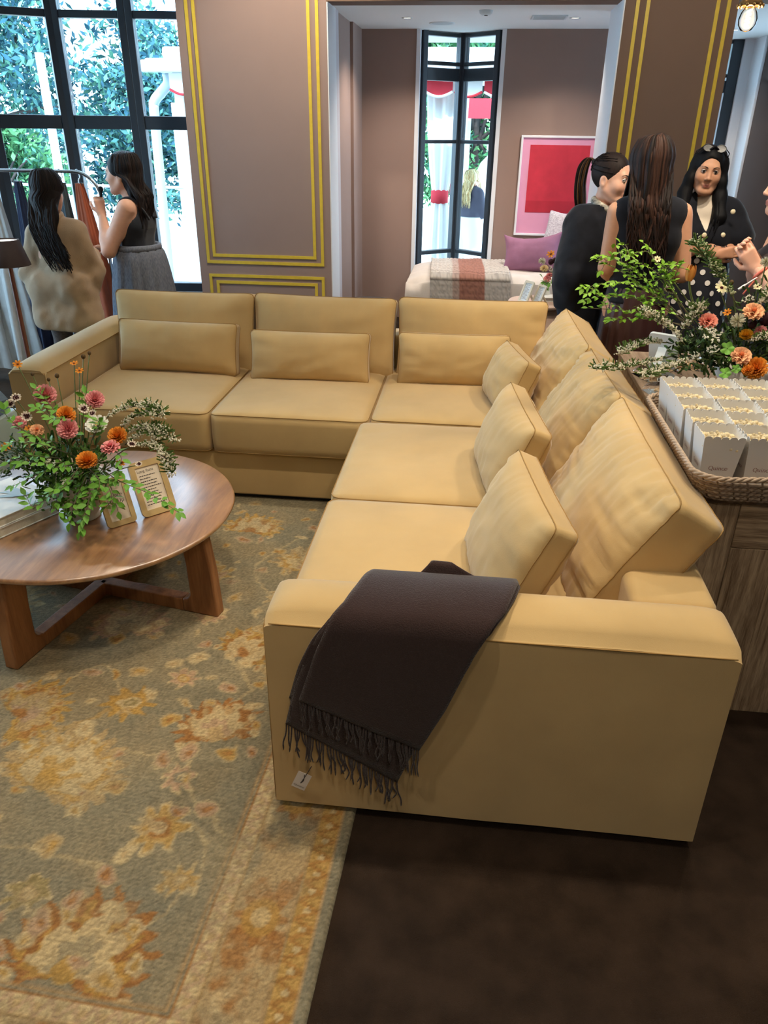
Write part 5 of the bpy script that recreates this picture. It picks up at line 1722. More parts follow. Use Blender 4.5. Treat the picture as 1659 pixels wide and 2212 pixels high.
def bloom(parent, c, r, kind, seed):
    rg = np.random.RandomState(seed)
    c = np.array(c, float)
    v = ROOM_SIDE - c; v /= np.linalg.norm(v)
    ax = v * .65 + np.array((0, 0, .75)) + rg.uniform(-.35, .35, 3)
    M = frame_from(ax)
    c0, c1 = PAL[kind]
    mb = MB()
    base = [k for k in PART_NAME if kind.endswith(k)]
    nm = PART_NAME[max(base, key=len)]
    if nm == 'dahlia':
        if kind == 'whitedahlia':
            rings = [(1.45, 12, .95, .42), (1.15, 11, .85, .40), (.8, 8, .6, .34), (.4, 6, .4, .25)]
        else:
            rings = [(1.75, 16, .85, .30), (1.45, 17, .95, .30), (1.18, 16, .98, .28), (.92, 14, .95, .26), (.66, 11, .9, .22), (.4, 8, .85, .18), (.18, 5, .8, .14)]
        for k, (t, n, L, w) in enumerate(rings):
            for i in range(n):
                cc = c1 * rg.uniform(.82, 1.08)
                petal(mb, c - M[:, 2] * r * .25, M, t + rg.uniform(-.07, .07), r * L, r * w * 1.25, c0, np.clip(cc, 0, 1), curl=.18, az=2 * PI * (i + .5 * (k % 2)) / n + rg.uniform(-.08, .08))
        if kind == 'whitedahlia': mb.ball(c - M[:, 2] * r * .05, r * .16, 7, 5, col=L3(226, 190, 80))
    elif nm == 'ranunculus':
        rings = [(1.5, 7, .95, .9), (1.2, 7, .95, .85), (.95, 6, .9, .8), (.7, 6, .82, .66), (.45, 5, .74, .5), (.2, 4, .66, .34)]
        for k, (t, n, L, w) in enumerate(rings):
            for i in range(n):
                f = .9 + .1 * (k % 2)
                petal(mb, c - M[:, 2] * r * .45, M, t * .8 + rg.uniform(-.05, .05), r * L * 1.05, r * w, c0 * f, c1 * rg.uniform(.88, 1.05), curl=-.30, az=2 * PI * (i + .37 * k) / n)
        mb.ball(c - M[:, 2] * r * .05, r * .22, 8, 6, col=c0 * .9)
    elif nm in ('cosmos_flower', 'daisy_flower'):
        n = 7 if nm == 'cosmos_flower' else 8
        for i in range(n):
            petal(mb, c, M, 1.25 + rg.uniform(-.15, .15), r, r * .62, c0, c1, curl=-.1, az=2 * PI * i / n)
        mb.ball(c, r * .26, 7, 5, col=L3(110, 60, 10) if nm == 'cosmos_flower' else L3(90, 20, 30))
    elif nm == 'scabiosa':
        for i in range(11):
            petal(mb, c, M, 1.3 + rg.uniform(-.12, .12), r, r * .5, L3(110, 50, 50), c1, az=2 * PI * i / 11, curl=.0)
        for i in range(22):
            a, q = rg.uniform(0, 2 * PI), r * .52 * math.sqrt(rg.rand())
            mb.ball(c + M @ np.array((q * math.cos(a), q * math.sin(a), r * .12 + rg.uniform(0, r * .1))), r * .13, 5, 4, col=c0)
    elif nm == 'pincushion_flower':
        for i in range(90):
            d = rg.normal(size=3); d /= np.linalg.norm(d)
            cc = c0 * .4 + c1 * .6 if rg.rand() < .3 else c1
            petal(mb, c, frame_from(d), .05, r, r * .22, c0, cc, curl=0)
    elif nm == 'lace_flower':
        for i in range(16):
            a, q = rg.uniform(0, 2 * PI), r * math.sqrt(rg.rand())
            p = c + M @ np.array((q * math.cos(a), q * math.sin(a), r * .25 * (1 - (q / r) ** 2)))
            for k in range(7):
                mb.ball(p + M @ np.array((rg.normal() * r * .10, rg.normal() * r * .10, rg.normal() * r * .06)), r * .075, 5, 4, col=c1 * rg.uniform(.85, 1))
            mb.tube([c - M[:, 2] * r * .7, p - M[:, 2] * r * .05], r * .02, n=4, col=L3(120, 140, 80))
    elif nm == 'tulip':
        M = frame_from((.05, -.05, 1))
        for k in range(6):
            az = k * PI / 3
            G = np.zeros((7, 5, 3)); Cc = np.zeros((7, 5, 3))
            for i in range(7):
                s = i / 6
                R_ = r * .62 * (math.sin(PI * (.16 + .62 * s)) ** .7) * (1 - .05 * (k % 2))
                for j in range(5):
                    q = (j - 2) / 2
                    wa = .62 * (1 - s ** 4 * .75)
                    G[i, j] = (R_ * math.cos(az + q * wa), R_ * math.sin(az + q * wa), r * 1.9 * s - r * .9 - .12 * r * abs(q) * s)
                    Cc[i, j] = c0 * (.6 * abs(q) + .2) + c1 * (.8 - .6 * abs(q))
            mb.grid(G @ M.T + c, col=Cc)
    else:
        mb.ball(c, (r, r, r * 1.1), 8, 6, col=c0)
        for i in range(6):
            petal(mb, c, M, .9, r * 1.1, r * .5, c0, c1, az=i)
    o = mb.build(nm, M_petal, parent, vcol=True)
    return o

def leaf_mesh(name, m, w=.5, fold=.10, tipc=.12):
    """unit leaf along +y lying in xy"""
    mb = MB()
    s = np.array([0, .18, .42, .7, 1.0]); wd = w * np.array([.06, .62, 1.0, .70, .02]) / 2
    G = np.zeros((5, 3, 3))
    for i in range(5):
        for j in range(3):
            G[i, j] = ((j - 1) * wd[i], s[i], fold * abs(j - 1) * wd[i] * 3 - tipc * s[i] ** 2)
    mb.grid(G)
    o = mb.build(name, m, origin=(0, 0, 0))
    return o

def leaf_frame(d, n):
    y = np.asarray(d, float); y = y / np.linalg.norm(y)
    z = np.asarray(n, float); z = z - y * (z @ y); z = z / (np.linalg.norm(z) + 1e-9)
    x = np.cross(y, z)
    return np.stack([x, y, z], 1)

def spray(parent, pts, proto, size, seed, step, first, mstem, per=2, count=None, srad=.0014):
    """a twig with leaflets in pairs; each leaflet its own piece sharing the proto mesh"""
    rg = np.random.RandomState(seed)
    P = spline(pts, 10)
    MB().tube(P, np.linspace(srad * 1.5, srad * .6, len(P)), n=5).build('twig', mstem, parent)
    L = np.r_[0, np.cumsum(np.linalg.norm(np.diff(P, axis=0), axis=1))]
    off = np.array(ORG[parent.name])
    s = L[-1] * first
    k = 0; made = 0
    while s < L[-1]:
        p = np.array([np.interp(s, L, P[:, q]) for q in range(3)])
        t = np.array([np.interp(min(s + .01, L[-1]), L, P[:, q]) for q in range(3)]) - np.array([np.interp(s - .01, L, P[:, q]) for q in range(3)])
        t /= np.linalg.norm(t)
        for sd in ((-1, 1) if per == 2 else (1 if k % 2 else -1,)):
            side = np.cross(t, np.array((0, 0, 1.0))); side /= (np.linalg.norm(side) + 1e-9)
            d = t * .55 + side * sd * .8 + rg.normal(0, .25, 3)
            n = np.array((0, -.4, 1.0)) + rg.normal(0, .35, 3)
            sz = size * rg.uniform(.7, 1.15)
            M = leaf_frame(d, n)
            pet = p + d / np.linalg.norm(d) * sz * .12
            share(proto, 'leaf', parent, pet - off, M, sz); made += 1
        s += step * rg.uniform(.8, 1.25); k += 1
    # end leaf
    M = leaf_frame(P[-1] - P[-3], (0, -.4, 1.0)); share(proto, 'leaf', parent, P[-1] - off, M, size); made += 1
    return made

def side_twigs(parent, pts, proto, size, seed, n, length, step, mstem):
    rg = np.random.RandomState(seed)
    P = spline(pts, 10); m_ = 0
    for i in range(n):
        k = int(len(P) * (.35 + .6 * i / n)); k = min(k, len(P) - 2)
        t = P[k + 1] - P[k]; t /= np.linalg.norm(t)
        d = t * .5 + rg.normal(0, .6, 3) + np.array((0, 0, .25)); d /= np.linalg.norm(d)
        l = length * rg.uniform(.6, 1.2)
        q = [P[k], P[k] + d * l * .5 + (0, 0, .01), P[k] + d * l]
        m_ += spray(parent, q, proto, size, seed * 7 + i, step, .25, mstem, srad=.0009)
    return m_

def plume(parent, pts, seed, thick=.022, green=.35, white=1.0):
    rg = np.random.RandomState(seed)
    P = spline(pts, 12)
    mb = MB()
    mb.tube(P, np.linspace(.0022, .001, len(P)), n=5, col=L3(96, 90, 58))
    n = int(len(P) * 5.2)
    for i in range(n):
        t = .10 + .9 * i / n
        k = min(int(t * (len(P) - 1)), len(P) - 2)
        p = P[k] + (P[k + 1] - P[k]) * rg.rand()
        tk = thick * math.sin(PI * min(1, .25 + .75 * (1 - t) ** .7)) * .9 + .004
        d = rg.normal(size=3); d /= np.linalg.norm(d); d[2] = abs(d[2]) * .9 + .1 * d[2]
        q = p + d * tk * rg.uniform(.4, 1)
        if rg.rand() < green:
            petal(mb, p, frame_from(d), .1, tk * 1.5, .007, L3(52, 78, 36), L3(104, 132, 66) * rg.uniform(.7, 1.1), curl=.1)
        else:
            for z in range(3):
                cc = L3(236, 230, 206) * rg.uniform(.8, 1.0) * white + L3(150, 170, 100) * (1 - white)
                mb.ball(q + rg.normal(0, .0035, 3), rg.uniform(.0022, .0038), 5, 4, col=cc)
    return mb.build('blossom_spike', M_floret, parent, vcol=True)

def filler(parent, c, rad, n, seed, size, cols):
    rg = np.random.RandomState(seed)
    mb = MB()
    for i in range(n):
        d = rg.normal(size=3); d /= np.linalg.norm(d)
        p = np.array(c) + d * np.array(rad) * rg.uniform(.35, 1.0)
        cc = cols[rg.randint(len(cols))] * rg.uniform(.7, 1.15)
        petal(mb, p, frame_from(d + rg.normal(0, .5, 3) + np.array((0, 0, .5))), rg.uniform(.2, 1.2), size * rg.uniform(.6, 1.3), size * .42, cc * .8, cc, curl=rg.uniform(-.2, .3), az=rg.uniform(0, 6.28))
    o = mb.build('foliage', M_petal, parent, vcol=True)
    o['kind'] = 'stuff'
    return o

M_vase = mat('matte_white_ceramic', rgb(222, 216, 208), .5, var=.02, vscale=10)
# --- bouquet on the coffee table
va = np.array((-1.375, 2.355, TZ + .001))
fa = thing('flower_arrangement', tuple(va), 'loose bouquet of pink and orange dahlias in a white vase on the coffee table', 'flower arrangement')
MB().lathe([(0, 0), (.055, 0), (.06, .004), (.052, .012), (.062, .03), (.084, .075), (.098, .125), (.106, .160), (.101, .160), (.09, .12)], 40, va, caps=False).build('vase', M_vase, fa)
mouth = va + np.array((0, 0, .13))
for i, (c, r, k) in enumerate(BLOOMS_A):
    bloom(fa, c, r, k, 100 + i)
    c = np.array(c); q = mouth + (c - mouth) * .1; q[2] = mouth[2]
    MB().tube(bez(q + (0, 0, -.03), (q + c) / 2 + np.array((0, 0, .03)), c + np.array((0, 0, -r * .3)), 9), [.0018] * 9, n=5).build('stem', M_stem, fa)
lpA = leaf_mesh('leaf', M_leafA, .56); lpA.parent = fa; lpA.location = Vector(mouth - np.array(ORG[fa.name])) + Vector((0, -.06, .06)); lpA.scale = (.03,) * 3
nl = 0
for i, s in enumerate(SPRAYS_A):
    nl += spray(fa, s, lpA, .033, 200 + i, .019, .18, M_twig)
for i, s in enumerate(PLUMES_A): plume(fa, s, 300 + i, .024)
filler(fa, mouth + np.array((.0, -.03, .09)), (.17, .11, .10), 520, 5, .030, [L3(74, 112, 50), L3(100, 140, 62), L3(70, 96, 56)])
filler(fa, mouth + np.array((.0, -.10, .0)), (.13, .04, .08), 200, 7, .030, [L3(84, 130, 50), L3(104, 150, 62)])
filler(fa, mouth + np.array((-.17, -.03, .10)), (.14, .08, .07), 240, 6, .024, [L3(64, 96, 46), L3(90, 124, 60), L3(70, 92, 70)])

# --- bouquet on the console
vbq = np.array((1.085, 3.06, CZ + .001))
fb = thing('flower_arrangement', tuple(vbq), 'wild bouquet of ranunculus, tulip and leafy branches in a white bowl on the console', 'flower arrangement')
MB().lathe([(0, 0), (.06, 0), (.066, .006), (.07, .02), (.10, .06), (.118, .105), (.112, .105), (.09, .06)], 36, vbq, caps=False).build('vase', M_vase, fb)
mouth2 = vbq + np.array((0, 0, .09))
for i, (c, r, k) in enumerate(BLOOMS_B):
    bloom(fb, c, r, k, 400 + i)
    c = np.array(c); q = mouth2 + (c - mouth2) * .1; q[2] = mouth2[2]
    big = k == 'tulip'
    MB().tube(bez(q + (0, 0, -.03), (q + c) / 2 + np.array((0, 0, .03)) if not big else c + np.array((.0, 0, -.12)), c + np.array((0, 0, -r * .6)), 10), [.004 if big else .0022] * 10, n=6).build('stem', M_stem, fb)
lpB = leaf_mesh('leaf', M_leafB, .60); lpB.parent = fb; lpB.location = Vector((-.1, -.05, .25)); lpB.scale = (.03,) * 3
nl2 = 0
for i, s in enumerate(SPRAYS_B):
    nl2 += spray(fb, s, lpB, .027, 500 + i, .026, .34, M_twig)
    nl2 += side_twigs(fb, s, lpB, .024, 600 + i, 3, .085, .024, M_twig)
for i, s in enumerate(PLUMES_B): plume(fb, s, 700 + i, .026 if i != 0 else .030, green=.35 if i != 0 else .6, white=1.0 if i != 0 else .5)
for rad, cc, n, sd in (((.22, .12, .10), (-.05, -.05, .10), 620, 8), ((.13, .08, .08), (-.20, -.06, .07), 260, 9), ((.16, .1, .14), (.05, -.02, .22), 240, 10)):
    filler(fb, mouth2 + np.array(cc), rad, n, sd, .030, [L3(50, 78, 36), L3(78, 108, 50), L3(96, 122, 66), L3(44, 62, 36)])
mb = MB()
for c, r in GERANIUM:
    c = np.array(c); v = ROOM_SIDE - c; Mg = frame_from(v / np.linalg.norm(v) + np.array((0, 0, .3)))
    n = 30; a = np.linspace(0, 2 * PI, n, endpoint=False)
    rr = r * (.75 + .22 * np.abs(np.cos(2.5 * a))) * (1 - .6 * np.exp(-((a - PI) / .25) ** 2))
    V = np.concatenate([np.stack([rr * np.cos(a), rr * np.sin(a), .12 * r * np.cos(5 * a)], 1), [[0, 0, -.1 * r]]]) @ Mg.T + c
    MB().add(V, [(i, (i + 1) % n, n) for i in range(n)]).build('broad_leaf', M_leafA, fb)
    q = mouth2 + (c - mouth2) * .2
    MB().tube(bez(q, (q + c) / 2 + np.array((0, -.02, .03)), c, 8), .0018, n=5).build('stem', M_stem, fb)

# --- bud vase on the side table
for i, (c, r, k) in enumerate(BLOOMS_C):
    bloom(vz, c, r, k, 800 + i)
    MB().tube(bez(vb + np.array((0, 0, .09)), (vb + np.array(c)) / 2 + np.array((0, 0, .09)), np.array(c), 7), .0016, n=5).build('stem', M_stem, vz)
for i, s in enumerate(SPRAYS_C): spray(vz, s, lpA, .045, 900 + i, .028, .35, M_stem)

# ---------------------------------------------------------------- people: smooth implicit bodies meshed with surface nets
def surf_nets(D, lo, h):
    nx, ny, nz_ = D.shape
    ins = D < 0
    c = np.zeros((nx - 1, ny - 1, nz_ - 1), int)
    for dx in (0, 1):
        for dy in (0, 1):
            for dz in (0, 1):
                c += ins[dx:nx - 1 + dx, dy:ny - 1 + dy, dz:nz_ - 1 + dz]
    act = (c > 0) & (c < 8)
    I = np.argwhere(act)
    if len(I) == 0: return np.zeros((0, 3)), np.zeros((0, 4), int)
    idx = -np.ones(act.shape, int); idx[act] = np.arange(len(I))
    S = np.zeros((len(I), 3)); N = np.zeros(len(I))
    for ax in range(3):
        o = [a for a in range(3) if a != ax]
        for b in (0, 1):
            for d in (0, 1):
                a0 = I.copy(); a0[:, o[0]] += b; a0[:, o[1]] += d
                a1 = a0.copy(); a1[:, ax] += 1
                d0 = D[tuple(a0.T)]; d1 = D[tuple(a1.T)]
                m_ = (d0 < 0) != (d1 < 0)
                t = np.where(m_, d0 / np.where(m_, d0 - d1, 1), 0)
                p = a0.astype(float); p[:, ax] += t
                S[m_] += p[m_]; N[m_] += 1
    V = S / N[:, None] * h + lo
    F = []
    for ax in range(3):
        o1, o2 = [(1, 2), (2, 0), (0, 1)][ax]
        s0 = [slice(None)] * 3; s1 = [slice(None)] * 3
        s0[ax] = slice(0, -1); s1[ax] = slice(1, None)
        ch = ins[tuple(s0)] != ins[tuple(s1)]
        E = np.argwhere(ch)
        E = E[(E[:, o1] > 0) & (E[:, o2] > 0) & (E[:, o1] < D.shape[o1] - 1) & (E[:, o2] < D.shape[o2] - 1)]
        if len(E) == 0: continue
        q = []
        for b, d in ((1, 1), (0, 1), (0, 0), (1, 0)):
            e = E.copy(); e[:, o1] -= b; e[:, o2] -= d
            q.append(idx[tuple(e.T)])
        Q = np.stack(q, 1)
        fl = ins[tuple(E.T)]
        Q[~fl] = Q[~fl][:, ::-1]
        F.append(Q)
    return V, np.concatenate(F)

def smin(a, b, k):
    h = np.clip(.5 + .5 * (b - a) / k, 0, 1)
    return b * (1 - h) + a * h - k * h * (1 - h)

def prim_d(P, pr):
    kind = pr[0]
    if kind == 'c':                                   # round cone a, b, ra, rb, (squash dir, factor)
        _, a, b, ra, rb = pr[:5]
        a = np.asarray(a, float); b = np.asarray(b, float)
        Q = P - a; ab = b - a
        if len(pr) > 5 and pr[5] is not None:
            n, f = np.asarray(pr[5][0], float), pr[5][1]
            Q = Q + n * ((Q @ n) * (f - 1))[..., None]
            ab = ab + n * ((ab @ n) * (f - 1))
        t = np.clip((Q @ ab) / (ab @ ab + 1e-9), 0, 1)
        return np.linalg.norm(Q - t[..., None] * ab, axis=-1) - (ra + (rb - ra) * t)
    if kind == 'e':                                   # ellipsoid c, M (columns axes), radii
        _, c, M, r = pr[:4]
        q = (P - np.asarray(c)) @ np.asarray(M) / np.asarray(r)
        k0 = np.linalg.norm(q, axis=-1)
        return (k0 - 1) * min(r) * .5 + (k0 - 1) * (np.mean(r)) * .5

def sdf(prims, infl=0.0, clip=None, folds=None):
    """prims: list of (prim, k) ; negative k subtracts"""
    def fn(P):
        d = None
        for pr, k in prims:
            e = prim_d(P, pr) - (infl if k > 0 else 0)
            if d is None: d = e
            elif k > 0: d = smin(d, e, k)
            else: d = -smin(-d, e, -k)
        if folds is not None:
            amp, fx, fz, sd_ = folds
            d = d + amp * (vnoise(P[..., 0] * fx + P[..., 2] * fz + 50, P[..., 1] * fx - P[..., 2] * fz * .7 + 50, sd_) - .5)
            d = d + amp * .45 * (vnoise(P[..., 0] * fx * 2.6 - P[..., 2] * fz * 1.5 + 70, P[..., 1] * fx * 1.5 + P[..., 2] * fz * 3.2 + 70, sd_ + 1) - .5)
        if clip is not None:
            d = np.maximum(d, clip(P))
        return d
    return fn

def mesh_sdf(fn, lo, hi, h):
    lo = np.asarray(lo, float); hi = np.asarray(hi, float)
    n = np.ceil((hi - lo) / h).astype(int) + 1
    g = np.stack(np.meshgrid(*[lo[i] + h * np.arange(n[i]) for i in range(3)], indexing='ij'), -1)
    return surf_nets(fn(g), lo, h)

def pr_box(prims, pad):
    L = []; H_ = []
    for pr, k in prims:
        if k < 0: continue
        if pr[0] == 'c':
            for p, r in ((pr[1], pr[3]), (pr[2], pr[4])):
                L.append(np.asarray(p) - r); H_.append(np.asarray(p) + r)
        else:
            L.append(np.asarray(pr[1]) - max(pr[3])); H_.append(np.asarray(pr[1]) + max(pr[3]))
    return np.min(L, 0) - pad, np.max(H_, 0) + pad

M_skin = vcol_mat('skin', .55, sss=.08, spec=.35, var=.03, vscale=50)
M_eye = vcol_mat('eye', .15, spec=.6)
HAIRM = {}
def hair_mat(nm, c):
    if nm not in HAIRM: HAIRM[nm] = vcol_mat('hair_' + nm, .62, spec=.2, var=.25, vscale=160, stretch=(1, 1, .08))
    return HAIRM[nm]

def hand_prims(w, d, n, s=1.0, curl=.6, thumb=1.0, spread=.10):
    """w wrist, d direction of the hand, n palm normal (fingers curl towards n); thumb = +1/-1 side"""
    d = np.asarray(d, float); d = d / np.linalg.norm(d)
    n = np.asarray(n, float); n = n - d * (n @ d); n /= np.linalg.norm(n)
    x = np.cross(d, n) * thumb
    w = np.asarray(w, float)
    pr = []
    for q in (-.024, -.008, .008, .024):
        pr.append((('c', w + x * q * .55 * s, w + d * .080 * s + x * q * s, .016 * s, .0125 * s), .012))
    lens = (.064, .074, .070, .054)
    for i, q in enumerate((.025, .0085, -.0085, -.025)):
        k = w + d * .082 * s + x * q * s
        dd = d + x * (q * spread * 40 * .1)
        a = 0.0
        L = lens[i] * s
        for j, f in enumerate((.46, .31, .23)):
            a += curl * (.75 if j == 0 else 1.0)
            v = dd * math.cos(a) + n * math.sin(a)
            e = k + v / np.linalg.norm(v) * L * f
            pr.append((('c', k, e, (.0092 - .0010 * j) * s, (.0085 - .0012 * j) * s), .004))
            k = e
    # thumb leaves the side of the palm near its base
    k = w + d * .022 * s + x * .022 * s
    e = k + (d * .55 + x * .75 + n * .3) * .034 * s; pr.append((('c', k, e, .014 * s, .0105 * s), .010))
    f = e + (d * .85 + x * .18 + n * .55) * .032 * s; pr.append((('c', e, f, .0102 * s, .009 * s), .004))
    g = f + (d * .8 - x * .1 + n * .7) * .022 * s; pr.append((('c', f, g, .009 * s, .007 * s), .004))
    return pr

I_ = np.eye(3)
def head_prims(c, M, s=1.0, open_=0.0):
    """head in local axes x right, y forward, z up; returns list"""
    def T(p): return np.asarray(c) + M @ (np.asarray(p, float) * s)
    def E(p, r, k): return (('e', T(p), M, [q * s for q in r]), k)
    def Cc(a, b, ra, rb, k, sq=None): return (('c', T(a), T(b), ra * s, rb * s, sq), k)
    pr = [E((0, -.014, .034), (.074, .096, .086), .02), E((0, .022, -.022), (.060, .066, .088), .03)]
    for sx in (-1, 1):
        pr += [Cc((sx * .052, -.002, -.045), (sx * .022, .060, -.094), .022, .018, .03), E((sx * .036, .056, -.026), (.026, .026, .026), .03)]
    pr += [E((0, .070, -.096), (.020, .017, .017), .02), Cc((-.030, .076, .026), (.030, .076, .026), .010, .010, .02)]
    for sx in (-1, 1): pr.append((('e', T((sx * .0305, .098, .006)), M, [.017 * s, .014 * s, .011 * s]), -.012))
    pr += [Cc((0, .085, .012), (0, .101, -.026), .0068, .0092, .012), E((0, .102, -.029), (.0095, .009, .008), .008)]
    for sx in (-1, 1): pr.append(E((sx * .0105, .094, -.033), (.007, .008, .006), .006))
    pr += [Cc((-.017, .082, -.059), (.017, .082, -.059), .0055, .0055, .007), E((0, .088, -.0595), (.014, .007, .0055), .006),
           Cc((-.014, .082, -.0705 - open_), (.014, .082, -.0705 - open_), .006, .006, .007), E((0, .086, -.0705 - open_), (.013, .007, .006), .006)]
    for sx in (-1, 1): pr += [E((sx * .074, -.010, -.006), (.008, .020, .031), .006), (('e', T((sx * .081, -.004, -.002)), M, [.006 * s, .010 * s, .016 * s]), -.006)]
    return pr, T

def add_head(mb, c, M, s, skin, lips, brow, open_=0.0, blush=None):
    pr, T = head_prims(c, M, s, open_)
    neck0 = T((0, -.022, -.06)); neck1 = T((0, -.034, -.135))
    pr.append((('c', neck0, neck1, .046 * s, .050 * s), .02))
    lo, hi = pr_box(pr, .012)
    V, F = mesh_sdf(sdf(pr), lo, hi, .0046 * s)
    L = (V - np.asarray(c)) @ M / s
    col = np.tile(np.asarray(skin), (len(V), 1))
    bl = np.exp(-(((np.abs(L[:, 0]) - .042) / .022) ** 2 + ((L[:, 2] + .028) / .02) ** 2)) * (L[:, 1] > .03)
    col = col * (1 - .16 * bl[:, None]) + .16 * bl[:, None] * (np.asarray(skin) * np.array((1.0, .68, .62)))
    lp = np.exp(-((L[:, 0] / .021) ** 4 + ((L[:, 2] + .065 + open_ * .5) / (.0105 + open_ * .5)) ** 4)) * (L[:, 1] > .078)
    col = col * (1 - lp[:, None]) + lp[:, None] * np.asarray(lips)
    sh = np.exp(-(((np.abs(L[:, 0]) - .031) / .02) ** 2 + ((L[:, 2] - .012) / .012) ** 2)) * (L[:, 1] > .05)
    col = col * (1 - .15 * sh[:, None]) + .15 * sh[:, None] * np.asarray(brow) * 2.0
    mb.add(V, F, col)
    return T

def face_parts(parent, T, M, s, brow, iris, look=(0, 1, 0)):
    look = M @ np.asarray(look, float); look /= np.linalg.norm(look)
    for sx in (-1, 1):
        e = T((sx * .0305, .0800, .006))
        r = .0118 * s
        Mf = frame_from(look)
        th = np.linspace(0, PI, 13); ph = np.arange(16) * 2 * PI / 16
        G = np.stack([np.sin(th)[:, None] * np.cos(ph), np.sin(th)[:, None] * np.sin(ph), np.cos(th)[:, None] * np.ones(16)], -1) * r
        cc = np.zeros(G.shape)
        for i, t in enumerate(th):
            cc[i] = (.008, .006, .006) if t < .22 else (iris if t < .55 else (.62, .58, .55))
        mb = MB(); mb.grid((G @ Mf.T + e), closev=True, col=cc); mb.build('eye', M_eye, parent, vcol=True)
        mb = MB()
        lid = [T((sx * (.0305 + q * .0165), .0905 - .012 * q * q + .0012 * (1 - abs(q)), .0065 + .0062 * (1 - q * q) - .0015 * q * sx * sx)) for q in np.linspace(-1, 1, 9)]
        mb.tube(lid, [.0008, .0014, .0018, .002, .002, .002, .0018, .0015, .0008] if s else 0, n=5, col=np.asarray(brow) * .5)
        br = [T((sx * (.013 + .034 * q), .0915 - .016 * q * q, .0235 + .0085 * math.sin(q * 2.4) - .003 * q)) for q in np.linspace(0, 1, 9)]
        mb.tube(br, np.array([.0022, .0032, .0034, .0033, .003, .0027, .0022, .0016, .0008]) * s, n=5, col=brow, flat=.6)
        mb.build('brow', M_skin, parent, vcol=True)

def body_prims(J):
    """J: joints in world space plus axes fx (right), fy (forward)"""
    fy = J['fy']; up = np.array((0, 0, 1.0)); s = J['s']
    pel, wst, chs, nck = J['pelvis'], J['waist'], J['chest'], J['neck']
    fx = J['fx']
    pr = [(('c', pel - fx * .075 * s, pel + fx * .075 * s, .112 * s, .112 * s, (fy, 1.12)), .03),
          (('c', wst - fx * .045 * s, wst + fx * .045 * s, .088 * s, .088 * s, (fy, 1.10)), .07),
          (('c', chs - fx * .060 * s, chs + fx * .060 * s, .098 * s, .098 * s, (fy, 1.10)), .07),
          (('c', J['shL'] * .75 + J['shR'] * .25, J['shR'] * .75 + J['shL'] * .25, .056 * s, .056 * s), .06),
          (('c', (J['shL'] + J['shR']) / 2 + up * .0, nck, .056 * s, .047 * s), .05)]
    for sx in (-1, 1):
        pr.append((('e', chs + fx * sx * .062 * s + fy * .082 * s - up * .015 * s, np.stack([fx, fy, up], 1), [.056 * s, .05 * s, .056 * s]), .04))
    return pr

def limb_prims(J, side, legs=True, arms=True):
    s = J['s']; fy = J['fy']
    pr = []
    if arms:
        a, b, c = J['sh' + side], J['el' + side], J['wr' + side]
        am = J.get('arm', 1.0)
        pr += [(('c', a, b, .050 * s * am, .040 * s * am), .03), (('c', b, b + (c - b) * .3, .039 * s * am, .039 * s * am), .02), (('c', b + (c - b) * .3, c, .039 * s * am, .026 * s), .02)]
    if legs:
        h, k, a = J['hip' + side], J['kn' + side], J['an' + side]
        pr += [(('c', h, k, .070 * s, .054 * s), .04), (('c', k, a, .056 * s, .036 * s), .02), (('c', a + np.array((0, 0, -.035 * s)), a + fy * .15 * s + np.array((0, 0, -.045 * s)), .036 * s, .028 * s), .02)]
    return pr

def make_joints(x, y, yaw, H, base=0.0, lean=(0, 0), **ov):
    s = H / 1.65
    fy = np.array((-math.sin(yaw), math.cos(yaw), 0)); fx = np.array((math.cos(yaw), math.sin(yaw), 0))
    o = np.array((x, y, base))
    def L(px, py, pz):
        k = pz / 1.4
        return o + fx * (px + lean[0] * k) * s + fy * (py + lean[1] * k) * s + np.array((0, 0, pz * s))
    J = dict(s=s, fx=fx, fy=fy, o=o, L=L, pelvis=L(0, -.01, .90), waist=L(0, .0, 1.06), chest=L(0, .0, 1.235), neck=L(0, -.005, 1.445), head=L(0, .02, 1.54),
             shL=L(-.155, -.01, 1.375), shR=L(.155, -.01, 1.375), elL=L(-.205, -.02, 1.10), elR=L(.205, -.02, 1.10), wrL=L(-.20, .06, .87), wrR=L(.20, .06, .87),
             hipL=L(-.09, 0, .87), hipR=L(.09, 0, .87), knL=L(-.09, .02, .48), knR=L(.09, .02, .48), anL=L(-.095, -.01, .085), anR=L(.095, -.01, .085))
    for k, v in ov.items(): J[k] = np.asarray(v, float) if not np.isscalar(v) else v
    return J

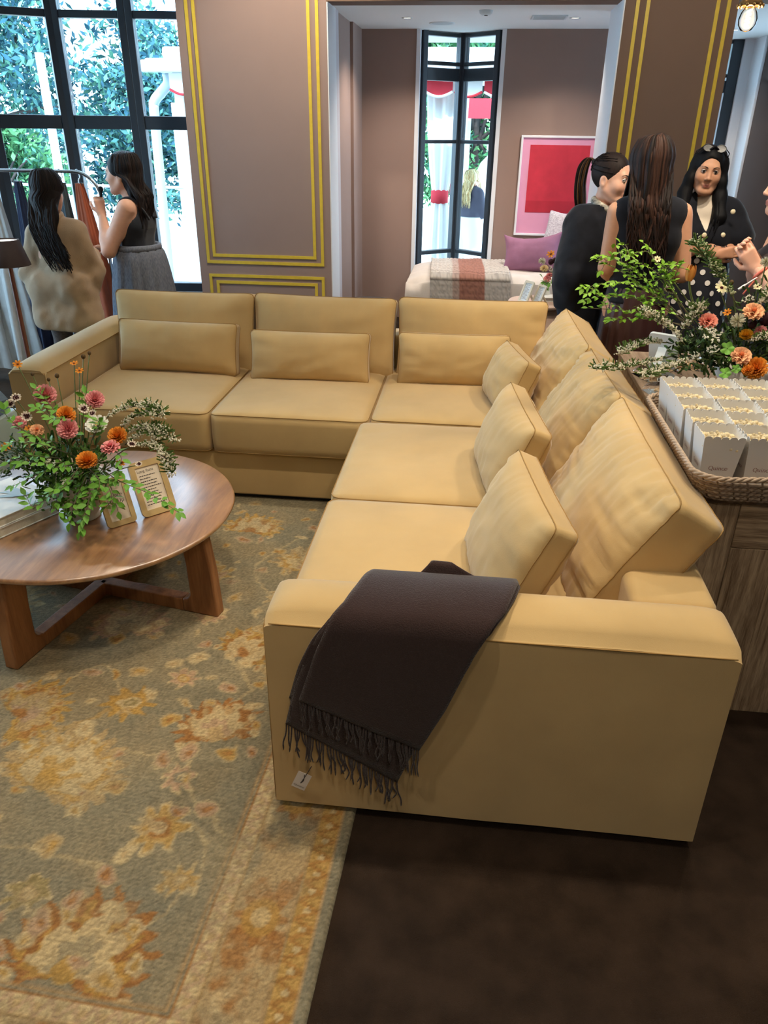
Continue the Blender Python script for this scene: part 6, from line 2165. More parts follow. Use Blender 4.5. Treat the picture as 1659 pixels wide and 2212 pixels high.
def body_mesh(parent, J, skin, headM, lips, brow, hands=(), hs=1.0, h=.014, iris=(.05, .025, .012), face=True, open_=0.0, arms=('L', 'R'), look=(0, 1, 0)):
    pr = body_prims(J)
    # hips and waist sit well inside the clothes
    pr[0] = (('c', J['pelvis'] - J['fx'] * .06 * J['s'], J['pelvis'] + J['fx'] * .06 * J['s'], .090 * J['s'], .090 * J['s'], (J['fy'], 1.12)), .03)
    for sd in ('L', 'R'): pr += limb_prims(J, sd, arms=sd in arms)
    lo, hi = pr_box(pr, .04)
    mb = MB()
    V, F = mesh_sdf(sdf(pr), lo, hi, h)
    mb.add(V, F, np.asarray(skin))
    T = add_head(mb, J['head'], headM, hs, skin, lips, brow, open_)
    for sd, d, n, curl, th in hands:
        w = J['wr' + sd]; e = J['el' + sd]
        hp = [(('c', e + (w - e) * .7, w, .031 * J['s'], .0235 * J['s']), .01)] + hand_prims(w, d, n, J['s'] * .98, curl, th)
        lo, hi = pr_box(hp, .012)
        V, F = mesh_sdf(sdf(hp), lo, hi, .0042)
        mb.add(V, F, np.asarray(skin) * np.array((1.0, .95, .93)))
    o = mb.build('body', M_skin, parent, vcol=True)
    if face: face_parts(parent, T, headM, hs, brow, np.array(iris), look)
    return o, T, pr

def cloth(parent, name, prims, infl, m, h=.013, clip=None, folds=None, box=None, col=None):
    lo, hi = box if box is not None else pr_box(prims, infl + .04)
    V, F = mesh_sdf(sdf(prims, infl, clip, folds), lo, hi, h)
    return MB().add(V, F).build(name, m, parent)

def skirt(parent, name, J, z0, z1, w0, d0, w1, d1, m, folds=12, amp=.05, c0=None, seed=0, n=84, k=26, col=None, vc=False, sway=0.0):
    """z0 waist height, z1 hem; elliptical section with pleats"""
    fx, fy, o = J['fx'], J['fy'], J['o']
    c0 = J['waist'] if c0 is None else np.asarray(c0)
    G = np.zeros((k, n, 3))
    for i in range(k):
        t = i / (k - 1)
        e = t ** .5
        for j in range(n):
            a = 2 * PI * j / n
            pl = 1 + amp * (0.25 + e) * math.sin(folds * a + seed + 1.2 * math.sin(3 * a)) + .3 * amp * math.sin(folds * 2.3 * a + seed)
            p = c0 + fx * ((w0 + (w1 - w0) * e) * math.cos(a) * pl) + fy * ((d0 + (d1 - d0) * e) * math.sin(a) * pl)
            p = p + (o - c0) * np.array((1, 1, 0)) * t * .3
            p[2] = z0 + (z1 - z0) * t
            G[i, j] = p
    mb = MB(); mb.grid(G, closev=True)
    mb.add(np.concatenate([G[0], [G[0].mean(0)]]), [((j + 1) % n, j, n) for j in range(n)])
    return mb.build(name, m, parent), G

def hair_long(parent, c, M, s, J, cols, L=.42, nst=150, seed=0, front=True, part=.02, bias=(0, 0), wave=.010, name='hair', nm='dark', back=.115, amax=150, taper=.5, vol=1.0, tuck=0.0, hairline=.55, locks=False):
    """long hair: a cap over the skull, a mass behind the neck, and strands on top of both"""
    rg = np.random.RandomState(seed)
    c = np.asarray(c)
    fx, fy = J['fx'], J['fy']
    def T(p): return c + M @ (np.asarray(p, float) * s)
    up = np.array((0, 0, 1.0))
    cap = [(('e', T((0, -.018, .036)), M, [.083 * s * vol, .103 * s * vol, .096 * s * vol]), .02),
           (('c', T((0, -.055, -.02)), T((0, -.075, -.12)), .072 * s * vol, .062 * s * vol, (M[:, 1], 1.35)), .05)]
    p0 = T((0, -.075, -.12))
    p1 = p0 - up * (L - .14) * s * .55 - fy * max(0, back - .095) * s + fx * bias[0] * .3; p2 = p0 - up * (L - .14) * s - fy * max(0, back - .095) * s + fx * bias[0]
    cap.append((('c', p0, p1 * .6 + p0 * .4, .070 * s, .045 * s, (fy, 2.4)), .04))
    lock_paths = []
    if locks:
        for sx in (-1, 1):
            q0, q1, q2 = T((sx * .070, -.005, .055)), T((sx * .084, .018, -.045)), T((sx * .094, .020, -.12))
            q3 = q2 - up * .10 * s + fy * .055 * s + fx * sx * (M[:, 0] @ fx) * .006; q4 = q3 - up * .10 * s + fy * .012 * s - fx * sx * (M[:, 0] @ fx) * .012
            lock_paths.append([q0, q1, q2, q3, q4])
            cap += [(('c', q0, q1, .024 * s, .026 * s), .03), (('c', q1, q2, .026 * s, .034 * s), .03), (('c', q2, q3, .034 * s, .030 * s), .03), (('c', q3, q4, .030 * s, .012 * s), .03)]
    cap.append((('e', T((0, .108, -.030)), M, [.067 * s, .086 * s, .116 * s]), -.010))
    lo, hi = pr_box(cap, .03)
    V, F = mesh_sdf(sdf(cap, 0, None, (.008, 30, 2, seed)), lo, hi, .009)
    mb = MB(); mb.add(V, F, np.asarray(cols[0]) * .9)
    for i in range(nst):
        a = math.radians(rg.uniform(-amax, amax))
        frontness = max(0, (abs(a) - math.radians(95)) / math.radians(55))
        sgn = 1 if a > 0 else -1
        y0 = rg.uniform(-.06, .062 if frontness > .2 else .02)
        if frontness > .2: y0 = .03 + .04 * rg.rand()
        zt = math.sqrt(max(0, 1 - ((y0 + .018) / .11) ** 2))
        pts = [T((part + sgn * .004, y0, .036 + .098 * zt * vol))]
        R_ = np.array((.086, .106, .099)) * vol * rg.uniform(.99, 1.05)
        for th in (38, 62, 85, 104):
            t = math.radians(th)
            x = R_[0] * math.sin(t) * math.sin(a); y = -.018 - R_[1] * math.sin(t) * math.cos(a) + y0 * .55 * math.cos(t) ** 2
            if frontness > 0 and th > 50: y = min(y, .050 - .02 * tuck)
            pts.append(T((x, y, .036 + R_[2] * math.cos(t))))
        e = pts[-1]
        loc = M.T @ (e - c) / s
        Ls = (L - .10) * s * rg.uniform(.78, 1.05)
        ph = rg.uniform(0, 6.28); fr = rg.uniform(2.2, 3.4)
        back_s = frontness < .35
        xs = loc[0] * s; ys = loc[1] * s
        for k in range(1, 9):
            t = k / 8
            wv = wave * math.sin(fr * t * 3 + ph) * t
            if back_s:
                tx = xs * (1 - taper * t) + bias[0] * t * t + wv
                ty = -max(-ys, back * s * min(1, t * 2.2) + (.012 * rg.rand())) if -ys > 0 else ys - t * .05
                ty = min(ty, -.055 * s - (back - .055) * s * min(1, t * 2.0))
            else:
                tx = xs * (1 + .18 * t) + bias[1] * t + wv
                ty = ys + (.055 - ys / s * .3) * s * min(1, t * 1.6) + .012 * rg.rand()
            q = c + fx * tx + fy * ty; q = np.array((q[0], q[1], e[2] - Ls * t))
            pts.append(q)
        P = spline(np.array(pts), 3)
        r = np.interp(np.linspace(0, 1, len(P)), [0, .2, .6, 1], [.004, .0085, .0075, .002]) * s * rg.uniform(.8, 1.2)
        cc = cols[rg.randint(len(cols))] * rg.uniform(.7, 1.25)
        mb.tube(P, r, n=5, col=np.clip(cc, 0, 1), flat=.55)
    for lp in lock_paths:
        for i in range(36):
            off = rg.normal(0, .013, 3) * s
            pts = [T((0.004 * np.sign((lp[0] - c) @ M[:, 0]), rg.uniform(-.01, .06), .128))] + [p + off * (.5 + .25 * k_) for k_, p in enumerate(lp)]
            pts[1] = pts[1] + (pts[1] - c) / np.linalg.norm(pts[1] - c) * .012
            P = spline(np.array(pts), 4)
            r = np.interp(np.linspace(0, 1, len(P)), [0, .3, .8, 1], [.004, .008, .007, .002]) * s
            mb.tube(P, r, n=5, col=cols[rg.randint(len(cols))] * rg.uniform(.7, 1.3), flat=.55)
    return mb.build(name, hair_mat(nm, cols[0]), parent, vcol=True)

def headframe(yaw, pitch=0.0, roll=0.0):
    return rotz(yaw) @ rotx(pitch) @ roty(roll)

SK1 = np.array(lin((.86, .66, .56))); SK2 = np.array(lin((.80, .60, .48))); SK3 = np.array(lin((.90, .70, .60)))
LIP = np.array(lin((.66, .38, .36))); DKB = np.array(lin((.13, .09, .08)))
DARK = [np.array(lin((.11, .085, .085))), np.array(lin((.15, .11, .10))), np.array(lin((.08, .065, .07)))]
BRWN = [np.array(lin((.16, .11, .10))), np.array(lin((.24, .16, .13))), np.array(lin((.12, .09, .08)))]
BLK = [np.array(lin((.05, .05, .065))), np.array(lin((.08, .08, .10)))]
M_blkfab = mat('black_fabric', rgb(22, 24, 32), .85, var=.2, vscale=30, sheen=.15, spec=.2)
M_lin = mat('beige_linen', rgb(170, 142, 112), .9, var=.08, vscale=16, bump=.35, bscale=220, sheen=.15)
M_shoe = mat('dark_shoe', rgb(40, 34, 32), .6)

def shades(parent, T, s, z=.098, y=.045):
    """sunglasses pushed up on the head"""
    mb = MB()
    for sx in (-1, 1):
        a = np.linspace(0, 2 * PI, 16, endpoint=False)
        ring = [T((sx * .034 + .026 * math.cos(t), y + .012 - .010 * math.sin(t), z + .018 * math.sin(t))) for t in a]
        mb.tube(ring, .0028 * s, n=5, closed=True)
        mb.add([*ring, np.mean(ring, 0)], [(i, (i + 1) % 16, 16) for i in range(16)])
        mb.tube([T((sx * .060, y + .012, z)), T((sx * .086, y - .02, z - .02)), T((sx * .088, y - .07, z - .05))], .0025 * s, n=5)
    mb.tube([T((-.010, y + .014, z + .004)), T((.010, y + .014, z + .004))], .0025 * s, n=5)
    return mb.build('sunglasses', mat('dark_glasses', rgb(24, 22, 24), .15), parent)

def shoes(parent, J):
    for sd in ('L', 'R'):
        a = J['an' + sd]; s = J['s']
        cloth(parent, 'shoe', [(('c', a + np.array((0, 0, -.045 * s)), a + J['fy'] * .15 * s + np.array((0, 0, -.050 * s)), .040 * s, .032 * s), .02)], .004, M_shoe, .010,
              clip=lambda P, z0=J['o'][2] + .001: z0 - P[..., 2])

def trousers(parent, J, m, infl=.018, folds=None, name='trousers', flare=0.0):
    pr = body_prims(J)[:2]
    for sd in ('L', 'R'):
        h, k, a = J['hip' + sd], J['kn' + sd], J['an' + sd]; s = J['s']
        pr += [(('c', h, k, .094 * s, .066 * s + flare * .4), .05), (('c', k, a, .066 * s + flare * .4, .055 * s + flare), .03)]
    wz = J['waist'][2]
    az = J['o'][2] + .03
    return cloth(parent, name, pr, infl, m, .014, clip=lambda P: np.maximum(P[..., 2] - wz, az - P[..., 2]), folds=folds)

# ---- woman in beige linen, seen from behind at the left
J = make_joints(-2.46, 4.47, math.radians(-8), 1.50, lean=(.0, .0))
J.update(head=np.array((-2.468, 4.49, 1.335)), neck=np.array((-2.462, 4.46, 1.215)))
J['shL'] = np.array((-2.585, 4.46, 1.105)); J['shR'] = np.array((-2.315, 4.45, 1.125)); J['chest'] = np.array((-2.45, 4.47, 1.05))
J['elL'] = np.array((-2.635, 4.47, .885)); J['wrL'] = np.array((-2.56, 4.65, .93)); J['elR'] = np.array((-2.285, 4.50, .90)); J['wrR'] = np.array((-2.36, 4.67, .95))
p1 = thing('person', (-2.46, 4.47, 0), 'woman in a loose beige linen shirt seen from behind beside the rack', 'person')
HM = headframe(math.radians(10), math.radians(-6))
b, T, pr = body_mesh(p1, J, SK1, HM, LIP, DKB, hands=(('L', (.6, .7, .2), (.5, .2, -.6), .5, 1), ('R', (-.7, .6, .2), (-.4, .3, -.6), .5, -1)), hs=.97)
shp = [(('c', J['pelvis'] - J['fx'] * .075, J['pelvis'] + J['fx'] * .075, .128, .128, (J['fy'], 1.0)), .03), (('c', J['pelvis'] - J['fx'] * .075 - (0, 0, .20), J['pelvis'] + J['fx'] * .075 - (0, 0, .20), .128, .128, (J['fy'], 1.0)), .08)] + body_prims(J)[1:4]
shp += [(('c', J['shL'], J['elL'], .053, .060), .04), (('c', J['shR'], J['elR'], .053, .058), .04), (('c', J['elL'], J['wrL'], .060, .044), .02), (('c', J['elR'], J['wrR'], .054, .042), .02), (('c', (J['shL'] + J['shR']) / 2, J['neck'], .05, .045), .05)]
nk = J['neck']
cloth(p1, 'linen_shirt', shp, .012, M_lin, .0115, clip=lambda P: np.maximum(P[..., 2] - (nk[2] + .01), .57 + .05 * (P[..., 0] + 2.46) * -1.0 - P[..., 2]), folds=(.034, 9, 5, 3))
ring = [nk + np.array((.062 * math.cos(t), .058 * math.sin(t) - .0, -.005 + .012 * math.sin(t))) for t in np.linspace(0, 2 * PI, 20, endpoint=False)]
MB().tube(ring, .014, n=8, closed=True, flat=1.4).build('collar', M_lin, p1)
trousers(p1, J, mat('brown_tweed', rgb(92, 78, 72), .9, var=.3, vscale=80), -.004)
hair_long(p1, J['head'], HM, .97, J, DARK, L=.53, nst=190, seed=4, bias=(.11, .02), wave=.014, back=.145, taper=.25, nm='darkbrown', amax=100)
shades(p1, T, .97, .100, .03)
shoes(p1, J)

# ---- woman in black tank, side-on with a small microphone
J = make_joints(-2.17, 4.97, math.radians(84), 1.56)
J.update(head=np.array((-2.222, 4.97, 1.410)), neck=np.array((-2.172, 4.97, 1.285)), arm=1.18)
J['shL'] = np.array((-2.165, 4.835, 1.225)); J['shR'] = np.array((-2.165, 5.10, 1.225)); J['chest'] = np.array((-2.165, 4.97, 1.125)); J['waist'] = np.array((-2.175, 4.97, .98)); J['pelvis'] = np.array((-2.17, 4.97, .83))
J['elL'] = np.array((-2.30, 4.80, .975)); J['wrL'] = np.array((-2.345, 4.87, 1.185)); J['elR'] = np.array((-2.25, 5.16, 1.00)); J['wrR'] = np.array((-2.385, 5.00, .965))
p2 = thing('person', (-2.17, 4.97, 0), 'woman in a black tank top and grey skirt holding a small microphone', 'person')
HM = headframe(math.radians(92), math.radians(-2))
b, T, pr = body_mesh(p2, J, SK1, HM, LIP, DKB, hands=(('L', (-.12, .10, 1), (-.5, .8, .3), 1.0, 1), ('R', (-.9, -.3, .05), (.1, -.3, -.9), .25, -1)), open_=.004)
ch_ = J['chest']; sL, sR = J['shL'], J['shR']
M_tank = mat('navy_black_knit', rgb(20, 26, 38), .8, var=.15, vscale=40, sheen=.2)
tk = body_prims(J)
cloth(p2, 'tank_top', tk, .010, M_tank, .0105, clip=lambda P: np.maximum(np.maximum(P[..., 2] - (1.215 + .02), .965 - P[..., 2]), np.maximum(.075 - np.linalg.norm(P - (sL + np.array((0, -.015, .0))), axis=-1), np.maximum(.075 - np.linalg.norm(P - (sR + np.array((0, .015, .0))), axis=-1), .085 - np.linalg.norm((P - (J['neck'] + np.array((-.06, 0, -.01)))), axis=-1)))))
for sy in (-1, 1):
    MB().tube(spline([ch_ + (-.085, sy * .07, .06), ch_ + (-.05, sy * .088, .135), ch_ + (.02, sy * .088, .155), ch_ + (.08, sy * .075, .09), ch_ + (.105, sy * .05, .03)], 6), .020, n=8, flat=.4).build('strap', M_tank, p2)
M_skirt = mat('grey_heather', rgb(120, 124, 134), .9, col2=rgb(84, 90, 104), vscale=70, stretch=(3, 3, .5), bump=.3, bscale=200)
skirt(p2, 'skirt', J, .985, .12, .150, .130, .255, .24, M_skirt, folds=13, amp=.045, seed=2)
MB().tube([J['waist'] + J['fx'] * .150 * math.cos(t) + J['fy'] * .128 * math.sin(t) + np.array((0, 0, .0)) for t in np.linspace(0, 2 * PI, 40, endpoint=False)], .016, n=8, closed=True, flat=1.4).build('waistband', M_skirt, p2)
hair_long(p2, J['head'], HM, 1.0, J, DARK, L=.42, nst=170, seed=7, bias=(.0, .0), wave=.010, back=.135, taper=.05, nm='darkbrown', amax=112, tuck=1.0)
shoes(p2, J)
mk = thing('microphone', (-2.375, 4.885, 1.25), 'small black handheld microphone held up by the woman in the black tank', 'microphone')
mdir = np.array((.10, .0, 1.0)); mdir /= np.linalg.norm(mdir); mc = np.array((-2.352, 4.905, 1.262))
MB().tube([mc - mdir * .03, mc + mdir * .055], [.008, .009], n=10).build('handle', M_black, mk)
MB().ball(mc + mdir * .066, .017, 12, 9).build('foam_head', mat('mic_foam', rgb(30, 32, 34), .95, bump=.6, bscale=300), mk)

# ---- woman with a ponytail in a black batwing sweater
J = make_joints(0.666, 4.640, math.radians(-112), 1.62)
J.update(s=1.090, pelvis=np.array((0.656, 4.644, 0.794)), waist=np.array((0.666, 4.640, 0.968)), chest=np.array((0.666, 4.651, 1.123)), neck=np.array((0.694, 4.640, 1.306)), head=np.array((0.727, 4.629, 1.450)))
J.update(shL=np.array((0.777, 4.706, 1.256)), shR=np.array((0.577, 4.573, 1.256)), elL=np.array((0.866, 4.729, 0.967)), elR=np.array((0.555, 4.462, 0.956)), wrL=np.array((0.821, 4.573, 0.923)), wrR=np.array((0.733, 4.451, 0.945)))
p3 = thing('person', (0.666, 4.640, 0), 'ponytailed woman in a loose black sweater and printed neck scarf by the bouquet', 'person')
HM = headframe(math.radians(-128), math.radians(-3))
b, T, pr = body_mesh(p3, J, SK3, HM, LIP, DKB, hands=(('R', (.9, .2, .0), (.1, .5, .8), .5, 1), ('L', (-.5, -.8, .0), (-.2, .3, .9), .5, -1)), iris=(.06, .04, .02), look=(-.35, 1, 0), hs=1.08)
sw = body_prims(J)[1:4] + [(('c', J['pelvis'] - J['fx'] * .08, J['pelvis'] + J['fx'] * .08, .125, .125, (J['fy'], 1.1)), .06)]
sw += [(('c', J['shR'] - (0, 0, .02), J['elR'], .045, .085), .06), (('c', J['elR'], J['wrR'], .075, .040), .03), (('c', J['shL'] - (0, 0, .02), J['elL'], .045, .085), .06), (('c', J['elL'], J['wrL'], .075, .040), .03), (('c', J['elR'] * .6 + J['pelvis'] * .4, J['shR'] - (0, 0, .05), .09, .05), .08), (('c', (J['shL'] + J['shR']) / 2, J['neck'], .05, .045), .05)]
cloth(p3, 'sweater', sw, .014, M_blkfab, .0125, clip=lambda P: np.maximum(np.maximum(P[..., 2] - 1.328, 0.768 - P[..., 2]), .072 - np.linalg.norm((P - (J['neck'] + np.array((.02, -.01, .005)))), axis=-1)), folds=(.035, 8, 4, 9))
trousers(p3, J, mat('navy_trousers', rgb(26, 32, 44), .85, var=.15, vscale=20), .02)
M_scarf = mat('printed_scarf', rgb(214, 206, 188), .7, col2=rgb(40, 38, 40), vscale=38, detail=5)
nkc = J['neck'] + np.array((.008, -.003, .0))
MB().tube([nkc + J['fx'] * .062 * math.cos(t) + J['fy'] * .060 * math.sin(t) + np.array((0, 0, .012 - .030 * math.sin(t))) for t in np.linspace(0, 2 * PI, 26, endpoint=False)], .017, n=8, closed=True, flat=1.2).build('scarf', M_scarf, p3)
MB().tube(spline([nkc + J['fy'] * .06 + (0, 0, -.02), nkc + J['fy'] * .10 - (0, 0, .09), nkc + J['fy'] * .115 - (0, 0, .17)], 6), [.016] * 12 + [.008], n=8, flat=.4).build('scarf_end', M_scarf, p3)
# sleek cap and ponytail
cap = [(('e', T((0, -.018, .036)), HM, [.085, .108, .099]), .02), (('e', T((0, .092, -.040)), HM, [.084, .099, .117]), -.012)]
lo, hi = pr_box(cap, .02)
V, F = mesh_sdf(sdf(cap), lo, hi, .007)
mb = MB(); mb.add(V, F, DARK[1])
rg = np.random.RandomState(3)
knot = T((0, -.118, .072))
for i in range(70):
    a = math.radians(rg.uniform(-140, 140)); t = math.radians(rg.uniform(20, 92))
    R_ = np.array((.081, .102, .094))
    pts = []
    for q in (0, .35, .7):
        x = R_[0] * math.sin(t) * math.sin(a) * (1 - q); aa = a * (1 - q)
        p = np.array((R_[0] * math.sin(t) * math.sin(aa), -.018 - R_[1] * math.sin(t) * math.cos(aa), .036 + R_[2] * math.cos(t) * (1 - q * .3) + .02 * q))
        pts.append(T(p))
    pts.append(knot)
    if pts[0] @ HM[:, 1] - J['head'] @ HM[:, 1] > .055: continue
    mb.tube(spline(pts, 4), .0035, n=4, col=DARK[rg.randint(3)] * rg.uniform(.8, 1.5), flat=.5)
for i in range(60):
    ph = rg.uniform(0, 6.28); w = rg.uniform(-.022, .022); d = rg.uniform(-.02, .02)
    cc = (np.array(lin((.36, .25, .15))) if rg.rand() < .45 else DARK[1]) * rg.uniform(.7, 1.4)
    pts = [knot, T((w * .6, -.150 + d * .5, .088)), T((w, -.176 + d, .045)), T((w * 1.2, -.180 + d, -.03)), T((w * 1.3 + .006 * math.sin(ph), -.165 + d, -.105)), T((w * .9, -.15 + d, -.165 - .02 * rg.rand()))]
    mb.tube(spline(pts, 4), np.interp(np.linspace(0, 1, 21), [0, .3, .8, 1], [.004, .006, .005, .0015]), n=5, col=cc, flat=.6)
mb.build('hair', hair_mat('ponytail', 0), p3, vcol=True)
MB().ball(knot, .018, 10, 7).build('hair_tie', M_black, p3)
shoes(p3, J)

# ---- woman in a black vest, seen from behind in the middle of the group
J = make_joints(0.862, 4.180, math.radians(-3), 1.66)
J.update(s=1.051, pelvis=np.array((0.862, 4.170, 0.870)), waist=np.array((0.862, 4.180, 1.038)), chest=np.array((0.862, 4.180, 1.209)), neck=np.array((0.846, 4.175, 1.413)), head=np.array((0.832, 4.190, 1.533)))
J.update(shL=np.array((0.702, 4.170, 1.329)), shR=np.array((1.012, 4.170, 1.329)), elL=np.array((0.684, 4.164, 1.063)), elR=np.array((1.061, 4.149, 1.042)), wrL=np.array((0.752, 4.337, 0.969)), wrR=np.array((0.982, 4.326, 1.000)))
p4 = thing('person', (0.862, 4.180, 0), 'woman with long wavy brown hair and black vest, back to the camera', 'person')
HM = headframe(math.radians(-4), math.radians(-4))
b, T, pr = body_mesh(p4, J, SK2, HM, LIP, DKB, hands=(('L', (.5, .8, .1), (.5, -.2, .8), .5, 1), ('R', (-.6, .7, .1), (-.4, -.2, .8), .5, -1)), hs=1.04)
vs_ = body_prims(J)[1:4] + [(('c', J['shL'] + np.array((.03, 0, .0)), J['shR'] - np.array((.03, 0, .0)), .050, .050), .04), (('c', (J['shL'] + J['shR']) / 2, J['neck'], .05, .045), .05), (('c', J['pelvis'] - J['fx'] * .06, J['pelvis'] + J['fx'] * .06, .11, .11, (J['fy'], 1.1)), .06)]
eL, eR = J['elL'], J['elR']
cloth(p4, 'vest', vs_, .016, M_blkfab, .0115, clip=lambda P: np.maximum(np.maximum(P[..., 2] - 1.418, 0.895 - P[..., 2]), np.abs(P[..., 0] - 0.8590) - (.175 - .03 * np.clip((1.324 - P[..., 2]) / .2, 0, 1)) * 1.045))
M_leath = mat('oxblood_leather', rgb(58, 32, 30), .45, var=.15, vscale=12)
skirt(p4, 'pleated_skirt', J, 0.969, .30, .145, .118, .185, .17, M_leath, folds=18, amp=.04, seed=1)
hair_long(p4, J['head'], HM, 1.07, J, BRWN, L=.52, nst=230, seed=11, bias=(.02, 0), wave=.020, back=.135, taper=.18, nm='wavybrown', vol=1.05)
shoes(p4, J)

# ---- dark-haired woman facing the camera, arms crossed
J = make_joints(1.305, 4.80, math.radians(176), 1.62)
J.update(head=np.array((1.258, 4.77, 1.493)), neck=np.array((1.285, 4.80, 1.37)))
J['shL'] = np.array((1.435, 4.80, 1.295)); J['shR'] = np.array((1.155, 4.80, 1.295)); J['chest'] = np.array((1.30, 4.80, 1.18)); J['waist'] = np.array((1.315, 4.80, 1.04))
J['elL'] = np.array((1.50, 4.74, 1.115)); J['wrL'] = np.array((1.26, 4.645, 1.10)); J['elR'] = np.array((1.13, 4.74, 1.105)); J['wrR'] = np.array((1.36, 4.655, 1.075))
p5 = thing('person', (1.305, 4.80, 0), 'dark-haired woman with crossed tattooed arms and polka dot skirt facing the camera', 'person')
HM = headframe(math.radians(172), math.radians(-2), math.radians(-4))
b, T, pr = body_mesh(p5, J, SK2, HM, np.array(lin((.60, .36, .33))), DARK[2], hands=(('L', (-.9, -.1, .15), (.1, .9, .0), .35, 1), ('R', (.9, -.1, .15), (.0, .9, .0), .35, -1)), iris=(.03, .018, .012))
M_cream2 = mat('cream_knit', rgb(226, 212, 194), .85, bump=.2, bscale=200)
cloth(p5, 'cream_top', body_prims(J), .008, M_cream2, .012, clip=lambda P: np.maximum(P[..., 2] - 1.375, 1.08 - P[..., 2]))
cg = body_prims(J)[1:4] + body_prims(J)[5:] + [(('c', J['shL'] - (0, 0, .01), J['elL'] * .75 + J['shL'] * .25, .048, .066), .04), (('c', J['shR'] - (0, 0, .01), J['elR'] * .75 + J['shR'] * .25, .048, .066), .04), (('c', (J['shL'] + J['shR']) / 2, J['neck'], .05, .045), .05)]
cloth(p5, 'cardigan', cg, .020, M_blkfab, .0115, clip=lambda P: np.maximum(np.maximum(P[..., 2] - 1.40, 1.06 - P[..., 2]), np.minimum(.052 * np.clip((P[..., 2] - 1.185) / .10, -.3, 1.1) - np.abs(P[..., 0] - 1.283), 4.80 - P[..., 1])), folds=(.02, 9, 4, 2))
M_gb = mat('pearl_button', rgb(236, 220, 184), .25)
for (x, z) in ((1.272, 1.175), (1.372, 1.178), (1.40, 1.30)):
    MB().ball((x, 4.652, z), (.014, .006, .014), 12, 7).build('button', M_gb, p5)
M_dotk = mat('black_skirt', rgb(20, 22, 34), .8)
sk_, G = skirt(p5, 'dotted_skirt', J, 1.07, .32, .135, .105, .23, .19, M_dotk, folds=7, amp=.03, seed=3, n=96, k=40)
mb = MB()
for r in range(12):
    for q in range(14):
        i = 2 + r * 3.1; j = (q + (.5 if r % 2 else 0)) * 96 / 14
        i0, j0 = int(min(i, 38)), int(j) % 96
        p = G[i0, j0]; du = G[i0, (j0 + 1) % 96] - G[i0, (j0 - 1) % 96]; dv = G[min(i0 + 1, 39), j0] - G[max(i0 - 1, 0), j0]
        du /= np.linalg.norm(du); dv /= np.linalg.norm(dv); nn = np.cross(dv, du); nn /= np.linalg.norm(nn)
        cen = G[i0].mean(0)
        if nn @ (p - cen) < 0: nn = -nn
        a = np.linspace(0, 2 * PI, 12, endpoint=False)
        ring = [p + nn * .0035 + du * .0155 * math.cos(t) + dv * .0155 * math.sin(t) for t in a]
        mb.add(ring + [p + nn * .004], [(k, (k + 1) % 12, 12) for k in range(12)])
mb.build('polka_dots', mat('white_dot', rgb(232, 226, 220), .8), sk_, smooth=False)
# tattoos: dark leaf shapes lying on the forearms
rg = np.random.RandomState(8)
for sd in ('L', 'R'):
    mb = MB()
    a, c_ = J['el' + sd], J['wr' + sd]
    ax_ = (c_ - a); Ln = np.linalg.norm(ax_); ax_ /= Ln
    for k in range(34):
        t = rg.uniform(-.05, .95); ang = rg.uniform(-2.0, 1.2)
        r0 = (.039 - .012 * max(0, (t - .3) / .7)) * J['s'] + .0012
        f = np.cross(ax_, (0, 0, 1.0)); f /= np.linalg.norm(f)
        if f[1] > 0: f = -f
        u = np.cross(f, ax_); 
        if u[2] < 0: u = -u
        ell = rg.uniform(.010, .022); wd = ell * .35; th0 = rg.uniform(0, PI)
        pts = []
        for q in np.linspace(0, 2 * PI, 9)[:-1]:
            du_ = ell * math.cos(q) * math.cos(th0) - wd * math.sin(q) * math.sin(th0); dv_ = ell * math.cos(q) * math.sin(th0) + wd * math.sin(q) * math.cos(th0)
            aa = ang + dv_ / r0
            pts.append(a + ax_ * (t * Ln + du_) + (f * math.cos(aa) + u * math.sin(aa)) * r0)
        mb.add(pts, [tuple(range(8))])
    mb.build('tattoo', mat('tattoo_ink', rgb(70, 60, 62), .6), p5, smooth=False)['kind'] = 'stuff'
hair_long(p5, J['head'], HM, 1.0, J, BLK, L=.36, nst=210, seed=15, bias=(0, 0), wave=.008, back=.115, taper=.0, nm='black', amax=104, tuck=-.2, locks=True)
shades(p5, T, 1.0, .120, .03)
shoes(p5, J)

# ---- person at the right edge, clasping hands
J = make_joints(1.463, 3.850, math.radians(86), 1.62)
J.update(s=1.080, pelvis=np.array((1.474, 3.849, 0.802)), waist=np.array((1.463, 3.861, 0.974)), chest=np.array((1.458, 3.861, 1.150)), neck=np.array((1.430, 3.839, 1.337)), head=np.array((1.388, 3.828, 1.480)), arm=1.12)
J.update(shL=np.array((1.447, 3.713, 1.287)), shR=np.array((1.463, 4.004, 1.287)), elL=np.array((1.403, 3.696, 1.023)), elR=np.array((1.397, 4.026, 1.051)), wrL=np.array((1.293, 3.773, 1.134)), wrR=np.array((1.304, 3.867, 1.161)))
p6 = thing('person', (1.463, 3.850, 0), 'person in a grey tank clasping hands, cut off by the right edge', 'person')
HM = headframe(math.radians(80), 0)
b, T, pr = body_mesh(p6, J, SK3, HM, LIP, DKB, hands=(('L', (-.62, .20, .75), (.25, .9, -.1), .55, 1), ('R', (-.70, -.25, .62), (.2, -.9, .1), .55, -1)), hs=1.06)
M_rib = mat('charcoal_rib', rgb(70, 66, 68), .9, col2=rgb(50, 47, 50), vscale=60, stretch=(6, 6, .1))
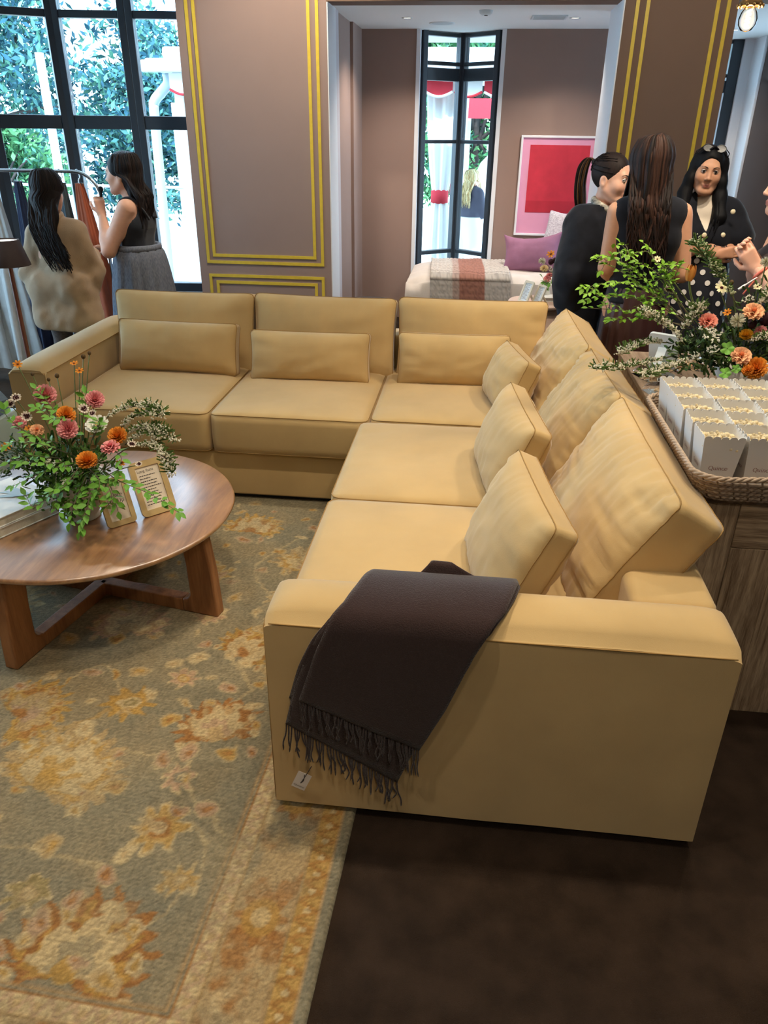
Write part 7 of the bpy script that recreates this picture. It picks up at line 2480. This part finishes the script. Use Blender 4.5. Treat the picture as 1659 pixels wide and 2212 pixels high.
cloth(p6, 'tank_top', body_prims(J), .010, M_rib, .0115, clip=lambda P: np.maximum(np.maximum(P[..., 2] - 1.293, 0.952 - P[..., 2]), np.maximum(.066 - np.linalg.norm(P - (J['shL'] + np.array((0, -.01, 0))), axis=-1), .066 - np.linalg.norm(P - (J['shR'] + np.array((0, .01, 0))), axis=-1))))
trousers(p6, J, M_blkfab, .016)
wrp = J['wrL'] * .86 + J['elL'] * .14; wd_ = (J['wrL'] - J['elL']); Mw = frame_from(wd_)
M_coral = mat('coral_band', rgb(238, 124, 104), .6)
wb_ = MB().tube([wrp + Mw @ np.array((.034 * math.cos(t), .034 * math.sin(t), 0)) for t in np.linspace(0, 2 * PI, 24, endpoint=False)], .005, n=6, closed=True, flat=1.6).build('wristband', M_coral, p6)
e0 = wrp + np.array((-.02, -.03, -.015))
MB().tube(spline([e0, e0 + (-.03, -.01, -.04), e0 + (-.05, -.01, -.075)], 5), .0035, n=6).build('band_tail', M_coral, wb_)
MB().tube(spline([e0, e0 + (-.045, -.012, -.03), e0 + (-.075, -.012, -.055)], 5), [.0035] * 6 + [.006] * 5, n=6).build('band_tab', mat('white_tab', rgb(232, 226, 224), .5), wb_)
hair_long(p6, J['head'], HM, 1.06, J, BRWN, L=.30, nst=90, seed=19, back=.12, taper=.1, nm='wavybrown', amax=110, tuck=1.0)
shoes(p6, J)

# ---- blonde woman outside the alcove window
J = make_joints(-.09, 11.0, math.radians(-40), 1.62, base=-.42)
J['head'] = np.array((-.075, 11.02, 1.07))
J['elR'] = np.array((.07, 10.98, .66)); J['wrR'] = np.array((.12, 11.05, .78))
p7 = thing('person', (-.09, 11.0, -.42), 'blonde woman in a grey jacket standing outside the alcove window', 'person')
HM = headframe(math.radians(-60), 0)
b, T, pr = body_mesh(p7, J, SK3, HM, LIP, DKB, hands=(('R', (.3, .3, .9), (-.5, .5, .3), .8, -1),), h=.02)
jk = body_prims(J)[:5] + [(('c', J['shL'] - (0, 0, .01), J['elL'], .046, .05), .04), (('c', J['elL'], J['wrL'], .05, .04), .02), (('c', J['shR'] - (0, 0, .01), J['elR'], .046, .05), .04)]
cloth(p7, 'jacket', jk, .02, mat('slate_jacket', rgb(64, 62, 76), .8), .018, clip=lambda P: np.maximum(np.maximum(P[..., 2] - 1.04, .42 - P[..., 2]), .07 - np.linalg.norm(P - (J['neck'] + np.array((0, 0, .02))), axis=-1)), folds=(.02, 8, 4, 6))
trousers(p7, J, mat('white_trousers', rgb(214, 220, 224), .8), .03, flare=.03)
hair_long(p7, J['head'], HM, 1.0, J, [np.array(lin((.80, .70, .50))), np.array(lin((.66, .54, .36))), np.array(lin((.88, .80, .62)))], L=.44, nst=120, seed=23, back=.13, taper=.1, nm='blonde', amax=125)
shoes(p7, J)

# ---------------------------------------------------------------- outside
GZ = -.45
slab('ground_side', (-26, -8, GZ - .1), (-5.2, 8.85, GZ), mat('pale_patio', rgb(206, 206, 200), .85, var=.05, vscale=.8))
slab('ground', (-26, 8.85, GZ - .1), (22, 40, GZ), mat('pale_patio', rgb(206, 206, 200), .85, var=.05, vscale=.8))
slab('foundation', (-6, 6.0, GZ - .1), (4.4, 8.85, -.121), mat('foundation_grey', rgb(170, 170, 168), .9))
M_wwall = mat('white_render', rgb(226, 228, 226), .8)
M_redc = mat('red_canvas', rgb(196, 44, 56), .8, var=.05)
M_wcan = mat('white_canvas', rgb(236, 236, 232), .85)
M_gut = mat('painted_metal', rgb(176, 192, 200), .5)
# low garden wall with planting behind it
gw = thing('garden_wall', (-5.2, 10.4, GZ), 'low white garden wall beyond the bay window', 'garden wall')
for k in range(4):
    x = -8.2 + k * 1.5
    MB().box((x, 10.3, GZ), (x + 1.49, 10.5, .40)).build('wall_panel', M_wwall, gw, smooth=False, bevel=.01)
    MB().box((x - .01, 10.27, .40), (x + 1.5, 10.53, .45)).build('coping', M_wwall, gw, smooth=False, bevel=.008)
rl = thing('railing', (-5.2, 10.42, .45), 'thin white railing on top of the garden wall', 'railing')
for k in range(7): MB().tube([(-8.1 + k, 10.4, .45), (-8.1 + k, 10.4, .95)], .02, n=8).build('post', M_gut, rl)
for z in (.60, .95): MB().tube([(-8.2, 10.4, z), (-2.1, 10.4, z)], .018, n=8).build('rail', M_gut, rl)
for k, (x, y, h) in enumerate(((-6.15, 11.6, 3.0), (-5.0, 11.9, 3.0), (-4.2, 11.4, 2.4))):
    t = thing('garden_post', (x, y, GZ), ['tall white post left of the bay mullion', 'tall white post in the middle of the garden', 'white post nearest the downpipe'][k], 'post', 'white posts in the garden')
    MB().box((x - .045, y - .045, GZ), (x + .045, y + .045, GZ + h)).build('shaft', M_wwall, t, smooth=False, bevel=.006)
    MB().box((x - .07, y - .07, GZ), (x + .07, y + .07, GZ + .12)).build('plinth', M_wwall, t, smooth=False, bevel=.006)

# cabana with tied-back white drapes and red valances
cb = thing('cabana', (-1.6, 9.6, GZ), 'white cabana with red-edged valance outside the windows', 'cabana')
MB().box((-3.75, 9.35, 2.22), (1.35, 12.4, 2.34)).build('roof', M_gut, cb, smooth=False, bevel=.02)
MB().box((-3.78, 9.28, 2.20), (1.38, 9.37, 2.32)).build('gutter', M_gut, cb, smooth=False, bevel=.02)
MB().box((-3.60, 9.5, 2.34), (1.2, 12.2, 2.46)).build('roof_cap', M_wwall, cb, smooth=False, bevel=.03)
for x, y in ((-3.45, 9.55), (1.2, 9.55), (-3.45, 12.2), (1.2, 12.2)):
    MB().box((x - .05, y - .05, GZ), (x + .05, y + .05, 2.22)).build('post', M_wwall, cb, smooth=False)
MB().tube(spline([(-3.56, 9.50, 2.2), (-3.56, 9.50, 2.10), (-3.64, 9.5, 2.02), (-3.74, 9.5, 1.92), (-3.76, 9.5, 1.78), (-3.78, 9.5, .9), (-3.80, 9.5, GZ + .02)], 5), .055, n=10).build('downpipe', M_gut, cb)
k = 0
x = -3.52
while x < 1.15:
    w = .30
    poly = [(x, 2.2), (x, 2.03)] + [(x + w * q, 2.03 - .05 * math.sin(PI * q)) for q in np.linspace(.1, .9, 7)] + [(x + w, 2.03), (x + w, 2.2)]
    V = lambda y0, pl: np.array([(a, y0, b) for a, b in pl])
    n_ = len(poly)
    P0 = V(9.44, poly); P1 = V(9.452, poly)
    MB().add(np.concatenate([P0, P1]), [tuple(range(n_)), tuple(range(2 * n_ - 1, n_ - 1, -1))] + [(i, n_ + i, n_ + (i + 1) % n_, (i + 1) % n_) for i in range(n_)]).build('valance_flap', M_redc if k % 2 else M_wcan, cb, smooth=False)
    MB().tube(P0[1:-1] + (0, -.006, .01), .014, n=5).build('valance_trim', M_redc if k % 2 == 0 else M_wcan, cb)
    x += w + .02; k += 1
MB().box((-.4, 13.6, 1.82), (1.6, 13.66, 2.10)).build('rear_valance', M_redc, cb, smooth=False)

def drape_tied(x, y, wt, wtie, wb, ztop, ztie, zb, label, seed):
    t = thing('outdoor_drape', (x, y, zb), label, 'drape', 'tied-back white drapes outside')
    n, k = 72, 40
    G = np.zeros((k, n, 3))
    for i in range(k):
        s = i / (k - 1); z = ztop + (zb - ztop) * s
        if z > ztie: q = (ztop - z) / (ztop - ztie); w = wt * (1 - q ** 2.2) + wtie * q ** 2.2
        else: q = (ztie - z) / (ztie - zb); w = wtie + (wb - wtie) * q ** .6
        for j in range(n):
            a = 2 * PI * j / n
            r = 1 + .14 * math.sin(9 * a + seed) + .05 * math.sin(17 * a)
            G[i, j] = (x + w / 2 * math.cos(a) * r, y + (.05 + .10 * w) * math.sin(a) * r, z)
    mb = MB(); mb.grid(G, closev=True); mb.build('cloth', M_wcan, t)
    MB().lathe([(wtie * .50, -.075), (wtie * .66, -.065), (wtie * .66, .065), (wtie * .50, .075)], 24, (x, y, ztie), M=np.diag([1, .85, 1.0]), caps=False).build('tie_band', M_redc, t)
    return t
drape_tied(-.445, 9.66, .34, .155, .30, 2.18, .965, GZ + .02, 'white drape with a red tie band, front one in the alcove window', 1)
drape_tied(-.285, 10.5, .20, .11, .17, 2.18, 1.0, GZ + .02, 'white drape with a red tie band just behind the front one', 2)
drape_tied(-3.36, 9.68, .26, .15, .28, 2.18, .95, GZ + .02, 'white drape with a red tie band beside the left pillar', 3)
drape_tied(1.15, 9.7, .3, .15, .3, 2.18, .95, GZ + .02, 'white drape with a red tie band seen through the niche window', 4)
# curved garden wall and hedge behind
mb = MB()
cw = thing('curved_wall', (1.2, 14.2, GZ), 'white garden wall with a scrolled top behind the blonde woman', 'garden wall')
poly = [(0.05, GZ), (3.0, GZ), (3.0, 1.75), (.35, 1.75), (.32, 1.68), (.36, 1.60), (.30, 1.52), (.12, 1.48), (.10, 1.38), (.16, 1.30), (.02, 1.16), (-.05, 1.0), (.0, .8)]
P0 = np.array([(a, 14.1, b) for a, b in poly]); P1 = P0 + (0, .25, 0); n_ = len(poly)
MB().add(np.concatenate([P0, P1]), [tuple(range(n_)), tuple(range(2 * n_ - 1, n_ - 1, -1))] + [(i, n_ + i, n_ + (i + 1) % n_, (i + 1) % n_) for i in range(n_)]).build('wall_slab', M_wwall, cw, smooth=False)
MB().box((-.30, 13.9, GZ), (-.18, 14.02, 1.9)).build('post', M_gut, cw, smooth=False)

# trees: crown of many small leaf cards as stuff inside one thing, trunk and limbs as parts
def tree(name, label, base, crown, rad, n, seed, cols, trunk_r=.16, size=.16, droop=.0, ncl=60):
    t = thing(name, tuple(base), label, 'tree', 'trees beyond the windows')
    rg = np.random.RandomState(seed)
    base = np.array(base, float); crown = np.array(crown, float); rad = np.array(rad, float)
    M_bark = mat('bark', rgb(66, 58, 56), .9, var=.3, vscale=12)
    MB().tube(spline([base, base * .6 + crown * .4 + rg.normal(0, .1, 3), crown + (0, 0, rad[2] * .6)], 6), np.linspace(trunk_r, .03, 13), n=8).build('trunk', M_bark, t)
    cl = []
    for i in range(ncl):
        d = rg.normal(size=3); d /= np.linalg.norm(d)
        cl.append(crown + d * rad * rg.uniform(.35, 1.0) ** .7)
    for i in range(12):
        q = cl[i]
        s0 = base * .45 + crown * .55 + np.array((0, 0, rg.uniform(-.3, .5) * rad[2]))
        MB().tube(bez(s0, (s0 + q) / 2 + np.array((0, 0, .3)), q, 8), np.linspace(trunk_r * .3, .012, 8), n=6).build('branch', M_bark, t)
    N = n
    ci = rg.randint(0, ncl, N)
    C_ = np.array(cl)[ci] + rg.normal(0, 1, (N, 3)) * np.array((.42, .42, .26)) * np.mean(rad) * .33
    C_[:, 2] -= droop * rg.rand(N)
    a = rg.normal(size=(N, 3)); a /= np.linalg.norm(a, axis=1)[:, None]
    b_ = rg.normal(size=(N, 3)); b_ -= a * (a * b_).sum(1)[:, None]; b_ /= np.linalg.norm(b_, axis=1)[:, None]
    sz = size * rg.uniform(.5, 1.2, N)[:, None]
    V = np.stack([C_ - a * sz, C_ + b_ * sz * .38, C_ + a * sz, C_ - b_ * sz * .38], 1).reshape(-1, 3)
    F = np.arange(N * 4).reshape(N, 4)
    col = np.repeat(np.array(cols)[rg.randint(0, len(cols), N)] * rg.uniform(.55, 1.35, (N, 1)), 4, 0)
    mb = MB(); mb.add(V, F, col)
    o = mb.build('crown', vcol_mat('foliage_far', .8, spec=.15), t, smooth=False, vcol=True)
    o['kind'] = 'stuff'
    return t
GC = [L3(66, 110, 118), L3(84, 132, 128), L3(56, 96, 112), L3(96, 146, 124)]
GD = [L3(58, 104, 84), L3(80, 132, 88), L3(104, 156, 104)]
tree('cedar_tree', 'large blue-green cedar filling the left bay panes', (-9.9, 15.2, GZ), (-9.6, 14.9, 2.4), (2.6, 1.6, 2.4), 14000, 1, GC, .3, .10, droop=.5, ncl=80)
tree('cedar_tree', 'blue-green cedar behind the middle bay pane', (-7.2, 17, GZ), (-6.7, 16.6, 2.0), (1.7, 1.4, 1.9), 9500, 2, GC, .26, .10, droop=.4, ncl=60)
tree('cedar_tree', 'lower cedar beside the downpipe', (-5.6, 18, GZ), (-5.6, 17.5, 1.7), (1.5, 1.2, 1.5), 6500, 3, GC, .2, .10, ncl=60)
tree('broadleaf_tree', 'green shrub tree low behind the garden railing', (-8.3, 13.2, GZ), (-8.0, 13.2, .9), (1.3, .8, .8), 6000, 4, GD, .1, .09)
tree('broadleaf_tree', 'green tree behind the curved garden wall', (-.2, 17, GZ), (-.1, 16.6, 2.0), (1.3, 1.0, 2.0), 9000, 5, GD, .15, .10)
tree('broadleaf_tree', 'tall green tree above the cabana roof', (.2, 19, GZ), (-.2, 18.5, 3.9), (1.6, 1.2, 1.2), 8000, 6, GD, .18, .11)
tree('broadleaf_tree', 'green tree seen through the niche window', (4.6, 17, GZ), (4.4, 16.5, 1.9), (1.6, 1.2, 1.6), 5000, 7, GD, .15, .11)

# ---------------------------------------------------------------- recessed ceiling lamps of the main room, unseen: sofa pair read from shadows, others added as fill
M_emit = mat('lamp_glow', (1.0, 0.80, 0.55, 1), emit=6.0)
def downlight(x, y, z, power, tgt=None, size=80, blend=0.6, col=(1.0, 0.77, 0.50), label='', rad=0.06):
    t = thing('recessed_downlight', (x, y, z), label, 'ceiling light', 'recessed downlights in the main ceiling')
    MB().lathe([(.06, -.001), (.075, -.006), (.08, -.001)], 20, (x, y, z), caps=False).build('trim_ring', M_white, t)
    MB().lathe([(0.0, -.0015), (.058, -.0015)], 20, (x, y, z), caps=False).build('lens', M_emit, t)
    ld = bpy.data.lights.new('downlight', 'SPOT')
    ld.energy = power; ld.color = col; ld.spot_size = math.radians(size); ld.spot_blend = blend; ld.shadow_soft_size = rad
    lo = bpy.data.objects.new('lamp_light', ld)
    COL.objects.link(lo)
    lo.parent = t
    lo.location = (0, 0, -.02)
    if tgt is not None:
        d = Vector(tgt) - Vector((x, y, z - .02))
        lo.rotation_euler = d.to_track_quat('-Z', 'Y').to_euler()
    return t
WC = (1.0, 0.87, 0.69)
for x, y, pw, tg, sz, lb in (
    (-0.45, 1.95, 92, (-0.45, 1.9, 0.3), 95, 'recessed ceiling downlight above the front of the near sofa run'),
    (0.75, 1.95, 98, (0.6, 2.0, 0.5), 95, 'recessed ceiling downlight above the sofa back near the tray'),
    (-1.1, 0.75, 70, (-1.1, 0.8, 0.0), 90, 'added fill downlight above the rug near the camera'),  # added to fill the floor, with the next one
    (0.3, 0.5, 45, (0.3, 0.6, 0.0), 80, 'added fill downlight above the bare carpet near the camera'),
    (0.4, -1.0, 75, (0.2, 1.2, 0.2), 100, 'added front fill downlight behind the camera'),  # added as front fill for the sofa
    (1.5, 3.3, 130, (1.3, 3.4, 0.8), 95, 'added fill downlight above the console bouquet'),  # this and the next ones added to lift the interior light
    (0.1, 3.4, 70, (0.1, 3.6, 0.4), 95, 'added fill downlight above the sofa corner'),
    (-1.6, 3.4, 50, (-1.5, 3.6, 0.4), 95, 'added fill downlight above the far run of the sofa'),
    (-1.2, 5.0, 170, (-1.5, 6.0, 1.0), 100, 'added fill downlight in front of the left pillar'),  # added to brighten the left pillar
    (1.15, 3.75, 150, (1.2, 5.4, 1.1), 100, 'added fill downlight in front of the right pillar')):  # added to light the right pillar and the group's faces
    downlight(x, y, 3.2, pw, tg, sz, col=WC, label=lb)
